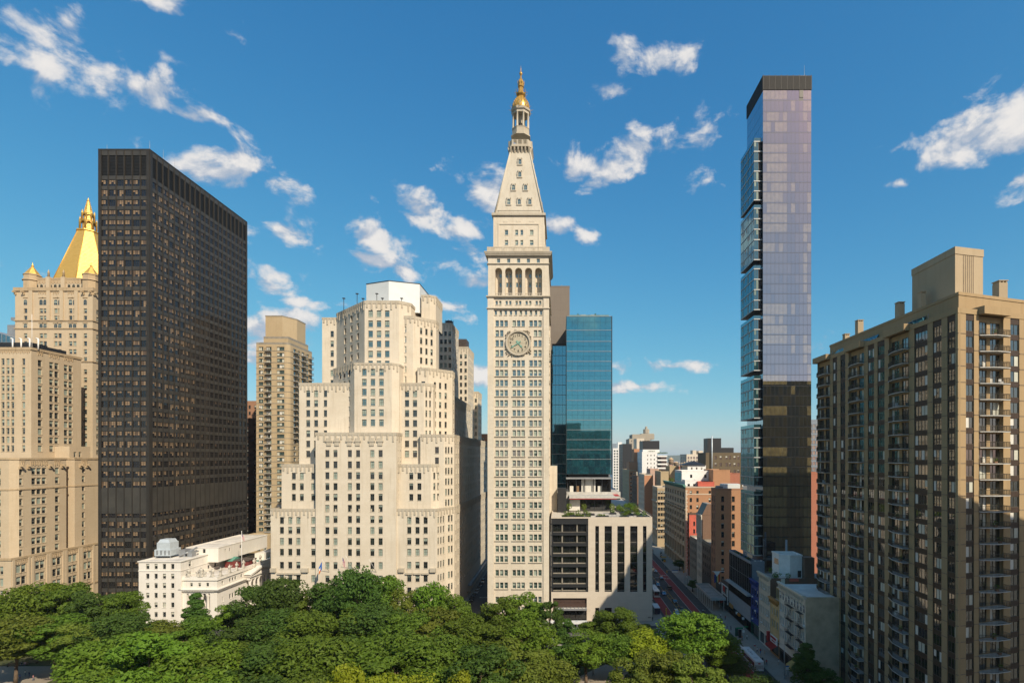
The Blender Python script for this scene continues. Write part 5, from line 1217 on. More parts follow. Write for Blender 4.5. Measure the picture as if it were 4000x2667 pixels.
# ---------------------------------------------------------------- stone and dark-glass podium with the blue glass tower
M['podium'] = stone('honed travertine cladding', (0.575, 0.50, 0.405), (0.50, 0.425, 0.335), 2.6, 1.15, .012, .6, .12, bump=.15)
M['podglass'] = glass('podium glass', (0.010, 0.011, 0.012), .09, wav=.1)
M['charcoal'] = plain('charcoal metal panel', (0.030, 0.031, 0.033), .45, .2, .2)
M['bronzewarm'] = plain('brown bronze', (0.075, 0.045, 0.035), .5, .2, .2)
M['floorlit'] = plain('pale interior floor edge', (0.26, 0.23, 0.18), .8, var=.4, scale=1.5)
M['twrglass'] = glass('blue tower glass', (0.012, 0.062, 0.080), .34, tint=(.30, .78, .98), wav=.12)
M['twrglass2'] = glass('deep blue tower glass', (0.010, 0.040, 0.056), .28, tint=(.26, .68, .92), wav=.12)
M['twrroom'] = plain('pale room behind blue glass', (0.13, 0.23, 0.24), .5, var=.5, scale=.8, coat=.8)
M['slab'] = stone('grey brown panel cladding', (0.205, 0.175, 0.145), (0.185, 0.155, 0.13), 3.1, 3.6, .05, .6, .15, bump=.2)
M['teak'] = plain('terrace paving', (0.50, 0.46, 0.40), .85, var=.25)
M['red'] = plain('red fabric', (0.42, 0.035, 0.03), .7, var=.2)
STYLES['curtain'] = dict(fr=.0, nx=1, nz=1, bar=0, nv=8, mode='panes', pb=.30, lows=[0, 0, .35, .1], mats=[M['charcoal'], M['twrglass'], M['twrglass2'], M['twrglass'], M['twrroom']])
STYLES['curtaindk'] = dict(fr=.0, nx=1, nz=1, bar=0, nv=4, mode='panes', pb=.15, lows=[0, .4], mats=[M['charcoal'], M['twrglass2'], M['twrglass']])
STYLES['podbay'] = dict(fr=.05, nx=2, nz=1, bar=.07, nv=3, mode='none', mats=[M['charcoal'], M['podglass'], M['blind']])
STYLES['podstrip'] = dict(fr=.06, nx=1, nz=1, bar=.0, nv=1, mode='none', mats=[M['charcoal'], M['podglass'], M['blind']])
def podium():
    Y = 202.0; X = lambda q: PX(q, Y); Z = lambda q: PZ(q, Y)
    B = Bld('corner_office_podium', 'pale stone and dark glass office podium with a planted roof terrace', 'building', (15, 240, 0)); r = B.root; m = B.mb
    x0, xm, x1 = X(2153), X(2301), X(2548); zt = Z(2024); y1 = 300.0
    zq = lambda q: Z(1750 + .4464 * q); xq = lambda q: X(1850 + .4464 * q)
    # stone front with tall window slots
    cols = [(xq(a) - xm, xq(b) - xm) for a, b in ((1065, 1097), (1146, 1210), (1258, 1321), (1370, 1434), (1482, 1513))]
    fr = Frame((xm, Y), (x1, Y))
    z_b = zq(1257)
    B.wall((xm, Y), (x1, Y), z_b - 2.4, zt, cols, [(z_b, zq(680))], rec=.7)
    B.wall((xm, Y), (x1, Y), 0, z_b - 2.4, cols[:3], [(zq(1370), zq(1310)), (1.0, 5.4)], rec=.5, style='podstrip') if False else None
    e0, e1 = xq(1367) - xm, xq(1513) - xm
    B.wall((xm, Y), (xm + e0 - .5, Y), 0, z_b - 2.4, cols[:3], [(zq(1370), zq(1310)), (.8, 5.0)], rec=.5, style='podstrip')
    B.wall((xm + e0 - .5, Y), (x1, Y), 0, z_b - 2.4, [(.5, .5 + e1 - e0)], [(.05, zq(1310))], rec=.6)
    for u0, u1 in cols:                                     # glazing of the slots: one pane per floor, with spandrel and floor edge
        lv = [zq(680), zq(740), zq(835), zq(926), zq(1014), zq(1102), zq(1192), z_b]
        for i in range(7):
            w = u1 - u0; h = lv[i] - lv[i + 1]; B.win('podstrip', w, h - .55, fr.pt((u0 + u1) / 2, -.55, lv[i + 1] + .5), 0)
            m.fbox(fr, u0, u1, -.68, -.5, lv[i + 1], lv[i + 1] + .5, 1)
            if i: m.fbox(fr, u0 + .1, u1 - .1, -.66, -.53, lv[i + 1] + .5, lv[i + 1] + .62, 3)
    # entrance bay: dark glass, fascia with lettering, doors
    a, b = xm + e0, xm + e1; ze = zq(1310)
    m.box(a, b, Y + .5, Y + .62, zq(1392), zq(1362), 1); fe = Frame((a, Y), (b, Y))
    B.win('podbay', b - a - .2, ze - zq(1362) - .1, fe.pt(fe.len / 2, -.5, zq(1362) + .05), 0)
    for i in range(2): B.win('podbay', (b - a) / 2 - .12, zq(1392) - .1, fe.pt(fe.len * (.25 + .5 * i), -.5, .06), 0)
    # dark glass bay
    g0, g1 = xq(677), xq(1003); gf = Frame((g0, Y + .25), (g1, Y + .25))
    m.box(x0, g0, Y, Y + 4, 0, zt - .003); m.box(g1, xm - .003, Y, Y + 4, 0, zt - .003); m.box(g0, g1, Y, Y + 2, 0.003, z_b - .02 , 0) if False else None
    m.box(g0, g1, Y, Y + 1.5, zq(1310) , z_b, 0)
    fl = [(zq(735), zq(665)), (zq(828), zq(762)), (zq(925), zq(857)), (zq(1012), zq(950)), (zq(1100), zq(1040)), (zq(1190), zq(1128)), (zq(1252), zq(1217))]
    for i, (a_, b_) in enumerate(fl):
        top = fl[i - 1][0] if i else zt
        m.fbox(gf, 0, gf.len, -.6, .02, b_, top - .002, 1); m.fbox(gf, 0, gf.len, -.35, .35, b_ + .05, b_ + .35, 1)
        for k, (c0, c1) in enumerate(((.055, .285), (.32, .685), (.72, .945))):
            w = (c1 - c0) * gf.len; B.win('podbay', w, b_ - a_, gf.pt((c0 + c1) / 2 * gf.len, -.45, a_), 0)
            m.fbox(gf, c0 * gf.len, c1 * gf.len, -.45, -.33, a_ + .02, a_ + (.42 if i > 1 else .12), 3)
        for c0, c1 in ((0, .055), (.285, .32), (.685, .72), (.945, 1)): m.fbox(gf, c0 * gf.len, c1 * gf.len, -.55, -.1 if 0 < c0 < .9 else .05, a_, b_, 3 if 0 < c0 < .9 else 1)
    m.fbox(gf, 0, gf.len, -.6, .02, zq(1257), fl[-1][0] - .002, 1)
    # bronze entrance with glass canopy below it
    bf = Frame((xq(695), Y + .6), (xq(990), Y + .6))
    m.box(g0, xq(695), Y, Y + 2, 0, zq(1310) - .003); m.box(xq(990), g1, Y, Y + 2, 0, zq(1310) - .003)
    for c0, c1 in ((0, .23), (.33, .72), (.77, 1.0)): B.win('podbay', (c1 - c0) * bf.len, zq(1312) - zq(1358), bf.pt((c0 + c1) / 2 * bf.len, -.2, zq(1358)), 0)
    m.fbox(bf, 0, bf.len, -.4, -.25, zq(1362), zq(1310), 4); m.fbox(bf, 0, bf.len, -.4, .1, zq(1395), zq(1358), 4)
    for i in range(3): B.win('podbay', bf.len / 3 - .1, zq(1430), bf.pt(bf.len * (i + .5) / 3, -.2, .05), 0)
    m.fbox(bf, 0, bf.len, -.4, -.3, 0, zq(1395), 4)
    # other sides and roof
    B.wall((x1, Y), (x1, y1), 0, zt); B.wall((x1, y1), (x0, y1), 0, zt); B.wall((x0, y1), (x0, Y), 0, zt)
    m.face([(x0, Y, zt), (x1, Y, zt), (x1, y1, zt), (x0, y1, zt)], 5); B.parapet([(x0, Y), (x1, Y), (x1, y1), (x0, y1)], zt, .5, .4, 0)
    m.build('wall', [M['podium'], M['charcoal'], M['dark'], M['floorlit'], M['bronzewarm'], M['teak']], r)
    c = MB(); zc = zq(1398); c.box(bf.pt(0, 0, 0)[0] + 1, bf.pt(bf.len, 0, 0)[0], Y - 2.6, Y + .2, zc, zc + .18, 0)
    for i in range(9): u = bf.pt(0, 0, 0)[0] + 1 + i * (bf.len - 1) / 8.2; c.box(u, u + .12, Y - 2.6, Y + .2, zc + .18, zc + .5, 1)
    c.box(bf.pt(0, 0, 0)[0] + 1, bf.pt(bf.len, 0, 0)[0], Y - 2.75, Y - 2.6, zc - .1, zc + .6, 1); c.build('canopy', [M['curtain'], M['steel']], r)
    t = text_at('IBM', 2.3, (xq(1437), Y + .42, zq(1379)), 0, .12); t.build('lettering', M['white'], r)
    t = text_at('IBM', .75, (xq(1539), Y - .05, zq(1478)), 0, .06); t.build('lettering', M['black'], r)
    # terrace: planters with shrubs, benches, pavilion
    rd = random.Random(11)
    for i, (xa, xb, ya, yb, h) in enumerate([(x0 + 4, x0 + 15, Y + 1.0, Y + 3, .9), (x0 + 5, x0 + 9, 208, 213, 1.3), (x0 + 12, x0 + 17, 212, 215, 1.2), (x0 + 26, x0 + 29.5, Y + 1, Y + 4, 1.0), (x0 + 28, x0 + 31, 210, 224, 1.5), (x0 + 33, x0 + 36.5, Y + 2, Y + 6, 1.3), (x0 + 30, x0 + 36, 212, 215, 1.2), (x0 + 23.5, x0 + 26, 216, 219, 1.4), (x0 + 27.5, x0 + 30, 226, 240, 1.4), (x0 + 17, x0 + 22, Y + 3.5, Y + 5, 1.0), (x0 + 30.5, x0 + 36.8, 224, 227, 1.5), (x0 + 32, x0 + 36.8, 232, 250, 1.5), (x0 + 9, x0 + 12, 206, 208, 1.6)]):
        q = MB(); q.box(xa, xb, ya, yb, zt, zt + .6); pl = q.build('planter', M['charcoal'], r)
        q = MB(); n = int((xb - xa) * (yb - ya) * 10) + 40
        for k in range(max(2, int((xb - xa) * (yb - ya) / 4))):
            hh = h * rd.uniform(.6, 1.5); leaves(q, rd, rd.uniform(xa + .5, xb - .5), rd.uniform(ya + .4, yb - .4), zt + .6 + hh * .45, 1.1, 1.0, hh * .6, 70, .22)
        q.build('foliage', M['leaf'], pl)
    for i, (tx, ty) in enumerate(((x0 + 13, 217), (x0 + 7, 219), (x0 + 24.5, 218.5), (x0 + 33, 209))):
        q = MB(); q.tube((tx, ty, zt), (tx, ty, zt + 2.2), .08, .05, 5); tr = q.build('terrace_tree', M['bark'], r)
        q = MB(); leaves(q, rd, tx, ty, zt + 2.9, 1.2, 1.2, 1.4, 190, .24); q.build('foliage', M['leafolive'], tr)
    for i in range(5):
        q = MB(); u = x0 + 19.5 + i * 1.7; q.box(u, u + 1.3, 207, 207.5, zt + .42, zt + .5); q.box(u, u + .08, 207, 207.5, zt, zt + .42); q.box(u + 1.2, u + 1.28, 207, 207.5, zt, zt + .42); q.box(u, u + 1.3, 207.9, 208.4, zt + .7, zt + .77); q.tube((u + .6, 208.1, zt), (u + .6, 208.1, zt + .7), .05, .05, 5); q.build('terrace_bench', M['steel'], r)
    q = MB(); fp = Frame((x1 - .3, Y + 1), (x1 - .3, 290))                        # glass balustrade posts along the street side
    for i in range(30): u = i * 2.9; q.fbox(fp, u, u + .06, -.1, 0, zt + .5, zt + 1.4)
    q.fbox(fp, 0, fp.len, -.08, -.02, zt + 1.38, zt + 1.45); q.build('railing', M['steel'], r)
    # pavilion
    Yp = 228.0; pa, pb = PX(1850 + .4464 * 838, Yp), PX(1850 + .4464 * 1205, Yp); zp = PZ(1750 + .4464 * 435, Yp)
    q = MB(); q.box(pa, pb, Yp + .5, 236, zt, zp - .8, 1); q.box(pa - .4, pb + 3.6, Yp - 2.8, 238, zp - .5, zp, 0); q.box(pa - .1, pb + 3.3, Yp - 2.6, 238, zp, zp + 1.0, 2)
    for k in range(6): u = pa + k * (pb - pa - .2) / 5; q.box(u, u + .2, Yp + .3, Yp + .5, zt, zp - .5, 0)
    q.box(pa, pa + 4.5, Yp + .2, Yp + .5, zt + .4, zp - .8, 3); q.face([(pb + 1.2, Yp - 2.9, zp + .02), (pb + 3.6, Yp - 2.9, zp + .02), (pb + 3.6, 238, zp + .02), (pb + 1.2, 238, zp + .02)], 0)
    q.box(pa, pb + 2, Yp - 2.86, Yp - 2.8, zp - .28, zp - .06, 4); q.box(pb + 1.3, pb + 3.5, Yp - 2.7, 237, zp + 1.0, zp + 1.03, 4)
    q.build('pavilion', [M['charcoal'], M['podglass'], M['concrete'], M['curtain'], M['red']], r)
    q = MB(); q.box(PX(2178, 224), PX(2212, 224), 224, 229, zt, PZ(1906, 224), 0); q.box(PX(2178, 232), PX(2222, 232), 232, 236, zt, PZ(1922, 232), 1)
    for k in range(3): q.box(PX(2178, 231), PX(2222, 231), 230.8, 231, PZ(1922 - k * 5, 231), PZ(1921 - k * 5, 231), 2)
    q.build('plant_enclosure', [M['charcoal'], M['concrete'], M['steel']], r)
podium()
def glass_tower():
    B = Bld('blue_glass_tower', 'blue glass office tower rising behind the planted terrace', 'building', (12, 250, 38)); r = B.root; B.wname = 'pane'
    Y = 236.0; x0, x1 = PX(2213, Y), PX(2388.5, Y); zt, zb = PZ(1237, Y), PZ(1852, Y); m = B.mb
    m.box(x0, x1, Y + .12, 280, zb, zt, 0); m.box(x0 - .15, x0, Y - .1, 280, zb, zt + .5, 0); m.box(x1, x1 + .35, Y - .1, 280, zb, zt + .3, 0)
    yl = [1080 + .6 * q for q in (258, 298, 348, 385, 421, 453, 486, 518, 551, 581, 612, 645, 677, 708, 740, 772, 804, 836, 869, 900, 932, 964, 996, 1028, 1060, 1092, 1125, 1156, 1187, 1236, 1285)]
    n = 8; w = (x1 - x0) / n; fr = Frame((x0, Y), (x1, Y))
    for i in range(0, len(yl) - 1, 2 if False else 1):
        za, zz = PZ(yl[i + 1], Y), PZ(yl[i], Y)
        for k in range(n):
            pass
        pass
    rowsz = [(PZ(yl[i + 1], Y), PZ(yl[i], Y)) for i in range(len(yl) - 1)]
    for i, (za, zz) in enumerate(rowsz):
        for k in range(n): B.win('curtain' if i < len(rowsz) - 3 else 'curtaindk', w - .06, zz - za - .06, fr.pt((k + .5) * w, -.02, za + .03), 0)
        if i % 2 == 0: m.fbox(fr, 0, fr.len, -.05, .10, zz - .14, zz + .02, 1)
    # soffit, recessed storey and canopy below
    m.box(x0 + 1, x1 - 1, Y + 3, 280, PZ(1905, Y), zb - .01, 0)
    a, b = PX(2211, Y), PX(2388, Y); zc = PZ(1870, Y); m.box(a, b, Y - 1.4, Y + 6, zc, zc + .7, 1)
    zf = PZ(1921, Y)
    for k in range(6): u = x0 + .3 + k * (x1 - x0 - .8) / 5; m.box(u, u + .35, Y + .5, Y + .9, zf, zc, 0)
    m.box(PX(2272, Y), PX(2327, Y), Y + 1.5, Y + 2, zf, zc, 3); m.box(PX(2226, Y), PX(2240, Y), Y + 1.5, Y + 2, zf, PZ(1898, Y), 3); m.box(PX(2336, Y), PX(2352, Y), Y + 1.3, Y + 2, zf, PZ(1898, Y), 3); m.box(PX(2250, Y), PX(2262, Y), Y + 1.2, Y + 2, zf, PZ(1898, Y), 4)
    m.box(x0, x1, Y + 2.02, Y + 2.6, zf, zc, 2); m.box(x0 - 6, x1 + 4, Y + .4, 282, zf - 3, zf, 5)
    # rear glass part beside the clock tower and the tall panel-clad slab
    Y2 = 246.0; c0, c1 = PX(2156, Y2), PX(2211, Y2); z2 = PZ(1347, Y2)
    m.box(c0, c1, Y2 + .12, 284, 30, z2, 0); f2 = Frame((c0, Y2), (c1, Y2)); lv = [PZ(1350 + 38.4 * i, Y2) for i in range(20)]
    for i in range(19):
        for k in range(4):
            B.win('curtain' if i < 8 else 'curtaindk', f2.len / 4 - .08, lv[i] - lv[i + 1] - .1, f2.pt(f2.len * (k + .5) / 4, -.02, lv[i + 1] + .05), 0)
        m.fbox(f2, 0, f2.len, -.05, .12, lv[i] - .1, lv[i] + .1, 1)
    m.box(c0, c1, Y2 - .1, Y2 + 1, z2, z2 + .5, 0)
    m.build('frame', [M['charcoal'], M['steel'], M['podglass'], M['curtain'], M['wood'], M['concrete']], r)
    # roof furniture
    q = MB(); q.box(x0 + 1, x1 - 1, Y + 1.5, Y + 1.56, zt, zt + 1.2); q.build('glass_balustrade', M['twrroom'], r)
    for u in (.35, .6): q = MB(); q.box(x0 + u * 18, x0 + u * 18 + 2.4, Y + 4, Y + 6.4, zt + 1.8, zt + 2.0); q.tube((x0 + u * 18 + 1.2, Y + 5.2, zt), (x0 + u * 18 + 1.2, Y + 5.2, zt + 1.8), .08, .08, 5); q.build('roof_canopy', M['concrete'], r)
    rd = random.Random(4)
    for u in (.27, .68): q = MB(); q.tube((x0 + u * 19, Y + 4, zt), (x0 + u * 19, Y + 4, zt + 1), .06, .06, 5); leaves(q, rd, x0 + u * 19, Y + 4, zt + 1.6, .5, .5, .9, 60, .22); q.build('roof_shrub', M['leafdark'], r)
    S = Bld('panel_clad_slab', 'tall windowless grey brown slab behind the blue glass tower', 'building', (0, 275, 0)); Y3 = 262.0; a, b = PX(2150, Y3), PX(2225, Y3); zs = PZ(1119, Y3)
    S.ring([(a - 8, Y3), (b, Y3), (b, 290), (a - 8, 290)], 30, zs, {}); S.mb.ringbox([(a - 8, Y3), (b, Y3), (b, 290), (a - 8, 290)], .3, zs, zs + .3, .08); S.mb.build('wall', M['slab'], S.root)
    q = MB(); q.tube((PX(2194, 264), 264, zs), (PX(2194, 264), 264, zs + 1.6), .1, .1, 5); q.box(PX(2194, 264) - .4, PX(2194, 264) + .6, 263.8, 264.2, zs + .6, zs + .9); q.build('antenna', M['steel'], S.root)
glass_tower()

# ---------------------------------------------------------------- slender glass condominium with projecting pods
M['condo'] = glass('grey bronze condominium glass', (0.016, 0.014, 0.010), .37, tint=(.86, .91, .99), wav=.10, wscale=.3)
M['condoblind'] = glass('blind behind condominium glass', (0.12, 0.095, 0.045), .36, tint=(.86, .91, .99), wav=.10, wscale=.3)
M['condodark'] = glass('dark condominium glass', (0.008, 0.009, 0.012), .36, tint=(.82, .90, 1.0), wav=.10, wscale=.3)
M['podteal'] = glass('teal pod glass', (0.012, 0.045, 0.055), .20, tint=(.55, .9, 1.0), wav=.15)
M['podroom'] = plain('pale green room behind pod glass', (0.13, 0.20, 0.17), .5, var=.3, coat=.7)
M['podslab'] = plain('pale pod slab edge', (0.40, 0.41, 0.40), .5, var=.15)
STYLES['condo'] = dict(fr=.0, nx=1, nz=1, bar=0, nv=3, mode='panes', pb=0, mats=[M['black'], M['condo'], M['condo']])
STYLES['condob'] = dict(fr=.0, nx=1, nz=1, bar=0, nv=1, mode='panes', pb=0, mats=[M['black'], M['condoblind'], M['condo']])
STYLES['condod'] = dict(fr=.0, nx=1, nz=1, bar=0, nv=1, mode='panes', pb=0, mats=[M['black'], M['condodark'], M['condo']])
STYLES['pod'] = dict(fr=.03, nx=2, nz=1, bar=.05, nv=6, mode='panes', pb=.3, lows=[0, 0, .5], mats=[M['black'], M['podteal'], M['podroom']])
def condo():
    Y = 191.7; x0, x1 = PX(2980, Y), PX(3169.5, Y); y1 = 208.3; zt = PZ(294, Y)
    B = Bld('glass_condominium_tower', 'slender grey glass condominium tower with projecting side pods', 'building', ((x0 + x1) / 2, 204, 0)); r = B.root; B.wname = 'pane'; m = B.mb
    m.box(x0 + .1, x1, Y + .1, y1, 0, zt - .1, 0)
    yl = [352] + [230 + .638 * q for q in (255, 326, 386, 453, 520, 579, 638, 698, 758, 817, 884, 949, 1008, 1067, 1127, 1187, 1252, 1319, 1378, 1437, 1497)]
    yl += [1230 + .638 * q for q in (3, 62, 122, 182, 241, 301, 366, 433, 493, 556, 620, 684, 748, 808, 870, 929, 988, 1048, 1113, 1178, 1238, 1299, 1360, 1422, 1480, 1540)] + [2260, 2302, 2344, 2386]
    n = 12; fr = Frame((x0, Y), (x1, Y)); w = fr.len / n; rd = random.Random(21)
    for i in range(len(yl) - 1):
        za, zz = PZ(yl[i + 1], Y), PZ(yl[i], Y); run = rd.random() < .55
        for k in range(n):
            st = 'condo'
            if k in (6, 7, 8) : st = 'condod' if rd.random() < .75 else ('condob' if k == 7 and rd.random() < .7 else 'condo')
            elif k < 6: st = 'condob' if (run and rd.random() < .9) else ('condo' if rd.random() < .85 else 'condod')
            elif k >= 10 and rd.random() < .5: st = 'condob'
            if i == 0 and k == 9: m.fbox(fr, k * w, (k + 1) * w, -.05, .02, za + .3 * (zz - za), zz - .1, 1); continue
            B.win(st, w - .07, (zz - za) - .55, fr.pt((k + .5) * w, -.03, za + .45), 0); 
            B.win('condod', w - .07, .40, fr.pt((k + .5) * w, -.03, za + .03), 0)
    # side walls of dark glass and louvred crown
    fl = Frame((x0, y1), (x0, Y)); L = fl.len; nn = 8
    for i in range(len(yl) - 1):
        za, zz = PZ(yl[i + 1], Y), PZ(yl[i], Y)
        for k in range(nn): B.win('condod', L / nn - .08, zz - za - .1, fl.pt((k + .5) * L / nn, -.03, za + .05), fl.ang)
    q = MB(); zc = PZ(352, Y)
    q.box(x0, x1 + .05, Y, y1, zc - .02, zt - .4); 
    for i in range(18): z = zc + .1 + i * (zt - zc - .2) / 18; q.box(x0 - .12, x1 + .16, Y - .12, y1 + .1, z, z + .14)
    for k in range(9): u = x0 + k * (x1 - x0 - .15) / 8; q.box(u, u + .15, Y - .16, Y, zc, zt)
    q.build('louvred_crown', M['louvre'], r)
    m.build('core', [M['black'], M['dark']], r)
    q = MB(); u = PX(3142, 196); q.tube((u, 196, zt - .5), (u, 196, PZ(256, 196)), .08, .04, 5); q.build('antenna', M['steel'], r)
    for i in range(4): q = MB(); u = PX(3120 + i * 9, 193); q.box(u - .2, u + .2, 192.6, 193.2, zt - .3, zt + .5); q.build('roof_light', M['steel'], r)
    # pods
    px0 = PX(2945, Y + 1); yf, yb = Y + 1.0, PY(2893, PX(2945, Y + 1)); levels = [(551, 783, 4), (812, 1016, 3), (1048, 1211, 3), (1244, 1448, 4), (1478, 1634, 3), (1669, 1899, 5), (1930, 2170, 6)]
    for j, (ya, yb_, n_) in enumerate(levels):
        za, zb = PZ(ya, yf), PZ(yb_, yf); n_ = max(1, round((za - zb) / 3.75)); h = (za - zb) / n_; k = MB()
        k.box(px0 + .3, x0 - .05, yf + .4, yb - .05, zb + .01, za - .01, 1)
        for i in range(n_ + 1):
            z = zb + i * h; k.box(px0, x0 - .02, yf, yb, z - (.0 if i == 0 else .35), z + (.35 if i == 0 else .0), 0)
        k.box(px0, x0, yf, yb, zb - .05, zb - .002, 1); po = k.build('pod', [M['podslab'], M['black']], r)
        f1 = Frame((px0, yb), (px0, yf)); f2 = Frame((px0, yf), (x0, yf))
        for i in range(n_):
            z = zb + i * h + (.36 if i == 0 else .02)
            for q_ in range(5): B.win('pod', f1.len / 5 - .05, h - .42 if i else h - .75, f1.pt((q_ + .5) * f1.len / 5, -.06, z), f1.ang)
            B.win('pod', f2.len * .55, h - .42 if i else h - .75, f2.pt(f2.len * .3, -.06, z), 0); 
        k = MB(); k.box(px0 + .05, x0 - .1, yf + .05, yf + .1, za, za + 1.1); k.box(px0 + .05, px0 + .1, yf + .1, yb, za, za + 1.1); k.build('glass_balustrade', M['podteal'], r)
condo()
# ---------------------------------------------------------------- brown apartment block with balconies at the right edge
M['brownpan'] = plain('dark brown panel', (0.045, 0.026, 0.016), .6, var=.2)
M['grglass'] = glass('apartment window glass', (0.022, 0.024, 0.022), .16)
STYLES['green2'] = dict(fr=.06, nx=2, nz=1, bar=.08, nv=12, mode='panes', pb=.45, lows=[0, 0, 0, .3], mats=[M['aptframe'], M['grglass'], M['curtain'], M['blind'], M['grglass']])
STYLES['green3'] = dict(STYLES['green2'], nx=3); STYLES['green4'] = dict(STYLES['green2'], nx=4)
def balcony_block():
    xw = 75.6; S = 1.12; yn, yf = PY(3742, xw), PY(3193, xw)
    B = Bld('brown_balcony_apartment_block', 'tall brown concrete apartment block with stacked balconies at the right edge', 'building', (85, 110, 0)); r = B.root; m = B.mb
    zp = ZC + 25.3 * S; z5 = ZC + 28.3 * S; pit = 2.765 * S; rows = [(ZC + 21.6 * S - i * pit, ZC + 23.45 * S - i * pit) for i in range(31)]; rows = [q for q in rows if q[0] > 1]
    p1 = (xw, yn); dirv = Vector((14.3, 4.2)).normalized(); p2 = (xw + dirv.x * 50, yn + dirv.y * 50)
    poly = [(xw, yn), p2, (p2[0], yf), (xw, yf)]
    fl = Frame((xw, yf), (xw, yn)); ff = Frame(poly[0], p2)
    ul = lambda q: yf - PY(q, xw)
    def uf(q): k = q - CX; return (F * p1[0] - k * p1[1]) / (k * dirv.y - F * dirv.x)
    zx = lambda a: 3150 + .542 * a
    sp = lambda a, b, f: (f(zx(a)), f(zx(b)))
    wl = [(190, 220, 'green2'), (245, 280, 'green2'), (442, 487, 'green3'), (512, 563, 'green3'), (777, 872, 'green4'), (910, 973, 'green3'), (1015, 1085, 'green3')]
    bl = [(77, 168), (305, 415), (595, 738)]
    wf = [(1150, 1208, 'green2'), (1470, 1535, 'green2')]; bf = [(1243, 1420)]
    def side(fr, f, wins, bals, extra=()):
        spans = [(*sp(a, b, f), st) for a, b, st in wins] + list(extra); bs = [sp(a, b, f) for a, b in bals]
        pts = sorted([(a, b) for a, b, _ in spans] + bs); u = 0; piers = []
        for a, b in pts + [(fr.len, fr.len)]:
            if a > u + .02: piers.append((u, a))
            u = b
        for a, b, st in spans:
            # wall strip of dark panels with openings
            P0, P1 = fr.pt(a, -.10, 0)[:2], fr.pt(b, -.10, 0)[:2]
            B.wall(P0, P1, 0, zp, [(.03, b - a - .03)], rows, rec=.05, m=1, style=st)
        for i, (a, b) in enumerate(piers):
            lo = 0 if a <= 0 else a; hi = b
            if hi - lo > .05: m.fbox(fr, lo + (.003 if a > 0 else 0), hi - (.003 if b < fr.len else .02), -.5, 0, 0, zp - .02, 0)
        for a, b in bs:
            # recessed bay: two window groups either side of a cross wall
            B.wall(fr.pt(a, -.5, 0)[:2], fr.pt(b, -.5, 0)[:2], 0, zp, [(.15, (b - a) * .42), ((b - a) * .56, b - a - .15)], [(q0 - .55, q1) for q0, q1 in rows], rec=.12, m=0, style='green3')
            pass
            m.fbox(fr, a - .25, b + .25, -1.2, 1.25, zp - .9, zp + .6, 0)
            for k, (q0, q1) in enumerate(rows):
                z = q0 - .62; q = MB(); e = .75
                A = [(a + .02, -.48), (a + .02, .25), (a + (b - a) * .48, 1.35), (b - .02, 1.35), (b - .02, -.48)]
                P3 = [fr.pt(u_, d_, 0)[:2] for u_, d_ in A]
                n = len(P3); b0 = len(q.v); q.v += [(x, y, z - .16) for x, y in P3] + [(x, y, z) for x, y in P3]
                for i in range(n): j = (i + 1) % n; q.f.append((b0 + j, b0 + i, b0 + n + i, b0 + n + j)[::-1]); q.m.append(0); q.sm.append(False)
                q.f.append(tuple(b0 + n + i for i in range(n))); q.m.append(0); q.sm.append(False); q.f.append(tuple(b0 + n - 1 - i for i in range(n))); q.m.append(0); q.sm.append(False)
                bal = q.build('balcony', M['concrete'], r)
                q = MB()
                for (u0, d0), (u1, d1) in ((A[1], A[2]), (A[2], A[3]), (A[3], (b - .02, 0))):
                    P, Q = fr.pt(u0, d0 - .06, z + 1.05), fr.pt(u1, d1 - .06, z + 1.05); q.tube(P, Q, .04, .04, 4); q.tube((P[0], P[1], z + .12), (Q[0], Q[1], z + .12), .025, .025, 4)
                    L = (Vector(P) - Vector(Q)).length; nb = max(2, int(L / .22))
                    for t in range(nb + 1):
                        x, y = P[0] + (Q[0] - P[0]) * t / nb, P[1] + (Q[1] - P[1]) * t / nb; q.box(x - .018, x + .018, y - .018, y + .018, z, z + 1.05)
                q.build('railing', M['rail'], bal)
                if rng.random() < .35:                     # chairs, plant tubs and boxes left on the balcony
                    q = MB(); x, y, _ = fr.pt(a + (b - a) * rng.uniform(.5, .8), .5, 0); c = rng.random()
                    if c < .5: q.box(x - .3, x + .3, y - .3, y + .3, z, z + .45); q.box(x - .3, x + .3, y + .22, y + .3, z + .45, z + .95); q.build('chair', M['white'] if c < .25 else M['dark'], bal)
                    else: q.box(x - .25, x + .25, y - .25, y + .25, z, z + .4); leaves(q, rng, x, y, z + .8, .45, .45, .45, 40, .14, 1); q.build('plant_tub', [M['brick'], M['leaf']], bal)
        for i, (q0, q1) in enumerate(rows):                # shallow joint on every pier at each floor
            for a, b in piers:
                if b - a > .3: m.fbox(fr, a + (.01 if a > 0 else -.02), b - (.01 if b < fr.len else .04), -.4, .05, q0 - .66, q0 - .50, 3)
    side(fl, ul, wl, bl)
    side(ff, uf, wf, bf, [(u, u + 2.3, 'green2') for u in (20.5, 25, 31, 36, 41)])
    B.wall(poly[1], poly[2], 0, zp); B.wall(poly[2], poly[3], 0, zp)
    m.face([(x, y, zp) for x, y in poly], 2); B.parapet(poly, zp - .9, 1.0, .5, 0, None, .08)
    # set-back top storey with greenhouse lights and coping
    ip = [(xw + 2.2, yn + 2.8), (p2[0] - 2, p2[1] + 2.8), (p2[0] - 2, yf - 3), (xw + 2.2, yf - 3)]
    B.ring(ip, zp, z5, {}, 2); B.parapet(ip, z5, .6, .4, 0, None, .12)
    m.build('wall', [M['brown'], M['brownpan'], M['roof'], M['brownband']], r)
    fi = Frame(ip[3], ip[0])
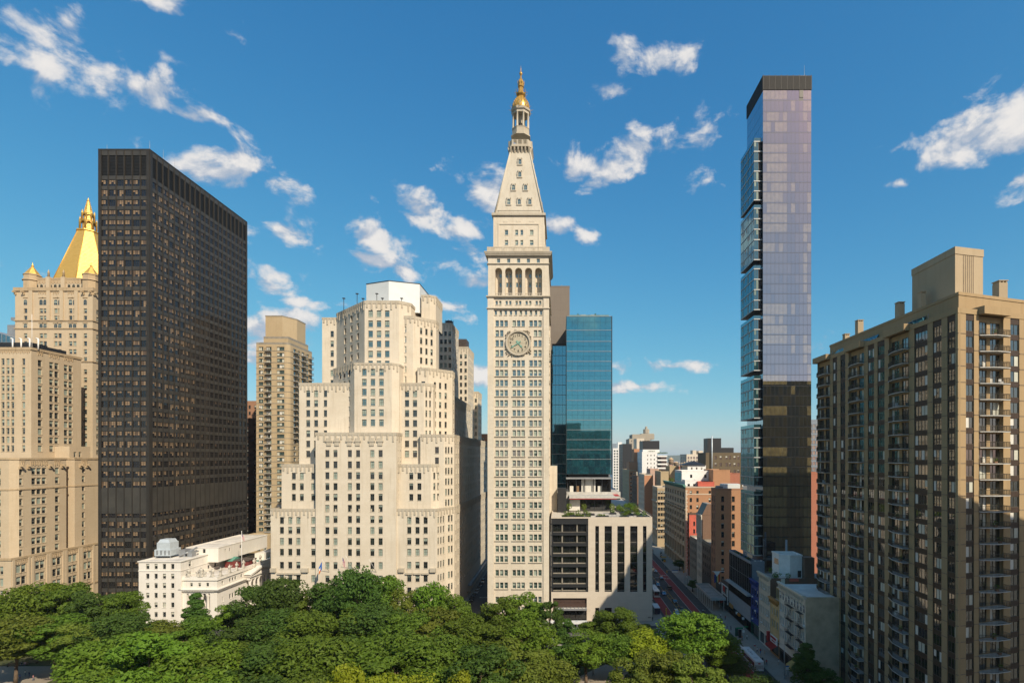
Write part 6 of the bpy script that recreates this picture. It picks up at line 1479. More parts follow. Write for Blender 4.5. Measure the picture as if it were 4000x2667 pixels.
    for k, (a, b) in enumerate(((30, 41), (16, 24), (4, 9))):
        q = MB()
        P = [fi.pt(a, .9, zp + .3), fi.pt(b, .9, zp + .3), fi.pt(b, .05, zp + 1.7), fi.pt(a, .05, zp + 1.7)]; q.face(P); q.build('greenhouse_light', M['twrglass'], r)
    # bulkhead and chimneys
    q = MB(); bx0, bx1, by0, by1 = PX(3731, 117.6), PX(3851, 118.7), 117.6, 132.0; zb = ZC + 41.1 * S
    P = [(bx0, by0), (bx1, by0 + 1.9), (bx1, by1 + 1), (bx0, by1)]; q.prism(P, z5 - .5, zb - 1.6, 0); q.ringbox(P, .5, zb - 1.6, zb, .12, 0); q.face([(x, y, zb - .3) for x, y in P], 0)
    for t in range(6): u = 1 + t * 1.0; f_ = Frame(P[0], P[1]); q.fbox(f_, 2.2 + t * .55, 2.35 + t * .55, 0, .05, z5, zb - 1.7, 1)
    f_ = Frame(P[3], P[0]); q.fbox(f_, 8.2, 9.8, 0, .9, z5 + 3.2, z5 + 3.9, 2); q.build('bulkhead', [M['bulk'], M['brownband'], M['steel']], r)
    for zxx, zy0, w, Yc in ((845, 345, 36, 125), (687, 420, 44, 130), (392, 550, 40, 147), (295, 650, 34, 152), (1420, 265, 62, 111)):
        px_ = zx(zxx); x = PX(px_, Yc); wd = w * .542 * Yc / F; zt_ = PZ(950 + .542 * zy0, Yc); q = MB()
        q.box(x - wd / 2, x + wd / 2, Yc, Yc + wd, z5 - 1, zt_ - .5, 0); q.box(x - wd / 2 - .1, x + wd / 2 + .1, Yc - .1, Yc + wd + .1, zt_ - .18, zt_, 0)
        for sx in (-1, 0, 1): q.box(x + sx * wd * .38 - .1, x + sx * wd * .38 + .1, Yc, Yc + wd, zt_ - .5, zt_ - .18, 0)
        q.build('chimney', M['bulk'], r)
    q = MB()
    for i in range(9): u = 2 + i * 5; A = fi.pt(u, .35, zp + .1); q.tube(A, (A[0], A[1], zp + 1.9), .05, .05, 4)
    q.build('roof_pipework', M['steel'], r, 'stuff')
M['brownband'] = plain('dark concrete joint', (0.20, 0.15, 0.10), .9, var=.3)
M['bulk'] = stone('tan bulkhead brick', (0.42, 0.33, 0.215), (0.385, 0.30, 0.195), .6, .2, .008, .35, .3)
balcony_block()
# ---------------------------------------------------------------- south side of the cross street, near row
XS = 66.5
M['brickdk'] = stone('dull brown brick', (0.20, 0.125, 0.085), (0.16, 0.10, 0.07), .5, .18, .01, .6, .4)
M['warmbrick'] = stone('orange brown brick', (0.43, 0.235, 0.13), (0.36, 0.19, 0.105), .55, .2, .012, .6, .25)
M['pink'] = plain('pale pink render', (0.50, 0.34, 0.26), .9, var=.15)
M['grime2'] = stone('grey tan stone', (0.36, 0.32, 0.255), (0.33, 0.29, 0.23), 1.5, .6, .01, .4, .4)
STYLES['twin'] = dict(fr=.1, nx=2, nz=1, bar=.1, mode='none', nv=1, mats=[M['steel'], M['glassteal'], M['blind']])
M['olivebrick'] = stone('olive brown brick', (0.135, 0.105, 0.065), (0.11, 0.085, 0.055), .6, .2, .01, .5, .3)
M['tankwood'] = plain('weathered tank staves', (0.27, 0.20, 0.14), .9, var=.3, scale=2); M['tankroof'] = plain('tan tank cone', (0.46, 0.33, 0.20), .8)
M['bluepaint'] = plain('deep blue paint', (0.016, 0.05, 0.22), .5, var=.2)
M['cream'] = stone('cream painted masonry', (0.58, 0.50, 0.39), (0.54, 0.465, 0.36), 1.2, .5, .01, .3, .5)
M['yellow'] = plain('ochre painted masonry', (0.56, 0.40, 0.19), .8, var=.25, scale=.5); M['ochre'] = plain('orange ochre trim', (0.44, 0.22, 0.06), .7, var=.3)
M['pale'] = stone('pale painted masonry', (0.66, 0.60, 0.50), (0.62, 0.56, 0.465), 1.2, .5, .008, .3, .5)
M['stucco'] = plain('tan stucco', (0.50, 0.40, 0.27), .9, var=.3, scale=.35); M['redpaint'] = plain('coral red paint', (0.52, 0.115, 0.075), .8, var=.2, scale=.4)
M['anxglass'] = glass('annex glass', (0.03, 0.05, 0.045), .30, tint=(.85, 1, .95), wav=.6); M['frost'] = plain('frosted white glass panel', (0.36, 0.36, 0.37), .3, var=.2, coat=.5)
M['bluegrey'] = plain('blue grey metal cladding', (0.20, 0.24, 0.28), .5, .1, .15); M['greenpaint'] = plain('dark green paint', (0.01, 0.09, 0.06), .6); M['orangepaint'] = plain('orange sign', (0.6, 0.2, 0.02), .6)
M['olive'] = plain('olive awning', (0.10, 0.105, 0.02), .8); M['canvas'] = plain('yellow canvas', (0.42, 0.30, 0.09), .85, var=.15); M['navy'] = plain('navy sign', (0.012, 0.016, 0.04), .6)
M['shop'] = glass('shop window glass', (0.02, 0.02, 0.02), .12)
STYLES['shopf'] = dict(fr=.08, nx=2, nz=1, zs=[.75], bar=.08, mode='none', nv=1, mats=[M['dark'], M['shop'], M['blind']])
STYLES['anx'] = dict(fr=.04, nx=1, nz=1, bar=0, mode='none', nv=1, mats=[M['steel'], M['anxglass'], M['blind']])
STYLES['oldarch'] = dict(arch=True, bar=.07, mats=[M['white'], M['glass'], M['blind']])
def street_house(name, label, Y0, Y1, depth, z1, mat, n, pitch, wh, ww, style='oldw', side='brick', top='roof', first=2.2, shopz=4.6, par=.7, cornice=None, x=XS):
    xs = x; poly = rect(xs, xs + depth, Y0, Y1); B = Bld(name, label, 'building', (xs + depth / 2, (Y0 + Y1) / 2, 0))
    rows = []; z = z1 - first
    while z - wh > shopz + .3: rows.append((z - wh, z)); z -= pitch
    L = Y1 - Y0; fr = Frame((xs, Y1), (xs, Y0))
    B.wall((xs, Y1), (xs, Y0), shopz, z1, cols_even(n, L, ww), rows, rec=.25, sill=.12, style=style)
    B.wall((xs, Y1), (xs, Y0), 0, shopz, cols_even(max(1, n // 2), L, L / max(1, n // 2) - .7), [(.3, shopz - 1.1)], rec=.35, m=3, style='shopf')
    B.wall(poly[0], poly[1], 0, z1, m=2); B.wall(poly[1], poly[2], 0, z1, m=2); B.wall(poly[2], poly[3], 0, z1, m=2)
    B.mb.face([(a, b, z1) for a, b in poly], 1); B.mb.fbox(fr, .01, L - .01, -.3, .02, z1, z1 + par, 0)
    B.mb.box(xs + .31, xs + depth, Y0 + .002, Y0 + .25, z1, z1 + .5, 2)
    if cornice:
        for d0, za, zb in ((.35, -.9, -.45), (.7, -.45, -.1), (.9, -.1, .2)): B.mb.fbox(fr, 0.004, L - .004, 0.003, d0, z1 + par + za, z1 + par + zb - .003, 3 if cornice == 'trim' else 0)
        for i in range(int(L / 1.1)): B.mb.fbox(fr, .3 + i * 1.1, .55 + i * 1.1, .01, .6, z1 + par - 1.6, z1 + par - .46, 3 if cornice == 'trim' else 0)
    B.mb.fbox(fr, .006, L - .006, 0.0, .2, shopz - .25, shopz + .1, 0)
    return B, fr, rows
def close(B, mats): B.mb.build('wall', [M[q] for q in mats], B.root)
def ac_unit(fr, u, z, parent): q = MB(); q.fbox(fr, u - .33, u + .33, -.1, .45, z, z + .42); q.fbox(fr, u - .26, u + .26, .45, .47, z + .06, z + .36, 1); q.build('air_conditioner', [M['white'], M['steel']], parent)

B, fr, rows = street_house('pale_fire_escape_house', 'pale painted row building with arched top windows and fire escapes', 146, 163.4, 22, 23.0, 'pale', 10, 3.9, 2.4, .95, side='stucco', shopz=4.4, cornice='y', first=5.4)
for i in range(9): u = .9 + i * (17.4 - 1.8) / 8; B.win('oldarch', 1.0, 2.4, fr.pt(u, .06, 19.0), fr.ang); arch_fill(B.mb, fr, u - .62, u + .62, 20.75, 21.9, 0.01, .18, 0, 6)
B.mb.box(66.9, 68, 163.0, 163.3, 23, 24.6, 0); B.mb.box(84, 88, 146.1, 163.3, 23, 26.5, 4)
close(B, ['pale', 'roofw', 'stucco', 'darkbrown', 'darkbrick'])
fire_escape(fr, 6.2, 10.4, [18.6, 14.7, 10.8, 6.9], B.root)
fire_escape(fr, 13.2, 16.4, [18.6, 14.7, 10.8, 6.9], B.root)
for u, z in ((1.4, 15.2), (3.0, 11.2), (12.3, 7.4), (16.6, 15.3)): ac_unit(fr, u, z, B.root)
q = MB(); q.box(79, 81, 150, 152, 23, 24.0); q.tube((79.6, 151, 24), (79.6, 151, 26.4), .14, .14, 6); q.tube((80.4, 151, 24), (80.4, 151, 26), .12, .12, 6); q.build('roof_vent', M['black'], B.root)
q = MB(); q.face([(78, 147.5, 23.1), (80.5, 147.5, 23.1), (81.5, 147.5, 25.0), (79, 147.5, 25.0)]); q.box(81.4, 83.6, 147, 149.4, 23, 25); q.build('roof_hatch', M['stucco'], B.root)
B, fr, rows = street_house('ochre_shop_house', 'narrow ochre row building over a red and white shop sign', 163.6, 170.4, 16, 16.8, 'yellow', 3, 3.7, 2.3, 1.0, side='brick', cornice='trim', shopz=6.0)
g = rect(68.2, 80, 163.8, 170.2); B.ring(g, 16.8, 20.6, {3: (cols_even(5, 6.4, .95, .2, .2), [(17.4, 20.2)], 'anx'), 0: (cols_even(6, 11.8, 1.5, .3, .3), [(17.4, 20.2)], 'anx')}, 1, m=0)
close(B, ['yellow', 'roofw', 'brick', 'ochre'])
q = MB(); q.fbox(fr, .5, 6.2, .21, .45, 3.9, 6.1, 0); q.fbox(fr, .1, .9, .46, 1.3, 3.6, 6.6, 1); sg = q.build('shop_sign', [M['white'], M['red']], B.root)
for k, (a, b, z0_, z1_) in enumerate(((1.3, 5.6, 5.05, 5.8), (2.2, 5.0, 4.25, 4.7))):
    q = MB(); n = 9 - 2 * k
    for i in range(n): u = a + i * (b - a) / n; q.fbox(fr, u, u + (b - a) / n * .72, .45, .52, z0_ + .1 * (i % 2), z1_)
    q.build('sign_lettering', M['red'], sg)
q = MB(); P = [fr.pt(.6, .3, 3.8), fr.pt(6.2, .3, 3.8), fr.pt(6.2, 1.9, 2.9), fr.pt(.6, 1.9, 2.9)]; q.face(P[::-1]); q.face(P); q.fbox(fr, .6, 6.2, 1.86, 1.9, 2.5, 2.9); q.build('awning', M['redawn'] if 'redawn' in M else M['red'], B.root)
B, fr, rows = street_house('cream_cornice_house', 'cream row building with brick side and a white rooftop penthouse', 170.6, 180.3, 27, 22.6, 'cream', 5, 3.9, 2.4, 1.05, side='brick', cornice='y', shopz=5.0)
B.mb.box(77.5, 80.6, 170.7, 174, 22.6, 29.6, 2)
close(B, ['cream', 'roof', 'brickdk', 'pale'])
for u, z in ((2.2, 14.4), (7.4, 10.4), (5.0, 18.4), (2.4, 6.8)): ac_unit(fr, u, z, B.root)
q = MB(); ph = [(70.6, 178), (70.9, 174.6), (73.6, 172.4), (77.4, 172.4), (77.4, 179), (70.6, 179.5)]; q.prism([(a, b) for a, b in ph], 22.6, 29.8, 0, 1); q.ringbox(ph, .3, 29.8, 30.2, .15, 0); pent = q.build('penthouse', [M['white'], M['roofw']], B.root)
q = MB(); f2 = Frame((70.6, 178), (70.9, 174.6)); q.fbox(f2, .3, 3.1, -.05, .04, 26.6, 28.4); f3 = Frame((73.6, 172.4), (77.4, 172.4)); q.fbox(f3, 2.4, 3.5, -.05, .04, 23, 25.2); q.build('window', M['glass'], pent)
rd = random.Random(5); q = MB()
for a, b in ((68.4, 171.5), (69.4, 173.4), (70.0, 172), (72.4, 171.4), (70.4, 179.8)): leaves(q, rd, a, b, 23.7, .9, .8, .9, 90, .2)
q.build('roof_planting', M['leaf'], B.root); q = MB(); q.box(69.6, 71.8, 171.2, 172.2, 22.6, 23.9); q.build('roof_awning', M['white'], B.root); q = MB(); q.box(72.6, 75.4, 170.25, 170.6, 22.2, 23.1); q.build('planter', M['redpaint'], B.root)
q = MB(); q.tube((76.6, 182.5, 16), (76.6, 182.5, 33.5), .35, .35, 8); q.build('flue', M['steel'], B.root)
B, fr, rows = street_house('deep_blue_house', 'narrow deep blue painted row building beside the glass annex', 180.6, 187.6, 18, 18.6, 'bluepaint', 3, 3.7, 2.3, 1.6, style='old', side='darkbrick', cornice='y', shopz=5.0)
close(B, ['bluepaint', 'roof', 'darkbrick', 'greenpaint'])
for u, z in ((1.5, 13.2), (5.6, 12.6), (4.2, 9.0), (1.7, 5.6)): ac_unit(fr, u, z, B.root)
# glass annex
B = Bld('glass_annex', 'low glass annex with frosted band over the shops below the condominium', 'building', (70, 200, 0)); xs, Y0, Y1 = XS, 188.0, 212.0; fr = Frame((xs, Y1), (xs, Y0)); zt = 24.2
AP = [(xs, Y0), (xs + 4.8, Y0), (xs + 4.8, Y0 + 3.2), (xs + 2.3, Y0 + 3.2), (xs + 2.3, Y1), (xs, Y1)]
for a_, b_ in zip(AP[:-1], AP[1:]): B.wall(a_, b_, 0, zt, m=2)
B.mb.face([(a_, b_, zt) for a_, b_ in AP], 1)
B.mb.fbox(fr, 0, 24, -.4, 0, 0, zt, 0); B.mb.fbox(fr, 0, 24, 0, 1.3, 12.8, 13.6, 4); B.mb.ringbox(AP, .15, zt, zt + .9, .02, 2)
for i in range(12):
    u = i * 2 + 1
    B.win('anx', 1.92, 5.1, fr.pt(u, .06, 19.0), fr.ang); B.win('anx', 1.92, 5.2, fr.pt(u, .06, 13.7), fr.ang); B.win('shopf', 1.95, 3.5, fr.pt(u, .06, 9.3), fr.ang)
for i in range(12):
    for k in range(4): q = MB(); q.fbox(fr, i * 2 + .04, i * 2 + 1.96, 0.02, .14, 3.9 + k * 1.33, 3.9 + k * 1.33 + 1.28); q.build('frosted_panel', M['frost'], B.root)
for i in range(8): B.win('shopf', 2.8, 3.4, fr.pt(i * 3 + 1.5, .06, .3), fr.ang)
close(B, ['dark', 'roof', 'bluegrey', 'steel', 'podslab'])
q = MB(); q.fbox(fr, 1.0, 5.4, .1, .4, 3.2, 4.6, 0); q.build('shop_sign', M['ochre'], B.root)
for u, m_ in ((10.5, 'white'), (12.2, 'orangepaint'), (13.4, 'orangepaint'), (17.5, 'white')): q = MB(); q.fbox(fr, u, u + .5, .2, .9, 2.9, 3.7); q.build('projecting_sign', M[m_], B.root)
rd = random.Random(9); q = MB()
for i in range(9): a, b = xs + rd.uniform(.8, 1.6), rd.uniform(192.5, 210); leaves(q, rd, a, b, zt + .6, 1.0, 1.0, .5, 30, .2)
q.build('roof_planting', M['leafdark'], B.root)
for a, b, m_ in ((xs + .6, 189.4, 'white'), (xs + 2.8, 189.6, 'white'), (xs + .4, 196, 'redpaint'), (xs + .4, 199, 'bluepaint'), (xs + .4, 203, 'wood'), (xs + .4, 207, 'greenpaint')): q = MB(); q.box(a, a + 1.6, b, b + .8, zt + .4, zt + .5); q.box(a, a + .1, b, b + .8, zt, zt + .4); q.box(a + 1.5, a + 1.6, b, b + .8, zt, zt + .9); q.build('terrace_seat', M[m_], B.root)
# small shops and the steel canopy beyond
B, fr, rows = street_house('red_sign_shop', 'small two storey shop with white frames and red awning', 213, 222, 12, 11.0, 'darkbrown', 2, 3.4, 2.4, 3.2, side='darkbrick', shopz=4.4, par=.5)
for z0_, z1_ in ((6.0, 6.35), (9.6, 9.9)): B.mb.fbox(fr, 1, 8.8, .02, .35, z0_, z1_, 4)
B.mb.fbox(fr, 1, 1.4, .02, .33, 3, 9.6, 4); B.mb.fbox(fr, 8.4, 8.8, .02, .33, 3, 9.6, 4)
close(B, ['darkbrown', 'roof', 'darkbrick', 'dark', 'white'])
q = MB(); P = [fr.pt(1.5, .3, 4.2), fr.pt(6.5, .3, 4.2), fr.pt(6.5, 2.1, 3.1), fr.pt(1.5, 2.1, 3.1)]; q.face(P[::-1]); q.face(P); q.build('awning', M['red'], B.root)
q = MB(); q.fbox(fr, 2.0, 4.8, .1, .22, 7, 9.2); q.build('red_panel', M['red'], B.root)
B, fr, rows = street_house('grey_corner_shop', 'low grey shop below the tall brick building', 222.2, 230.2, 11, 8.2, 'charcoal', 2, 3.4, 2.0, 2.6, side='darkbrick', shopz=4.0, par=.4); close(B, ['charcoal', 'roof', 'darkbrick', 'dark'])
t = text_at('on', 2.0, (xs - .35, 224.6, 9.4), -math.pi / 2, .2); t.build('lettering', M['white'], B.root)
b = thing('rainbow_banner', 'rainbow banner hanging from a white pole over the pavement', 'banner', (64, 223, 9)); q = MB(); q.tube((PX(2783, 218), 218, 15.2), (xs, 218.3, 15.2), .1, .1, 6); q.build('pole', M['white'], b)
cols_ = ['flagblue', 'bluepaint', 'greenpaint', 'yellow', 'orangepaint', 'red']; a = PX(2790, 218)
for i, c in enumerate(cols_): q = MB(); q.box(a + i * .38, a + i * .38 + .375, 217.98, 218.02, 10.6 + (.3 if i % 2 else 0), 14.0); q.build('stripe', M[c], b)
q = MB(); q.face([(a - .2, 217.97, 15.1), (a + 1.1, 217.97, 13.2), (a + 2.4, 217.97, 15.1)]); q.face([(a - .2, 217.96, 15.1), (a + 2.4, 217.96, 15.1), (a + 1.1, 217.96, 13.2)]); q.build('flag', M['white'], b)
c = thing('pavement_canopy', 'long grey flat canopy on slim posts over the pavement', 'canopy', (62.5, 225, 0)); q = MB(); q.box(59.8, 65.6, 213.5, 238, 5.0, 5.2, 0); q.ringbox(rect(59.8, 65.6, 213.5, 238), .12, 4.7, 5.8, .02, 1); q.build('deck', [M['roof'], M['podslab']], c)
for i in range(9):
    q = MB(); y = 214.2 + i * 2.9; q.tube((60.4, y, 0), (60.4, y, 4.75), .09, .09, 6); q.build('post', M['white'], c)
    if i % 2 == 0: q = MB(); q.tube((65.0, y, 0), (65.0, y, 4.75), .09, .09, 6); q.build('post', M['white'], c)

# ---------------------------------------------------------------- south side, second block
def far_side(name, label, pxn, pxf, pxr, ytop, mat, side, n_side, n_front, pitch=3.8, wh=2.2, ww=1.2, style='old', x=XS, top='roof', rows_cut=None, trim=None, front_cols=None, first=1.8, extra=None, par=.8):
    """corner block on the street line: north side from photo column pxf to pxn, west side on to column pxr"""
    Y0, Y1 = PY(pxn, x), PY(pxf, x); x1 = PX(pxr, Y0); z1 = PZ(ytop, Y0); poly = rect(x, x1, Y0, Y1); B = Bld(name, label, 'building', ((x + x1) / 2, (Y0 + Y1) / 2, 0))
    rows = []; z = z1 - first
    while z - wh > 4.6: rows.append((z - wh, z)); z -= pitch
    B.wall((x, Y1), (x, Y0), 0, z1, cols_even(n_side, Y1 - Y0, ww), rows, rec=.25, sill=.12, style=style, m=0)
    B.wall(poly[0], poly[1], 0, z1, front_cols(Y0, x) if front_cols else (cols_even(n_front, x1 - x, ww) if n_front else []), rows, rec=.22, sill=.1, style=style, m=2)
    B.wall(poly[1], poly[2], 0, z1, m=2); B.wall(poly[2], poly[3], 0, z1, m=2); B.mb.face([(a, b, z1) for a, b in poly], 1); B.mb.ringbox(poly, .3, z1, z1 + par, .04, 3)
    if extra: extra(B, Y0, Y1, x1, z1, rows)
    B.mb.build('wall', [M[mat], M[top], M[side], M[trim or mat]], B.root); return B
def ex(B, Y0, Y1, x1, z1, rows):
    fn = Frame((XS, Y1), (XS, Y0)); B.mb.fbox(fn, Y1 - Y0 - .9, Y1 - Y0 - .005, -.1, .1, 0, z1, 3)
    q = MB(); q.box(70, 77.5, Y0 + 1.5, Y0 + 6, z1, z1 + 2.6, 0); q.box(67.5, 69.2, Y0 + 2, Y0 + 4, z1, z1 + 1.8, 1)
    for i in range(6): q.box(67 + i * .5, 67.3 + i * .5, Y0 + .6, Y0 + 1.2, z1, z1 + 1.6, 1)
    q.build('roof_plant', [M['screen'], M['steel']], B.root)
far_side('tall_brick_block', 'tall orange brown brick block with two columns of dark windows', 2795.7, 2778, 2902, 1914, 'brick', 'warmbrick', 2, 2, pitch=3.81, wh=2.4, ww=1.2, first=2.6, front_cols=lambda Y, x: [(PX(a, Y) - x, PX(b, Y) - x) for a, b in ((2817.4, 2828.5), (2858.5, 2870))], extra=ex)
plain_block('grey_rendered_shed', 'dark grey rendered building in the shade beside the tall brick block', rect(XS, 80, 238.2, 252.5), 22, 'charcoal', 'old', {3: 4}, trim='grime')
def mansard(B, Y0, Y1, x1, z1, rows):
    z2 = z1 + 5.4; B.mb.face([(XS, Y1, z1), (XS, Y0, z1), (XS + 2.6, Y0, z2), (XS + 2.6, Y1, z2)], 4 - 1); B.mb.face([(XS, Y0, z1), (x1, Y0, z1), (x1, Y0, z2), (XS + 2.6, Y0, z2)], 2); B.mb.face([(XS + 2.6, Y0, z2), (x1, Y0, z2), (x1, Y1, z2), (XS + 2.6, Y1, z2)], 1)
    fn = Frame((XS, Y1), (XS, Y0))
    for i in range(5): u = .3 + i * (fn.len - .6) / 4; B.mb.fbox(fn, u - .3, u + .3, 0, .35, z1 - 9, z1, 0)
    B.mb.fbox(fn, 0.01, fn.len - .01, .0, .5, z1 - .6, z1 + .2, 0); B.mb.fbox(fn, 0.01, fn.len - .01, .0, .45, z1 - 9.6, z1 - 9, 0)
far_side('mansard_house', 'pale narrow house with pilasters and a dark mansard roof', 2742, 2722, 2781, 2012, 'pale', 'brickdk', 3, 0, pitch=4.0, wh=2.5, ww=1.3, first=11, extra=mansard, trim='charcoal', par=.05)
plain_block('low_grey_house', 'low grey house with pale flat roof next to the mansard house', rect(XS, 76, 263.2, 277), PZ(2113, 264), 'grime', 'old', {3: 4}, top='roofw')
far_side('coral_wall_house', 'house with a coral red painted side wall and fire escape', 2692, 2686, 2730, 2010, 'darkbrick', 'redpaint', 3, 0, pitch=4.0, wh=2.3, ww=1.0, front_cols=lambda Y, x: [(PX(2708, Y) - x, PX(2715, Y) - x)], first=3.4)
STYLES['tripane'] = dict(fr=.1, nx=3, nz=1, bar=.1, mode='none', nv=1, mats=[M['cream'], M['glass'], M['blind']])
def loft(B, Y0, Y1, x1, z1, rows):
    fn = Frame((XS, Y1), (XS, Y0)); L = fn.len; m = B.mb
    for d, a, b in ((.5, -.4, .1), (1.1, .1, .6), (1.4, .6, 1.0)): m.fbox(fn, .01, L - .01, 0, d, z1 + a, z1 + b - .004, 3)
    for i in range(int(L / 1.2)): m.fbox(fn, .4 + i * 1.2, .8 + i * 1.2, 0, 1.0, z1 - 1.0, z1 - .02, 3)
    for z in (z1 - 12.4, 14.0, 6.2): m.fbox(fn, .01, L - .01, 0, .4, z, z + .5, 0)
    for i in range(9): u = 1.2 + i * (L - 2.4) / 8; m.fbox(fn, u - .55, u + .55, 0, .32, 0, z1 - 12.4, 0)
    fw = Frame((XS, Y0), (x1, Y0)); 
    for z in range(0, int(z1) - 1): m.fbox(fw, .0, .7 + .35 * (z % 2), 0, .05, z + .1, z + .95, 4)
    for z in (z1 - .6, z1 - 4.2, z1 - 16): m.fbox(fw, .01, fw.len, 0, .12, z, z + .5, 4)
B = Bld('green_cornice_loft', 'long limestone loft building with green copper cornice and brick end wall', 'building', (75, 315, 0)); x = XS; Y0, Y1 = PY(2678, x), PY(2597, x); x1 = PX(2792, Y0); z1 = PZ(1900, Y0); L = Y1 - Y0
B.wall((x, Y1), (x, Y0), 14.5, z1, [(1.2 + i * (L - 2.4) / 8 + .75, 1.2 + (i + 1) * (L - 2.4) / 8 - .75) for i in range(8)], [(z1 - 3.2 - i * 4.0 - 2.6, z1 - 3.2 - i * 4.0) for i in range(7)], rec=.35, style='tripane')
B.wall((x, Y1), (x, Y0), 0, 14.5, [(1.2 + i * (L - 2.4) / 8 + .7, 1.2 + (i + 1) * (L - 2.4) / 8 - .7) for i in range(8)], [(.4, 5.6), (7.0, 13.6)], rec=.5, style='tripane')
B.wall((x, Y0), (x1, Y0), 0, z1, [(PX(a, Y0) - x, PX(a + 9, Y0) - x) for a in (2694, 2720, 2768)], [(PZ(1900 + .1913 * q + 16, Y0), PZ(1900 + .1913 * q, Y0)) for q in (85, 230, 375, 520)], rec=.2, style='old', m=2)
B.wall((x1, Y0), (x1, Y1), 0, z1, m=2); B.wall((x1, Y1), (x, Y1), 0, z1, m=2); B.mb.face([(x, Y0, z1), (x1, Y0, z1), (x1, Y1, z1), (x, Y1, z1)], 1); loft(B, Y0, Y1, x1, z1, None)
B.mb.build('wall', [M['lofts'] if 'lofts' in M else M['buff'], M['roof'], M['warmbrick'], M['copper'], M['cream']], B.root)
for (a, b, y0, y1_, z_, m_, nm) in ((2663, 2786, 300, 318, PZ(1840, 300), 'white', 'penthouse'), (2676, 2724, 292, 299, PZ(1876, 292), 'white', 'penthouse'), (2786, 2852, 291, 310, PZ(1837, 291), 'warmbrick', 'rooftop_block'), (2727, 2790, 289, 298, PZ(1884, 289), 'redpaint', 'rooftop_block'), (2852, 2890, 300, 312, PZ(1850, 300), 'redbrick', 'rooftop_block')):
    q = MB(); P = rect(PX(a, y0), PX(b, y0), y0, y1_); q.prism(P, z1 - .5, z_, 0, 1); q.ringbox(P, .3, z_, z_ + .4, .08, 0); o = q.build(nm, [M[m_], M['roofw']], B.root)
    if nm == 'penthouse':
        for k in (.3, .75):
            w = MB(); u = P[0][0] + (P[1][0] - P[0][0]) * k; w.box(u - .6, u + .6, y0 - .06, y0 + .02, z_ - 3.6, z_ - 1.8); w.build('window', M['glass'], o)
    if a == 2663:
        for k in range(5): w = MB(); w.box(P[0][0] - .06, P[0][0] + .02, y0 + 1 + k * 3.4, y0 + 3.6 + k * 3.4, z_ - 5.5, z_ - 1); w.build('window', M['twrglass'], o)
q = MB(); rd = random.Random(2)
for a, b in ((69, 318), (69.5, 321), (71, 323), (68.6, 332), (69, 336)): leaves(q, rd, a, b, z1 + 1.5, 1.6, 1.6, 1.5, 120, .3)
q.build('roof_planting', M['leaf'], B.root)
# blocks further along and behind
def ex2(B, Y0, Y1, x1, z1, rows):
    fw = Frame((XS, Y0), (x1, Y0))
    for z in (z1 - 9.5, 12): B.mb.fbox(fw, 0, fw.len, 0, .8, z, z + .6, 3); B.mb.fbox(Frame((XS, Y1), (XS, Y0)), 0.01, Y1 - Y0 - .01, 0, .8, z, z + .6, 3)
far_side('brown_corner_block', 'brown corner block with pale ledge at the next crossing', 2568, 2549, 2612, 1906, 'buff', 'tanbrick', 4, 4, extra=ex2, ww=1.6, trim='cream', x=XS)
plain_block('tan_attic_block', 'tan brick block with a roof tank above the brown corner block', rect(PX(2581, 405), PX(2612, 405), 405, 430), PZ(1845, 405), 'tanbrick', 'old', {3: 3})
plain_block('tan_tank_house', 'plain tan brick rooftop block carrying two timber water tanks', rect(PX(2616, 420), PX(2652, 420), 420, 436), PZ(1824, 420), 'tanbrick', 'old', {3: 3})
far_side('pink_brick_block', 'pink brick block with rows of white framed windows', 2517, 2494, 2551, 1856, 'cream', 'orange', 5, 0, ww=1.9, style='oldw', pitch=4.2, wh=2.4)
plain_block('pale_pink_block', 'windowless pale pink block behind the brick row', rect(PX(2540, 470), PX(2574, 470), 470, 490), PZ(1835, 470), 'pink', 'old', {})
far_side('shaded_fire_escape_block', 'dark shaded block with fire escapes in the street row', 2488, 2469, 2500, 1862, 'darkbrick', 'brickdk', 6, 0)
def ex3(B, Y0, Y1, x1, z1, rows): B.mb.box(PX(2460, Y0), x1 + 3, Y0 + 5, Y0 + 25, z1 - 1, PZ(1804, Y0), 2); B.mb.box(PX(2478, Y0 + 10), x1 + 6, Y0 + 12, Y0 + 30, z1, PZ(1752, Y0), 2)
far_side('tan_stepped_block', 'tall tan stepped block in the middle of the street row', 2457, 2432, 2484, 1838, 'tanbrick', 'orange', 7, 2, extra=ex3, ww=1.4)
B = plain_block('white_terraced_block', 'white block with punched windows, planted terraces and black roof box', rect(PX(2508, 500), PX(2567, 500), 500, 530), PZ(1768, 500), 'white', 'old', {0: [(u, u + .8) for u in (4.8, 7.9, 11.0)], 3: 5}, pitch=3.7, wh=1.5)
q = MB(); P = rect(PX(2511, 503), PX(2576, 503), 503, 525); q.prism(P, PZ(1768, 500), PZ(1755, 503), 1); q.prism(P, PZ(1755, 503), PZ(1721, 503), 0); q.build('plant_screen', [M['charcoal'], M['white']], B.root)
for i in range(7):
    q = MB(); z = PZ(1778 + i * 15.6, 500); q.prism([(PX(2567.5, 500), 499), (PX(2606, 500), 499.5), (PX(2609, 500), 503), (PX(2609, 500), 520), (PX(2567.5, 500), 520)], z - 1.4, z, 0, bottom=True); q.build('terrace', M['white'], B.root)
    q = MB(); q.prism([(PX(2568, 501), 501), (PX(2603, 501), 501), (PX(2606, 501), 504), (PX(2606, 501), 519), (PX(2568, 501), 519)], z - 3.75, z - 1.4, 0); q.build('window_band', M['glass'], B.root)
q = MB(); rd = random.Random(3)
for a in range(2568, 2608, 6): leaves(q, rd, PX(a, 500), 500.5, PZ(1768, 500), 1.2, .8, .7, 25, .4)
for a in range(2535, 2560, 5): leaves(q, rd, PX(a, 500), 501.5, PZ(1765, 500), 1.3, .9, 1.3, 40, .4)
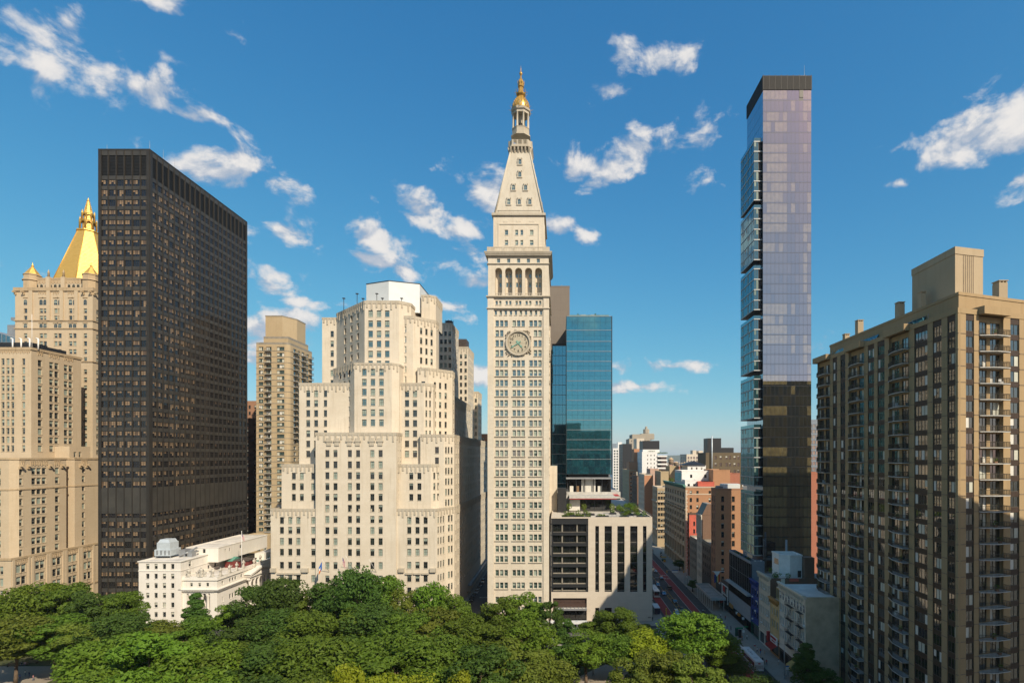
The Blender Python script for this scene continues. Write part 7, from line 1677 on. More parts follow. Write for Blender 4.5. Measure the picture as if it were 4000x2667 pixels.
q.build('roof_planting', M['leafdark'], B.root)
def crown_ex(mb, B): mb.prism(rect(PX(2470, 805), PX(2556, 805), 805, 840), PZ(1715, 800), PZ(1695, 800), 0); mb.prism(rect(PX(2505, 808), PX(2555, 808), 808, 835), PZ(1695, 800), PZ(1692, 800), 0); mb.lathe([(4.7, PZ(1692, 810)), (4.7, PZ(1676, 810)), (2, PZ(1675, 810)), (2, PZ(1667, 810)), (.2, PZ(1664, 810))], 8, PX(2525, 810), 812, 0, R(22.5), False)
plain_block('ornate_stone_tower', 'ornate grey stone tower with stepped crown on the skyline', rect(PX(2458, 800), PX(2540, 800), 800, 840), PZ(1715, 800), 'grime2', 'old', {0: 7, 3: 6}, pitch=4, mb_extra=crown_ex)
plain_block('cream_attic_tower', 'cream tower with round attic window before the ornate tower', rect(PX(2487, 700), PX(2516, 700), 700, 730), PZ(1715, 700), 'lime2', 'old', {0: 1, 3: 3}, pitch=7)
plain_block('dark_grey_slab', 'dark grey slab beside the white modern tower', rect(PX(2432, 650), PX(2468, 650), 650, 690), PZ(1736, 650), 'charcoal', 'old', {3: 4})
plain_block('white_modern_tower', 'white gridded modern tower at the edge of the blue glass', rect(PX(2394, 720), PX(2428, 720), 720, 760), PZ(1753, 720), 'white', 'twin', {0: 3, 3: 5}, pitch=3.6, wh=2.2, ww=2.1)
plain_block('white_slim_tower', 'slim plain white tower with a flat top behind the gridded tower', rect(PX(2413, 790), PX(2430, 790), 790, 800), PZ(1729, 790), 'white', 'old', {})
plain_block('cream_grid_block', 'cream block with gridded windows and roof sheds on the skyline', rect(PX(2682, 560), PX(2751, 560), 560, 590), PZ(1777, 560), 'lime2', 'twin', {0: 6, 3: 3}, pitch=3.7, wh=2.4, ww=1.9, mb_extra=lambda mb, B: (mb.prism(rect(PX(2706, 565), PX(2720, 565), 565, 575), PZ(1777, 560), PZ(1758, 565), 0), mb.prism(rect(PX(2729, 565), PX(2746, 565), 565, 575), PZ(1777, 560), PZ(1760, 565), 0)))
B = plain_block('black_roofed_house', 'white rooftop house with a black hipped roof', rect(PX(2686, 400), PX(2757, 400), 400, 418), PZ(1816, 400), 'white', 'old', {0: 3, 3: 3}, pitch=3.6, wh=1.6, ww=1.1, par=.1)
q = MB(); a, b, z_ = PX(2668, 399), PX(2758, 399), PZ(1816, 400); c_ = (PX(2710, 408), 408, PZ(1799, 408)); P = [(a, 399, z_), (b, 399, z_), (b, 420, z_), (a, 420, z_)]
for i in range(4): q.face([P[i], P[(i + 1) % 4], c_])
q.build('roof', M['black'], B.root)
B = plain_block('dark_brown_block', 'dark brown block in shade with tall windows and a steel flue', rect(PX(2757, 425), PX(2900, 425), 425, 450), PZ(1772, 425), 'olivebrick', 'old', {0: [(u, u + 1.6) for u in (7, 11, 15.6, 18.2, 22, 25)]}, pitch=5.5, wh=2.6)  # one dark olive brown brick on every side
q = MB(); q.prism(rect(PX(2764, 428), PX(2817, 428), 428, 440), PZ(1772, 425), PZ(1711, 428), 0); q.prism(rect(PX(2817, 430), PX(2866, 430), 430, 440), PZ(1772, 425), PZ(1748, 430), 0); q.build('rooftop_block', M['charcoal'], B.root)
q = MB(); q.tube((PX(2782, 423), 423.5, PZ(1836, 423)), (PX(2782, 423), 423.5, PZ(1702, 423)), .5, .5, 8); q.build('flue', M['galv'], B.root)
plain_block('window_slab_block', 'apartment slab seen in the gap beside the condominium', rect(PX(3160, 300), PX(3200, 300), 300, 330), PZ(1645, 300), 'bluegrey', 'twin', {0: 3}, pitch=3.0, wh=1.9, ww=1.5)
plain_block('red_gap_block', 'red brick wall in the gap beside the condominium', rect(PX(3160, 250), PX(3200, 250), 250, 270), PZ(1850, 250), 'redbrick', 'old', {}) 
def tank(px_, ytop, ybot, Y, w, lab):
    r = thing('water_tank', lab, 'water tank', (PX(px_, Y), Y, PZ(ybot, Y)), 'timber roof tanks'); x = PX(px_, Y); z0, z1 = PZ(ybot, Y), PZ(ytop, Y); w = w * Y / F / 2; leg = (z1 - z0) * .25
    q = MB(); q.lathe([(w, z0 + leg), (w * .97, z1 - leg * .9)], 14, x, Y); 
    for k in range(4): zz = z0 + leg + (z1 - z0) * .12 * (k + .5); q.lathe([(w * 1.02, zz), (w * 1.02, zz + .1)], 14, x, Y, 1)
    q.build('barrel', [M['tankwood'], M['dark']], r); q = MB(); q.lathe([(w * 1.1, z1 - leg * .9), (.05, z1)], 14, x, Y, 0, 0, False); q.build('tank_roof', M['tankroof'], r)
    for sx in (-1, 1):
        for sy in (-1, 1): q = MB(); q.tube((x + sx * w * .65, Y + sy * w * .65, z0 - .3), (x + sx * w * .65, Y + sy * w * .65, z0 + leg + .02), .12, .12, 5); q.build('leg', M['dark'], r)
tank(2621, 1785, 1823, 424, 20, 'tall timber water tank beside the white terraced block'); tank(2641, 1802, 1823, 428, 20, 'short timber water tank with a tan cone roof'); tank(2664, 1806, 1832, 440, 16, 'timber water tank next to the black roofed house'); tank(2674, 1803, 1832, 446, 15, 'timber water tank tucked behind the black hipped roof')
# ---------------------------------------------------------------- ground, streets, pavements, park
def ground_mat(name, c, c2, scale, rough=.9, fine=.3, bump=.2):
    m, t, b = new_mat(name); g = t.node('NewGeometry').outputs['Position']
    n = t.noise(g, scale, 6, .65); n2 = t.noise(g, scale * 9, 4, .6)
    t.put(b.inputs['Base Color'], t.mix(t.rng(n2, .3, .7, 0, fine), t.mix(t.rng(n, .35, .68), c, c2), tuple(x * .6 for x in c)))
    b.inputs['Roughness'].default_value = rough; b.inputs['Specular IOR Level'].default_value = .3
    bp = t.node('Bump'); bp.inputs['Strength'].default_value = bump; bp.inputs['Distance'].default_value = .03; t.l.new(n2, bp.inputs['Height']); t.l.new(bp.outputs[0], b.inputs['Normal'])
    return m
M['asphalt'] = ground_mat('asphalt', (0.066, 0.064, 0.062), (0.088, 0.084, 0.078), .35)
M['cityground'] = ground_mat('distant city ground', (0.16, 0.145, 0.125), (0.10, 0.11, 0.085), .012)
M['sidewalk'] = stone('concrete pavement', (0.33, 0.30, 0.25), (0.29, 0.265, 0.22), 1.5, 1.5, .03, .6, .5, bump=.1)
M['lawn'] = ground_mat('park lawn and earth', (0.035, 0.06, 0.014), (0.075, 0.07, 0.03), .12, bump=.6)
M['path'] = ground_mat('park path', (0.30, 0.255, 0.20), (0.26, 0.22, 0.17), .3)
M['busred'] = ground_mat('red bus lane paint', (0.33, 0.050, 0.045), (0.27, 0.042, 0.040), .5)
M['roadwhite'] = ground_mat('white road paint', (0.56, 0.55, 0.51), (0.45, 0.44, 0.41), .9); M['roadyellow'] = ground_mat('yellow road paint', (0.52, 0.29, 0.04), (0.42, 0.23, 0.035), .9)
def sheet(name, pts, z, mat, parent=None, kind='structure'):
    q = MB(); q.face([(x, y, z) for x, y in pts]); o = q.build(name, M[mat], parent)
    if parent is None: o['kind'] = kind
    return o
sheet('ground', rect(-14000, 14000, -400, 14000), -.06, 'cityground')
rd23 = sheet('cross_street_road', rect(39.3, 59.6, -60, 900), 0, 'asphalt')
av = sheet('avenue_road', rect(-330, 39.3, 176.5, 196.2), 0, 'asphalt')
st24 = sheet('side_street_road', rect(-39.6, -29.4, 196.2, 500), 0, 'asphalt')
st25 = sheet('court_street_road', rect(-122, -112, 196.2, 400), .0, 'asphalt')
st26 = sheet('north_street_road', rect(-199, -186, 196.2, 400), .0, 'asphalt')
def pavement(name, pts, label=None):
    q = MB(); q.prism(pts, -.05, .14); o = q.build(name, M['sidewalk']); o['kind'] = 'structure'
pavement('pavement', rect(-29.4, 39.3, 196.2, 202.0 - .02)); pavement('pavement', rect(34.4, 39.3, 202, 900)); pavement('pavement', rect(59.6, XS + 2, -60, 900)); pavement('pavement', rect(-112, -39.6, 196.2, 202)); pavement('pavement', rect(-186, -122, 196.2, 209)); pavement('pavement', rect(-330, -199, 196.2, 200)); pavement('pavement', rect(-41.5, -39.6, 202, 500)); pavement('pavement', rect(-330, 33.5, 171.5, 176.5)); pavement('pavement', rect(33.5, 39.3, -60, 171.5)); pavement('pavement', rect(-29.4, -27.6, 202, 500))
q = MB(); q.prism(rect(-330, 33.5, 10, 171.5), -.05, .16); park = q.build('park_ground', M['lawn']); park['kind'] = 'structure'
W = [(2.0, 140), (2.8, 146), (5.7, 151), (11, 157), (17, 163), (24, 167.5), (33, 169), (33, 163), (26, 161.5), (21, 157), (18, 151), (16.7, 146), (16, 140)]
sheet('park_path', W[::-1], .175, 'path'); sheet('park_path', rect(-168, -140, 138, 158), .175, 'path'); sheet('park_path', rect(-330, 30, 104, 108), .176, 'path'); sheet('park_path', [(-121, 110), (-115, 110), (-107, 171), (-114, 171)], .177, 'path')
# markings
def mark(name, x0, x1, y0, y1, mat='roadwhite', z=.008, par=None): return sheet(name, rect(x0, x1, y0, y1), z, mat, par or rd23)
mark('bus_lane', 40.4, 43.8, 199.5, 430, 'busred', .004); mark('bus_lane', 52.2, 55.5, 198.5, 430, 'busred', .004); mark('bus_lane', 51.6, 55.4, 60, 169.6, 'busred', .004); mark('bus_lane', 39.4, 42.3, 60, 166, 'busred', .004)
for x in (43.86, 52.02, 55.56): mark('lane_line', x, x + .16, 214 if x < 44 else 199, 430)
mark('lane_line', 43.86, 44.0, 199.5, 203.5)
for i in range(9): mark('lane_dash', 43.8, 44.15, 204.4 + i * 1.15, 205.0 + i * 1.15)
for x in (51.4, 55.45, 42.35, 47.0): mark('lane_line', x, x + .15, 60, 169.6 if x > 50 else 160)
mark('stop_line', 46, 55.6, 169.8, 170.5); mark('stop_line', 40.2, 47.4, 198.6, 199.2)
mark('centre_line', 47.3, 47.5, 203, 420, 'roadyellow')
mark('centre_line', 48.9, 49.1, 222, 252, 'roadyellow')
for i in range(11): mark('hatch_line', 47.5, 48.9, 204 + i * 4.4, 204.35 + i * 4.4, 'roadyellow')
for i in range(14): mark('crosswalk_stripe', 40.2 + i * 1.45, 40.9 + i * 1.45, 191.6, 196.4)
for i in range(13): mark('crosswalk_stripe', 41 + i * 1.45, 41.7 + i * 1.45, 172.6, 177.6)
for i in range(9): mark('crosswalk_stripe', 34.5, 38.6, 178 + i * 1.9, 178.8 + i * 1.9, par=av)
for i in range(9): mark('crosswalk_stripe', -22 + i * 6.4, -18.6 + i * 6.4, 186.2, 186.4, par=av)
def road_text(s, size, x, y, away=True, sy=1.6, par=None):
    mb = text_mb(s, size, .004); q = MB(); a = 0.0 if away else math.pi
    q.add(mb, Matrix.Translation((x, y, .012)) @ Matrix.Rotation(a, 4, 'Z') @ Matrix.Diagonal((1, sy, 1, 1)) @ Matrix.Rotation(R(-90), 4, 'X')); q.build('road_lettering', M['roadwhite'], par or rd23)
road_text('BUS', 1.7, 42.1, 208.6, False); road_text('ONLY', 1.5, 42.1, 204.4, False); road_text('ONLY', 1.5, 53.85, 206.5); road_text('BUS', 1.7, 53.85, 202.2); road_text('ONLY', 1.5, 53.4, 166.3); road_text('ONLY', 1.5, 53.85, 280, sy=2.4); road_text('BUS', 1.7, 53.85, 273, sy=2.4); road_text('BUMP', 1.6, -33.6, 236, sy=1.6, par=st24)

# ---------------------------------------------------------------- distance: low houses and a wooded ridge
q = MB(); rd = random.Random(31)
for i in range(520):
    Y = rd.uniform(1100, 5200); x = PX(rd.uniform(2380, 2960), Y); w = rd.uniform(8, 26); h = rd.uniform(8, 24) + (10 if rd.random() < .1 else 0)
    q.box(x, x + w, Y, Y + rd.uniform(8, 30), -.1, h, rd.choice((0, 0, 1, 2, 3)), False)
o = q.build('far_houses', [M['lime2'], M['redbrick'], M['white'], M['tanbrick']]); tag(o, 'mass of small pale and red far-off houses below the skyline', 'houses', None, 'stuff')
q = MB(); n = 90; prof = []
for i in range(n + 1): x = -9000 + 22000 * i / n; prof.append((x, 95 + 22 * math.sin(i * .35) + 14 * math.sin(i * 1.1 + 1) + rd.uniform(-4, 4)))
for (xa, ha), (xb, hb) in zip(prof, prof[1:]): q.face([(xa, 8800, -.1), (xb, 8800, -.1), (xb, 9400, hb), (xa, 9400, ha)]); q.face([(xa, 9400, ha), (xb, 9400, hb), (xb, 10400, -.1), (xa, 10400, -.1)])
o = q.build('hill_ridge', M['ridge'] if 'ridge' in M else M['lawn']); o['kind'] = 'structure'
plain_block('far_glass_tower', 'hazy blue glass tower far away on the skyline', rect(PX(2388, 2600), PX(2409, 2600), 2600, 2640), PZ(1733, 2600), 'bluegrey', 'twin', {})

# ---------------------------------------------------------------- buildings behind and beside the camera: they shade the street and show in the glass
def neighbour(name, label, poly, z1, mat, wins, hat=None):
    B = plain_block(name, label, poly, z1, mat, 'old', wins, pitch=3.7, wh=2.1, ww=1.5, sill=0)
    if hat: q = MB(); q.prism(hat[0], z1 - .2, hat[1], 0); q.build('rooftop_block', M[mat], B.root)
neighbour('park_hotel', 'brick hotel on the west side of the park', rect(-20, 44, -44, -4), 84, 'brick', {2: 16}, (rect(-6, 18, -36, -12), 92))
neighbour('west_side_office', 'tan office building on the west side of the park', rect(-130, -34, -46, -16), 46, 'tanbrick', {2: 22})
neighbour('north_west_office', 'pale office building north of the hotel', rect(-280, -134, -48, -16), 40, 'buff', {2: 30})
neighbour('south_west_tower', 'tall dark loft tower south of the hotel', rect(140, 190, -50, -14), 104, 'darkbrick', {2: 11, 3: 8}, (rect(148, 166, -40, -20), 116))
neighbour('corner_loft', 'loft building between hotel and wedge building', rect(60, 112, -80, -36), 34, 'brickdk', {2: 12})
neighbour('shading_building', 'wedge shaped limestone building at the crossing of the avenues', [(110, 22), (136, 22), (132, 62), (104, 62)], 95, 'buff', {2: 9, 3: 12})  # out of view; plan and height set for its shadow on the brown block

def haze():
    m = bpy.data.materials.new('summer haze'); m.use_nodes = True; t = NT(m.node_tree); t.n.clear(); out = t.node('OutputMaterial'); v = t.node('VolumePrincipled')
    v.inputs['Color'].default_value = (0.80, 0.90, 1.0, 1); v.inputs['Density'].default_value = 0.00005; v.inputs['Anisotropy'].default_value = 0.0; t.l.new(v.outputs[0], out.inputs['Volume'])
    q = MB(); q.box(-12000, 13900, -395, 13900, -1.2, 228); o = q.build('haze', m); tag(o, 'thin summer haze filling the air over the city', 'haze', None, 'stuff')
haze()
# ---------------------------------------------------------------- trees
def tree_proto(name, seed, H, Rr, shape, nclump, nleaf, size, cz=.60, rzf=.40):
    rd = random.Random(seed); t = MB(); c = MB()
    lean = Vector((rd.uniform(-.6, .6), rd.uniform(-.6, .6), 0)); top = Vector((lean.x, lean.y, H * .62))
    fork = Vector((lean.x * .4, lean.y * .4, H * .28)); t.tube((0, 0, -.2), fork, .42, .30, 8); t.tube(fork, top, .30, .10, 7)
    cl = []
    for i in range(nclump):
        for _ in range(40):
            v = Vector((rd.uniform(-1, 1), rd.uniform(-1, 1), rd.uniform(-1, 1)))
            if .35 < v.length < 1: break
        if shape == 'cone': z = (v.z + 1) / 2; w = (1 - z) * .95 + .06; p = Vector((v.x * Rr * w, v.y * Rr * w, H * (.22 + .76 * z))); rr = Rr * (.22 + .22 * (1 - z))
        else:
            flat = 1.0 if v.z > 0 else .75
            p = Vector((v.x * Rr * .78, v.y * Rr * .78, H * cz + v.z * H * rzf * .80 * flat)); rr = Rr * rd.choice((.20, .26, .32, .40))
            if shape == 'spread': p.z += H * .05 * (1 - (v.x ** 2 + v.y ** 2))
        cl.append((p, rr))
    for p, rr in cl:
        leaves(c, rd, p.x, p.y, p.z, rr, rr, rr * rd.uniform(.55, .85), nleaf, size)
    for p, rr in rd.sample(cl, min(12, len(cl))):
        b = fork.lerp(top, rd.uniform(0, .8)); mid = b.lerp(p, .5) + Vector((0, 0, H * .03)); t.tube(b, mid, .15, .09, 5); t.tube(mid, p, .09, .03, 5)
    return t.mesh('trunk', M['bark']), c.mesh('crown', M['leaf']), H, Rr
PT = dict(a=tree_proto('a', 1, 20, 6.5, 'round', 40, 250, .33), b=tree_proto('b', 2, 20, 7.0, 'spread', 44, 240, .33, .62, .34), c=tree_proto('c', 3, 20, 6.0, 'round', 38, 250, .33, .58, .42),
          d=tree_proto('d', 4, 20, 4.0, 'cone', 40, 160, .31), e=tree_proto('e', 5, 20, 4.5, 'round', 30, 220, .31, .56, .44), f=tree_proto('f', 6, 20, 6.5, 'spread', 42, 230, .36, .64, .33))
ORD = 'first second third fourth fifth sixth seventh eighth ninth tenth eleventh twelfth thirteenth fourteenth fifteenth sixteenth seventeenth eighteenth nineteenth twentieth'.split() + ['twenty-' + q for q in 'first second third fourth fifth sixth seventh eighth ninth'.split()] + ['thirtieth']
TONE = {'leaf': 'mid green', 'leafdark': 'dark green', 'leafolive': 'olive green', 'leafyel': 'bright yellow-green', 'leafsun': 'fresh green'}
M['leafsun'] = leaf_mat('fresh foliage', (0.074, 0.138, 0.011), (0.108, 0.184, 0.015))
KIND = dict(a='rounded', b='broad spreading', c='tall rounded', d='pointed', e='slim', f='wide leafy')
TREES = {
 'nearest the avenue': (166, [(20,2305,120,'a','leaf'),(135,2268,120,'b','leafsun'),(255,2256,110,'a','leaf'),(372,2278,105,'c','leafdark'),(480,2290,95,'a','leaf'),(640,2418,70,'e','leaf'),(765,2308,70,'d','leafdark'),(905,2335,85,'c','leafsun'),(1005,2262,110,'a','leafdark'),(1105,2246,110,'b','leafdark'),(1205,2290,90,'c','leaf'),(1300,2240,110,'a','leafdark'),(1395,2208,120,'b','leafdark'),(1492,2222,105,'a','leaf'),(1585,2285,95,'c','leafolive'),(1690,2252,85,'a','leafsun'),(1775,2285,75,'c','leaf'),(1850,2385,75,'a','leaf'),(1965,2318,95,'a','leaf'),(2058,2300,95,'c','leafsun'),(2150,2318,55,'e','leafdark'),(2205,2400,60,'e','leafdark'),(2335,2395,80,'c','leaf'),(2412,2362,95,'a','leaf'),(2482,2418,80,'c','leaf')]),
 'second from the avenue': (146, [(60,2400,150,'b','leafolive'),(215,2385,140,'a','leaf'),(345,2400,130,'c','leafolive'),(470,2375,135,'a','leafdark'),(610,2425,130,'b','leafolive'),(735,2405,130,'c','leaf'),(835,2500,110,'e','leafsun'),(965,2400,140,'a','leafdark'),(1085,2375,140,'b','leafdark'),(1210,2365,140,'a','leaf'),(1330,2365,140,'c','leaf'),(1455,2352,145,'b','leafdark'),(1585,2375,140,'a','leaf'),(1700,2362,130,'c','leafolive'),(1825,2395,130,'a','leaf'),(1945,2405,125,'c','leaf'),(2075,2412,120,'a','leafsun'),(2195,2490,90,'e','leafdark'),(2290,2455,110,'c','leafsun'),(2405,2475,110,'b','leaf'),(2520,2462,120,'f','leafyel'),(2700,2386,150,'b','leafsun'),(2800,2462,110,'a','leafsun'),(2850,2598,100,'b','leafdark')]),
 'amid the park': (122, [(430,2478,190,'b','leafsun'),(600,2470,190,'f','leafsun'),(770,2485,180,'a','leafsun'),(920,2510,180,'c','leaf'),(1070,2490,190,'a','leafdark'),(1230,2475,190,'b','leaf'),(1400,2480,190,'a','leaf'),(1560,2470,190,'c','leaf'),(1720,2485,180,'b','leaf'),(1880,2500,170,'a','leafdark'),(2020,2490,160,'c','leafolive'),(2140,2555,140,'a','leafolive'),(2480,2555,110,'c','leafolive'),(2590,2520,130,'a','leafolive'),(2730,2545,120,'c','leafolive'),(2960,2640,120,'b','leafdark')]),
 'along the near edge': (99, [(200,2640,150,'c','leafolive'),(300,2630,210,'b','leafsun'),(520,2600,200,'a','leafsun'),(760,2610,210,'c','leafsun'),(980,2625,190,'a','leafdark'),(1180,2640,190,'b','leaf'),(1345,2592,130,'f','leafyel'),(1500,2600,120,'a','leafyel'),(1640,2632,140,'b','leafyel'),(1800,2632,110,'f','leafyel'),(1950,2645,130,'a','leaf'),(2090,2625,160,'a','leafolive'),(2440,2648,110,'c','leafolive'),(2690,2622,70,'e','leafyel'),(2850,2650,110,'a','leafsun')]),
}
TREES['at the very front'] = (88, [(150 + 215 * k, 2655 + (k * 37) % 30, 190, 'abcf'[k % 4], ('leafsun', 'leaf', 'leafdark', 'leafolive')[(k * 3) % 4]) for k in range(1, 9)])
def plant(px_, ytop, rpx, kind, mat, Y, label, name='park_tree', group='trees in the park', rz=None):
    tm, cm, H, Rr = PT[kind]; x = PX(px_, Y); h = max(6, PZ(ytop, Y)); rad = rpx * Y / F
    r = thing(name, label, 'tree', (x, Y, .1), group); s = (rad / Rr, rad / Rr, h / (H * (.99 if kind == 'd' else .985)))
    a = rng.uniform(0, 6.28) if rz is None else rz
    for nm, me in (('trunk', tm), ('crown', cm)):
        o = bpy.data.objects.new(nm, me); scene.collection.objects.link(o); o.parent = r; o.scale = s if nm == 'crown' else (min(1.2, s[0]), min(1.2, s[0]), s[2]); o.rotation_euler = (0, 0, a)
        if nm == 'crown': o.material_slots[0].link = 'OBJECT'; o.material_slots[0].material = M[mat]
    return r
for row, (Y, lst) in TREES.items():
    for i, (px_, yt_, rp, k, mt) in enumerate(lst):
        plant(px_, yt_, rp, k, mt, Y + rng.uniform(-4, 4), '%s %s tree, %s from left in the row %s' % (TONE[mt], KIND[k], ORD[i], row))
plant(3150, 2505, 75, 'd', 'leafdark', 138, 'dark pointed street tree in front of the brown apartment block', 'street_tree', 'street trees'); plant(3215, 2600, 70, 'a', 'leafdark', 134, 'dark rounded street tree by the foot of the brown apartment block', 'street_tree', 'street trees')
plant(2706, 2262, 26, 'e', 'leafdark', 246, 'small dark street tree beside the pavement canopy', 'street_tree', 'street trees'); plant(2655, 2196, 30, 'a', 'leafdark', 292, 'small dark street tree below the green cornice loft', 'street_tree', 'street trees')
# low planting under the trees
q = MB(); rd = random.Random(77)
for i in range(170):
    Y = rd.uniform(118, 170); x = PX(rd.uniform(-100, 2900), Y)
    if 0 < x < 30 and 138 < Y < 170 or x > 32 or (-168 < x < -140 and 136 < Y < 159): continue
    s = rd.uniform(.8, 2.0); leaves(q, rd, x, Y, .1 + s * .5, s, s, s * .6, 34, .25)
o = q.build('undergrowth', M['leafdark']); tag(o, 'low dark shrubs and ground cover beneath the park trees', 'undergrowth', None, 'stuff')
# ---------------------------------------------------------------- vehicles
M['carglass'] = glass('car window', (0.01, 0.013, 0.016), .18, wav=0); M['tyre'] = plain('tyre rubber', (0.015, 0.015, 0.016), .9); M['rim'] = plain('wheel rim', (0.35, 0.35, 0.36), .35, .7)
M['headlamp'] = plain('headlamp lens', (0.75, 0.75, 0.72), .2, coat=1); M['taillamp'] = plain('tail lamp lens', (0.45, 0.02, 0.015), .3, coat=1)
PAINT = {k: plain(k + ' car paint', c, .35, .2, .05, coat=1) for k, c in dict(white=(.72, .72, .71), black=(.012, .012, .014), charcoal=(.035, .036, .04), blue=(.02, .07, .22), silver=(.38, .39, .40), navy=(.014, .02, .07), brown=(.07, .045, .035), yellow=(.62, .36, .02)).items()}
def hull(q, prof, w, m, taper=0.0, zt=None):
    """body extruded from a side profile (y, z), narrowing towards the top"""
    n = len(prof); zs = [z for _, z in prof]; lo, hi = min(zs), max(zs)
    P = [[(s * (w - taper * (z - lo) / (hi - lo)), y, z) for y, z in prof] for s in (-1, 1)]
    q.face(P[0][::-1], m); q.face(P[1], m)
    for i in range(n): j = (i + 1) % n; q.face([P[0][i], P[0][j], P[1][j], P[1][i]], m)
WHEEL = MB(); WHEEL.lathe([(.20, -.11), (.33, -.11), (.34, -.05), (.34, .05), (.33, .11), (.20, .11)], 14, 0, 0)
RIM = MB(); RIM.lathe([(.05, -.118), (.21, -.115), (.21, .115), (.05, .118)], 10, 0, 0)
for wb in (WHEEL, RIM): wb.v = [(z, x, y) for x, y, z in wb.v]
def car_proto(kind):
    L, H = (4.7, 1.45) if kind == 'sedan' else (4.8, 1.72); h = L / 2; parts = []
    b = MB(); bel = .92 if kind == 'sedan' else 1.02
    hull(b, [(-h, .32), (h, .32), (h, .72), (h * .96, bel - .06), (h * .45, bel), (-h * .42, bel - .02), (-h * .97, .74), (-h, .60)], .90, 0, .06)
    c = MB()
    prof = [(-h * .44, bel), (h * .62, bel), (h * .42, H - .03), (h * .25, H), (-h * .05, H), (-h * .12, H - .03)] if kind == 'sedan' else [(-h * .46, bel), (h * .95, bel), (h * .84, H - .05), (h * .70, H), (-h * .08, H), (-h * .16, H - .03)]
    hull(c, prof, .84, 0, .20); r = MB(); yr = [y for y, z in prof if z > H - .06]; r.box(-.62, .62, min(yr) + .05, max(yr) - .02, H - .03, H + .02)
    parts.append(('body', b.mesh('body', PAINT['white']))); parts.append(('cabin_glass', c.mesh('cabin_glass', M['carglass']))); parts.append(('roof', r.mesh('roof', PAINT['white'])))
    hl = MB(); hl.box(-.17, .17, -.05, .05, -.08, .08)
    return parts, hl.mesh('headlight', M['headlamp']), hl.mesh('taillight', M['taillamp']), WHEEL.mesh('wheel', M['tyre']), RIM.mesh('rim', M['rim']), h
CARS = {k: car_proto(k) for k in ('sedan', 'suv')}
def link(name, me, parent, loc=(0, 0, 0)):
    o = bpy.data.objects.new(name, me); scene.collection.objects.link(o); o.parent = parent; o.location = loc; return o
def car(kind, paint, x, y, label, towards=True, rz=None, group='traffic on the streets'):
    parts, hl, tl, wh, rm, h = CARS[kind]; r = thing('car', label, 'car', (x, y, .01), group); r.rotation_euler = (0, 0, (0 if towards else math.pi) if rz is None else rz)
    for nm, me in parts:
        o = link(nm, me, r)
        if nm != 'cabin_glass': o.material_slots[0].link = 'OBJECT'; o.material_slots[0].material = PAINT[paint]
    for s in (-1, 1):
        link('headlight', hl, r, (s * .62, -h + .03, .66)); link('taillight', tl, r, (s * .64, h - .02, .74))
        for yy in (-h * .62, h * .6): w = link('wheel', wh, r, (s * .80, yy, .34)); link('rim', rm, w)
for a in [('suv', 'white', 45.4, 210.3, 'white minivan waiting in the lane beside the bus lane'), ('sedan', 'white', 46.0, 203.6, 'white saloon half hidden by the tree at the crossing'), ('suv', 'charcoal', 48.3, 214.2, 'dark off-roader beside the white minivan'), ('sedan', 'black', 48.3, 227.4, 'black saloon with bright headlamps on the yellow hatching'), ('sedan', 'blue', 46.2, 241.2, 'blue saloon following behind the black saloon'), ('suv', 'navy', 46.4, 257.2, 'dark blue off-roader further up the cross street'), ('sedan', 'charcoal', 45.8, 300, 'grey saloon far up the cross street among the buses')]: car(*a)
for a in [('suv', 'brown', 50.7, 250.8, 'dark brown car driving away next to the red lane'), ('sedan', 'black', 50.8, 271.5, 'black car with red tail lamps driving away'), ('sedan', 'silver', 50.8, 288, 'silver car driving away near the far crossing')]: car(*a, towards=False)
car('sedan', 'navy', 46.2, 167.4, 'dark blue car waiting at the near stop line', False)
car('suv', 'silver', -17.5, 181.5, 'silver car on the avenue glimpsed between the trees', rz=math.pi / 2); car('sedan', 'white', -2.5, 181.4, 'white car on the avenue glimpsed below the slim trees', rz=math.pi / 2)
for i, (p, k, yy) in enumerate((('black', 'suv', 231), ('charcoal', 'sedan', 237.5), ('silver', 'sedan', 244), ('black', 'sedan', 250.5), ('charcoal', 'suv', 257), ('silver', 'suv', 264))): car(k, p, -38.2, yy, '%s parked car, %s from the avenue in the shaded side street' % ('black' if p == 'black' else 'dark grey' if p == 'charcoal' else 'silver', ORD[i]), group='cars parked in the side street')
M['buswhite'] = plain('bus white paint', (0.66, 0.67, 0.66), .4, var=.06, coat=.4); M['busblue'] = plain('bus blue stripe', (0.02, 0.07, 0.30), .5); M['busgrey'] = plain('bus grey skirt', (0.20, 0.21, 0.22), .6)
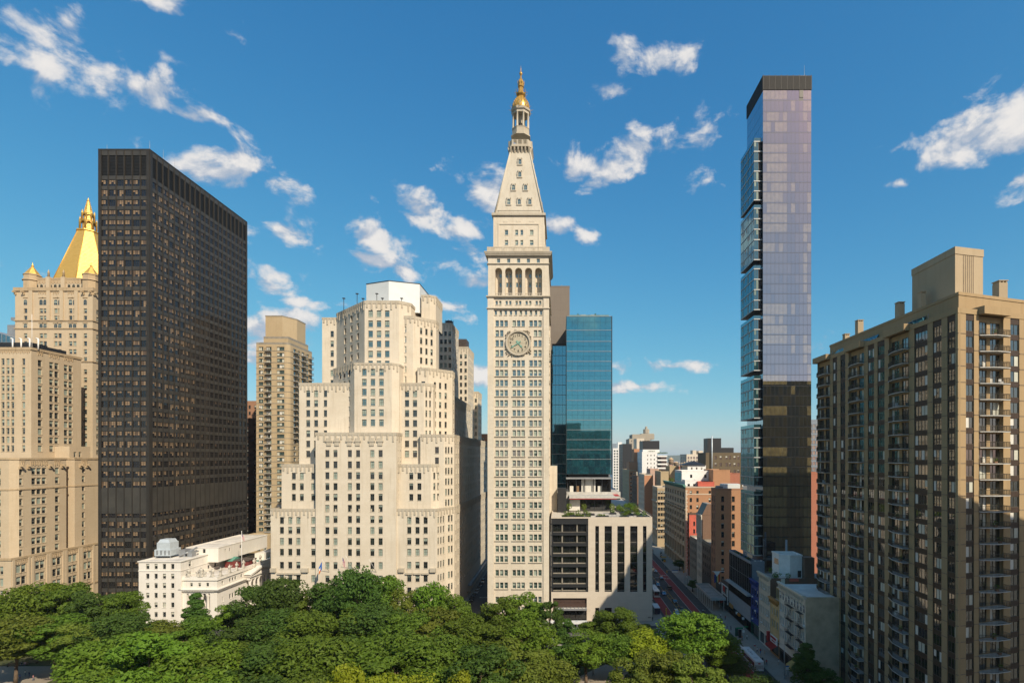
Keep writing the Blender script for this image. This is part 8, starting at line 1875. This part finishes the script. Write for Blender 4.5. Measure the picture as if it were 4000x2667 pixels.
def bus(x, y, L, label, rz=0.0, digits=None, blue=True):
    r = thing('city_bus', label, 'bus', (x, y, .01), 'city buses'); r.rotation_euler = (0, 0, rz); h = L / 2; w = 1.28
    def P(name, q, mats): o = bpy.data.objects.new(name, q.mesh(name, mats)); scene.collection.objects.link(o); o.parent = r; return o
    q = MB(); hull(q, [(-h, .35), (h, .35), (h, 3.0), (h - .15, 3.15), (-h + .25, 3.15), (-h, 2.85)], w, 0, .05); P('body', q, M['buswhite'])
    q = MB(); q.box(-w - .012, w + .012, -h + .4, h - .2, .33, .85, 0); q.box(-w - .016, w + .016, -h + .4, h - .2, .85, 1.02, 1); P('stripe', q, [M['busgrey'], M['busblue'] if blue else M['busgrey']])
    n = int(L / 1.7)
    for s in (-1, 1):
        for i in range(n): q = MB(); a = -h + .9 + i * (L - 1.4) / n; q.box(s * w - .025, s * w + .025, a, a + (L - 1.4) / n - .12, 1.35, 2.55); P('window', q, M['carglass'])
    q = MB(); q.box(-w + .1, w - .1, -h - .03, -h + .02, 1.1, 2.55); P('windscreen', q, M['carglass']); q = MB(); q.box(-w + .25, w - .25, -h - .04, -h + .02, 2.6, 2.85); P('destination_sign', q, M['black']); q = MB(); q.box(-.35, .35, h - .02, h + .03, 2.3, 2.6); P('rear_sign', q, M['taillamp']); q = MB(); q.box(-w + .15, w - .15, h - .02, h + .025, .9, 2.0); P('engine_cover', q, M['busgrey'] if not digits else M['concrete'])
    for yy in (-h * .3, h * .55): q = MB(); q.box(-.55, .55, yy - .35, yy + .35, 3.13, 3.26); P('roof_hatch', q, M['galv'])
    for s in (-1, 1):
        for yy in ((-h + 2.3, h - 3.2) if L < 14 else (-h + 2.3, 0, h - 2.2)): o = link('wheel', CARS['suv'][3], r, (s * 1.14, yy, .48)); o.scale = (1.2, 1.42, 1.42); link('rim', CARS['suv'][4], o)
        link('headlight', CARS['suv'][1], r, (s * .95, -h - .0, .75)); link('taillight', CARS['suv'][2], r, (s * 1.05, h, 1.0))
    if digits:
        for i, d in enumerate(digits): q = MB(); q.add(text_mb(d, 1.15, .01), Matrix.Translation((0, -h * .22 + 0 - i * 1.15 + 1.6, 3.165)) @ Matrix.Rotation(math.pi, 4, 'Z') @ Matrix.Rotation(R(-90), 4, 'X')); P('roof_number', q, M['black'])
bus(42.1, 241, 12, 'white bus with green windscreen in the far red bus lane'); bus(42.1, 263, 12, 'second white bus waiting behind the first in the red lane'); bus(42.1, 318, 12, 'white bus far up the cross street')
bus(56.9, 160, 12.2, 'white bus with a roof number at the near right kerb', math.pi, '5966'[::-1]); bus(1.0, 191.2, 17, 'white bus with blue stripe passing on the avenue below the clock tower', -math.pi / 2)

# ---------------------------------------------------------------- people
SKINC = [plain('skin tone light', (0.48, 0.30, 0.21), .6), plain('skin tone tan', (0.30, 0.17, 0.10), .6), plain('skin tone dark', (0.10, 0.055, 0.035), .6)]
CLOTH = {k: plain(k + ' cloth', c, .85, var=.1) for k, c in dict(white=(.68, .67, .64), black=(.02, .02, .022), blue=(.05, .13, .32), denim=(.05, .08, .15), tan=(.42, .33, .24), red=(.40, .04, .04), grey=(.18, .18, .19), orange=(.55, .20, .03), green=(.05, .20, .09), navy=(.02, .03, .08), pink=(.5, .25, .25)).items()}
def person_mesh(pose):
    """a clothed figure grown over a jointed skeleton; slots: skin, top, trousers, hair"""
    s = {'walk': (.26, -.22, .16, -.2), 'stand': (.03, -.03, .02, .03), 'stride': (-.34, .3, -.22, .24), 'sit': (0, 0, 0, 0)}[pose]; sit = pose == 'sit'
    hz = .5 if sit else .93; J = {'pelvis': (0, 0, hz), 'spine': (0, 0, hz + .28), 'chest': (0, 0, hz + .47), 'neck': (0, -.01, hz + .60), 'chin': (0, -.02, hz + .66), 'head': (0, -.02, hz + .76), 'crown': (0, -.01, hz + .83)}
    E = [('pelvis', 'spine'), ('spine', 'chest'), ('chest', 'neck'), ('neck', 'chin'), ('chin', 'head'), ('head', 'crown')]; Rd = dict(pelvis=.15, spine=.135, chest=.155, neck=.055, chin=.065, head=.10, crown=.07)
    for k, (sx, lg, ar) in enumerate(((-1, s[0], s[2]), (1, s[1], s[3]))):
        n = 'LR'[k]
        leg = [(sx * .09, -.02, hz - .05), (sx * .11, -.42, hz), (sx * .11, -.44, .09), (sx * .11, -.58, .05)] if sit else [(sx * .09, 0, hz - .07), (sx * .10, -lg * .5 - .02, .5), (sx * .10, -lg + .03, .09), (sx * .10, -lg - .13, .05)]
        for i, (nm, rr) in enumerate((('hip', .095), ('knee', .065), ('ankle', .045), ('toe', .04))): J[nm + n] = leg[i]; Rd[nm + n] = rr
        E += [('pelvis', 'hip' + n), ('hip' + n, 'knee' + n), ('knee' + n, 'ankle' + n), ('ankle' + n, 'toe' + n)]
        arm = [(sx * .19, 0, hz + .47), (sx * .25, -ar * .4, hz + .20), (sx * .24, -ar - .06, hz - .02), (sx * .235, -ar - .09, hz - .11)]
        for i, (nm, rr) in enumerate((('shoulder', .07), ('elbow', .045), ('wrist', .032), ('hand', .036))): J[nm + n] = arm[i]; Rd[nm + n] = rr
        E += [('chest', 'shoulder' + n), ('shoulder' + n, 'elbow' + n), ('elbow' + n, 'wrist' + n), ('wrist' + n, 'hand' + n)]
    names = list(J); me = bpy.data.meshes.new('person'); me.from_pydata([J[k] for k in names], [(names.index(a), names.index(b)) for a, b in E], [])
    o = bpy.data.objects.new('person', me); scene.collection.objects.link(o); md = o.modifiers.new('skin', 'SKIN'); 
    for i, k in enumerate(names): me.skin_vertices[0].data[i].radius = (Rd[k], Rd[k] * (.72 if k in ('pelvis', 'spine', 'chest') else 1)); me.skin_vertices[0].data[i].use_root = (k == 'pelvis')
    sb = o.modifiers.new('smooth', 'SUBSURF'); sb.levels = sb.render_levels = 1
    out = bpy.data.meshes.new_from_object(o.evaluated_get(bpy.context.evaluated_depsgraph_get())); bpy.data.objects.remove(o)
    out.materials.clear()
    for m in (SKINC[0], CLOTH['white'], CLOTH['denim'], M['black']): out.materials.append(m)
    for p in out.polygons:
        c = p.center; arm = abs(c.x) > .205 and c.z < hz + .12
        p.material_index = (3 if c.z > hz + .76 or (c.z > hz + .64 and c.y > .02) else 0) if c.z > hz + .57 else (0 if arm else (1 if c.z > hz + .03 else (3 if c.z < .08 else 2))); p.use_smooth = True
    return out
POSE = {k: person_mesh(k) for k in ('walk', 'stand', 'stride', 'sit')}
def person(x, y, top, bottom, label, pose='walk', rz=0.0, z=.14, skin=0, group='people out on foot'):
    o = bpy.data.objects.new('person', POSE[pose]); scene.collection.objects.link(o); o.location = (x, y, z); o.rotation_euler = (0, 0, rz); tag(o, label, 'person', group)
    for i, m in enumerate((SKINC[skin], CLOTH[top], CLOTH[bottom], M['black'] if skin else M['wood'])): o.material_slots[i].link = 'OBJECT'; o.material_slots[i].material = m
def at(px_, py_): Y = F * (ZC - .14) / (py_ - CY); return PX(px_, Y), Y
for i, (a, b, top, bot, what, ps) in enumerate([(2815, 2412, 'white', 'black', 'walking in white shirt and black trousers outside the red awning', 'stride'), (2789, 2436, 'white', 'black', 'in white waiting by the kerb lamp', 'stand'), (2840, 2454, 'blue', 'navy', 'in bright blue near the green street signs', 'walk'), (2855, 2460, 'navy', 'black', 'in dark navy near the green street signs', 'walk'), (2833, 2420, 'red', 'black', 'in red beside the shop corner', 'stand'), (2888, 2530, 'pink', 'denim', 'in pink top and denim by the crossing', 'stand'), (2893, 2516, 'grey', 'black', 'in grey standing by the crossing kerb', 'stand'), (2899, 2500, 'orange', 'black', 'in an orange top by the crossing', 'walk'), (2892, 2490, 'black', 'denim', 'in black near the green shop boards', 'walk'), (2918, 2496, 'white', 'black', 'in white with a pale hat on the pavement', 'walk'), (2958, 2548, 'white', 'navy', 'in white shirt and dark shorts beside the bus', 'stride'), (2971, 2552, 'red', 'blue', 'in red top and long blue skirt', 'walk'), (2987, 2560, 'tan', 'tan', 'in a tan outfit outside the red shop sign', 'walk'), (2972, 2578, 'tan', 'black', 'dark clad with tan top near the bus roof', 'stand'), (2979, 2588, 'black', 'navy', 'all in black behind the bus', 'stand'), (2985, 2592, 'grey', 'black', 'in charcoal walking beside the bus rear', 'walk'), (2994, 2596, 'red', 'denim', 'with a red bag and jeans behind the bus', 'stride'), (3042, 2596, 'white', 'tan', 'in pale clothes close to the dark shopfronts', 'stand'), (2549, 2424, 'black', 'black', 'in black by the corner of the stone podium', 'stand'), (2581, 2437, 'white', 'black', 'in a white top waiting at the podium corner', 'stand'), (2587, 2437, 'black', 'black', 'in black waiting at the podium corner', 'stand'), (2600, 2430, 'navy', 'black', 'in navy beside the traffic signal post', 'walk'), (2746, 2394, 'white', 'black', 'in white under the end of the canopy', 'stand'), (2753, 2396, 'tan', 'navy', 'in tan under the end of the canopy', 'stand'), (2683, 2298, 'white', 'navy', 'in white walking by the kerb further along', 'walk'), (2723, 2338, 'white', 'black', 'crouched figure in white by the canopy posts', 'sit'), (2264, 2640, 'white', 'black', 'in a white shirt strolling on the park path', 'stride'), (2317, 2640, 'grey', 'black', 'in grey walking down the park path', 'walk'), (2712, 2640, 'black', 'black', 'in black on the pavement beneath the near trees', 'walk'), (2657, 2642, 'tan', 'denim', 'in tan beneath the near trees', 'walk')]):
    x, y = at(a, b); person(x, y, top, bot, 'person ' + what, ps, rng.uniform(0, 6.28), skin=i % 3)
for i in range(12):
    x, y = at(2556 + (i * 37) % 34, 2152 + (i * 23) % 30); tp = ['red', 'white', 'black', 'blue', 'pink', 'navy', 'tan', 'grey', 'green', 'orange', 'white', 'denim'][i]
    y = F * (ZC - .14) / (2152 + (i * 23) % 30 - CY); person(59.9 + (i % 4) * 1.3, y, tp, 'black', 'tiny figure in %s in the crowd at the far crossing, %s' % (tp, 'near the kerb' if i % 4 < 2 else 'by the wall') if i not in (10,) else 'second tiny figure in white in the crowd at the far crossing', 'walk', i * 1.3, skin=i % 3)
# park benches with people at the lower left
def bench(x, y, rz, label):
    r = thing('park_bench', label, 'bench', (x, y, .17), 'park benches'); r.rotation_euler = (0, 0, rz)
    def P(name, q, m): o = bpy.data.objects.new(name, q.mesh(name, m)); scene.collection.objects.link(o); o.parent = r
    for k in range(3): q = MB(); q.box(-1.1, 1.1, -.28 + k * .19, -.12 + k * .19, .43, .47); P('slat', q, M['wood'])
    for k in range(2): q = MB(); q.box(-1.1, 1.1, .30, .34, .58 + k * .2, .74 + k * .2); P('back_slat', q, M['wood'])
    for s in (-1, 1): q = MB(); q.box(s * .95 - .04, s * .95 + .04, -.28, .34, 0, .43); q.box(s * .95 - .04, s * .95 + .04, .28, .33, .43, .95); P('leg', q, M['black'])
for i, (a, b, lab) in enumerate(((45, 2602, 'wooden park bench nearest the left edge'), (92, 2598, 'wooden park bench with seated people, second from the left edge'), (130, 2590, 'wooden park bench partly behind shrubs, third from the left edge'))): x, y = at(a, b); bench(x, y, 0.15, lab)
for i, (a, b, tp, ps, wh) in enumerate(((84, 2600, 'black', 'sit', 'seated in black on the middle park bench'), (97, 2599, 'pink', 'sit', 'seated in pink on the middle park bench'), (98, 2640, 'white', 'stand', 'in white standing by the shrubs at lower left'), (114, 2645, 'navy', 'stand', 'in navy standing by the shrubs at lower left'), (78, 2655, 'blue', 'walk', 'in blue walking past the shrubs at lower left'), (130, 2658, 'pink', 'walk', 'in pink walking past the shrubs at lower left'))): x, y = at(a, b); person(x, y + (.05 if ps == 'sit' else 0), tp, 'denim', 'person ' + wh, ps, 0.15 if ps == 'sit' else i, .17, i % 3, 'people in the park')

# ---------------------------------------------------------------- street furniture
def pole_lamp(x, y, h, arm, label, name='street_lamp'):
    r = thing(name, label, 'street lamp', (x, y, .14), 'street lamps'); q = MB(); q.tube((x, y, .1), (x, y, h), .11, .07, 8); q.lathe([(.22, .1), (.22, .5), (.12, .7)], 8, x, y); q.build('pole', M['lampsteel'], r)
    q = MB(); pts = [(x + arm * t, y, h + .9 * math.sin(t * math.pi * .62)) for t in (0, .25, .5, .75, 1)]; q.path(pts, .05, 6); q.build('arm', M['lampsteel'], r)
    q = MB(); e = pts[-1]; s = 1 if arm > 0 else -1; q.lathe([(.05, e[2] - .16), (.2, e[2] - .1), (.16, e[2] + .05), (.04, e[2] + .1)], 8, e[0] + s * .2, y, 0, 0, True, .6); q.build('lamp_head', M['lampsteel'], r); return r
M['lampsteel'] = plain('galvanised lamp post', (0.42, 0.43, 0.43), .45, .4, .1); M['signgreen'] = plain('green street sign', (0.01, 0.22, 0.10), .5); M['signblue'] = plain('blue sign', (0.02, 0.13, 0.40), .5); M['sigyellow'] = plain('yellow signal housing', (0.50, 0.26, 0.02), .5)
x, y = at(2557, 2350); pole_lamp(39.7, 232, 8.8, 2.2, 'tall curved-arm street lamp beside the buses'); pole_lamp(62.2, 149.5, 9.2, -2.6, 'curved-arm street lamp by the yellow awning'); pole_lamp(60.2, 262, 9.4, -3.0, 'street lamp with long arm past the canopy')
def sign_post(x, y, h, label, boards, cat='sign', name='sign_post'):
    r = thing(name, label, cat, (x, y, .14)); q = MB(); q.tube((x, y, .1), (x, y, h), .05, .05, 6); q.build('post', M['lampsteel'], r)
    for dx, z, w, hh, m, nm in boards: q = MB(); q.box(x + dx - w / 2, x + dx + w / 2, y - .07, y - .04, z, z + hh); q.build(nm, M[m], r)
sign_post(60.6, 178.5, 5.6, 'corner post with two green street name signs', [(-1.2, 4.6, 2.2, .5, 'signgreen', 'name_board'), (.9, 5.1, 1.6, .4, 'signgreen', 'name_board'), (.1, 3.4, .7, .7, 'white', 'notice')])
sign_post(62.6, 148.2, 4.6, 'bus stop post with blue and white boards under the lamp', [(0, 3.8, 1.1, .35, 'signblue', 'board'), (0, 3.0, 1.1, .75, 'white', 'board'), (0, 1.7, .9, 1.1, 'concrete', 'timetable')])
sign_post(60.1, 258, 6, 'pole with red and white parking boards by the dark trees', [(.5, 4.9, .5, .5, 'red', 'board'), (.5, 4.0, .5, .7, 'white', 'board')])
sign_post(58.0, 300, 4.2, 'round yellow pedestrian warning sign near the far crossing', [(0, 3.0, 1.1, 1.3, 'roadyellow', 'board')])
sign_post(61.2, 169.5, 2.8, 'small red sign post near the bus stop kerb', [(0, 2.0, .7, .35, 'red', 'board')])
r = thing('traffic_signal', 'mast arm traffic signal pole with a blue and white sign', 'traffic light', (60.3, 256, .14)); q = MB(); q.tube((60.3, 256, .1), (60.3, 256, 8.6), .16, .11, 8); q.build('pole', M['lampsteel'], r); q = MB(); q.tube((60.3, 256, 7.4), (50.4, 256, 7.7), .07, .05, 6); q.build('arm', M['lampsteel'], r); q = MB(); q.box(53, 56, 255.9, 255.95, 6.7, 7.5, 0); q.box(53, 56, 255.89, 255.96, 7.5, 7.8, 1); q.build('sign', [M['white'], M['signblue']], r)
for dx in (50.6, 58.6): q = MB(); q.box(dx - .2, dx + .2, 255.8, 256.2, 6.5, 7.5); q.build('signal_head', M['sigyellow'], r)
r = thing('traffic_signal', 'orange traffic signal post at the podium corner', 'traffic light', (40.1, 199.2, .14)); q = MB(); q.tube((39.1, 199.2, .1), (39.1, 199.2, 5.2), .09, .07, 6); q.build('pole', M['sigyellow'], r); q = MB(); q.box(38.9, 39.3, 198.9, 199.3, 3.2, 4.3); q.box(38.9, 39.3, 198.9, 199.3, 4.6, 5.6); q.build('signal_head', M['sigyellow'], r)
r = thing('bus_shelter', 'glass and steel bus shelter with green roof by the podium corner', 'bus shelter', (37.6, 213, .14)); q = MB(); q.box(36.6, 38.8, 209.5, 216, 2.7, 2.9); q.build('roof', M['galv'], r); q = MB(); q.box(36.7, 38.7, 209.6, 209.7, .4, 2.6); q.build('poster_panel', M['navy'], r)
for yy in (209.8, 212.8, 215.8): q = MB(); q.tube((36.7, yy, .1), (36.7, yy, 2.7), .05, .05, 5); q.build('post', M['steel'], r)
q = MB(); q.box(36.62, 36.66, 209.8, 215.8, .5, 2.5); q.build('glass_back', M['twrroom'], r)
r = thing('lamp_post', 'old style lamp post with twin globes in the side street mouth', 'street lamp', (-38.9, 228, .1)); q = MB(); q.tube((-38.9, 228, 0), (-38.9, 228, 4.4), .1, .07, 8); q.tube((-39.5, 228, 4.2), (-38.3, 228, 4.2), .05, .05, 6); q.build('pole', M['black'], r)
for s in (-.6, 0, .6): q = MB(); z_ = 4.7 if s == 0 else 4.4; q.lathe([(.05, z_ - .2), (.2, z_), (.05, z_ + .22)], 8, -38.9 + s, 228); q.build('globe', M['roadyellow'], r)
for i, (xx, yy, mm, lab) in enumerate(((60.4, 184.5, 'greenpaint', 'green information totem on the corner pavement'), (60.9, 182.6, 'black', 'black information totem on the corner pavement'))): r = thing('info_totem', lab, 'totem', (xx, yy, .14)); q = MB(); q.box(xx - .5, xx + .5, yy - .15, yy + .15, .14, 3.0); q.build('panel', M[mm], r); q = MB(); q.box(xx - .6, xx + .6, yy - .25, yy + .25, .12, .3); q.build('base', M['steel'], r)
r = thing('fruit_cart', 'green and yellow street cart at the far crossing', 'cart', (61, 318, .14)); q = MB(); q.box(60, 62, 317, 319.6, .5, 1.3, 0); q.box(59.6, 62.4, 316.6, 320, 2.4, 2.6, 1); q.tube((60.1, 317.1, 1.3), (60.1, 317.1, 2.4), .04, .04, 4); q.tube((61.9, 319.5, 1.3), (61.9, 319.5, 2.4), .04, .04, 4); q.build('body', [M['greenpaint'], M['roadyellow']], r)
q = MB(); q.lathe([(.3, .2), (.3, .8), (.1, .82)], 8, 60.2, 317.5); q.build('wheel', M['tyre'], r)
r = thing('yellow_awning', 'sloping yellow canvas awning over the near pavement', 'awning', (64.8, 146.4, 2.6)); q = MB(); P = [(66.4, 150.2, 6.2), (66.4, 145.4, 6.2), (62.9, 145.4, 3.9), (62.9, 150.2, 3.9)]; q.face(P); q.face([(a, b, c - .03) for a, b, c in P[::-1]]); q.face([(62.9, 150.2, 3.4), (62.9, 150.2, 3.9), (62.9, 145.4, 3.9), (62.9, 145.4, 3.4)]); q.face([(62.9, 145.4, 3.4), (62.9, 145.4, 3.9), (66.4, 145.4, 6.2), (66.4, 145.4, 3.4)]); q.build('canvas', M['canvas'], r)
for yy in (145.6, 150): q = MB(); q.tube((63, yy, .14), (63, yy, 3.6), .05, .05, 5); q.build('post', M['steel'], r)
r = thing('navy_banner', 'navy banner with large white numbers by the yellow awning', 'banner', (64, 142.6, 2)); q = MB(); q.box(62.6, 66.6, 142.55, 142.62, 4.2, 7.0, 0); q.box(62.4, 66.8, 142.5, 142.68, 3.95, 4.2, 1); q.build('panel', [M['navy'], M['white']], r); t = text_at('38', 2.2, (64.3, 142.5, 5.6), 0, .02); t.build('lettering', M['white'], r)
q = MB(); q.tube((62.5, 142.6, .1), (62.5, 142.6, 7), .05, .05, 5); q.build('post', M['steel'], r)
# scaffold shed along the side street
r = thing('pavement_shed', 'steel pavement shed along the shaded side street', 'scaffold', (-40.5, 262, .1)); q = MB(); q.box(-41.4, -39.7, 240, 330, 4.2, 4.4); q.box(-39.75, -39.68, 240, 330, 4.4, 5.3); q.build('deck', M['steel'], r)
for i in range(14): q = MB(); q.tube((-39.9, 241 + i * 6.5, .1), (-39.9, 241 + i * 6.5, 4.2), .06, .06, 5); q.build('post', M['steel'], r)
finish_windows()
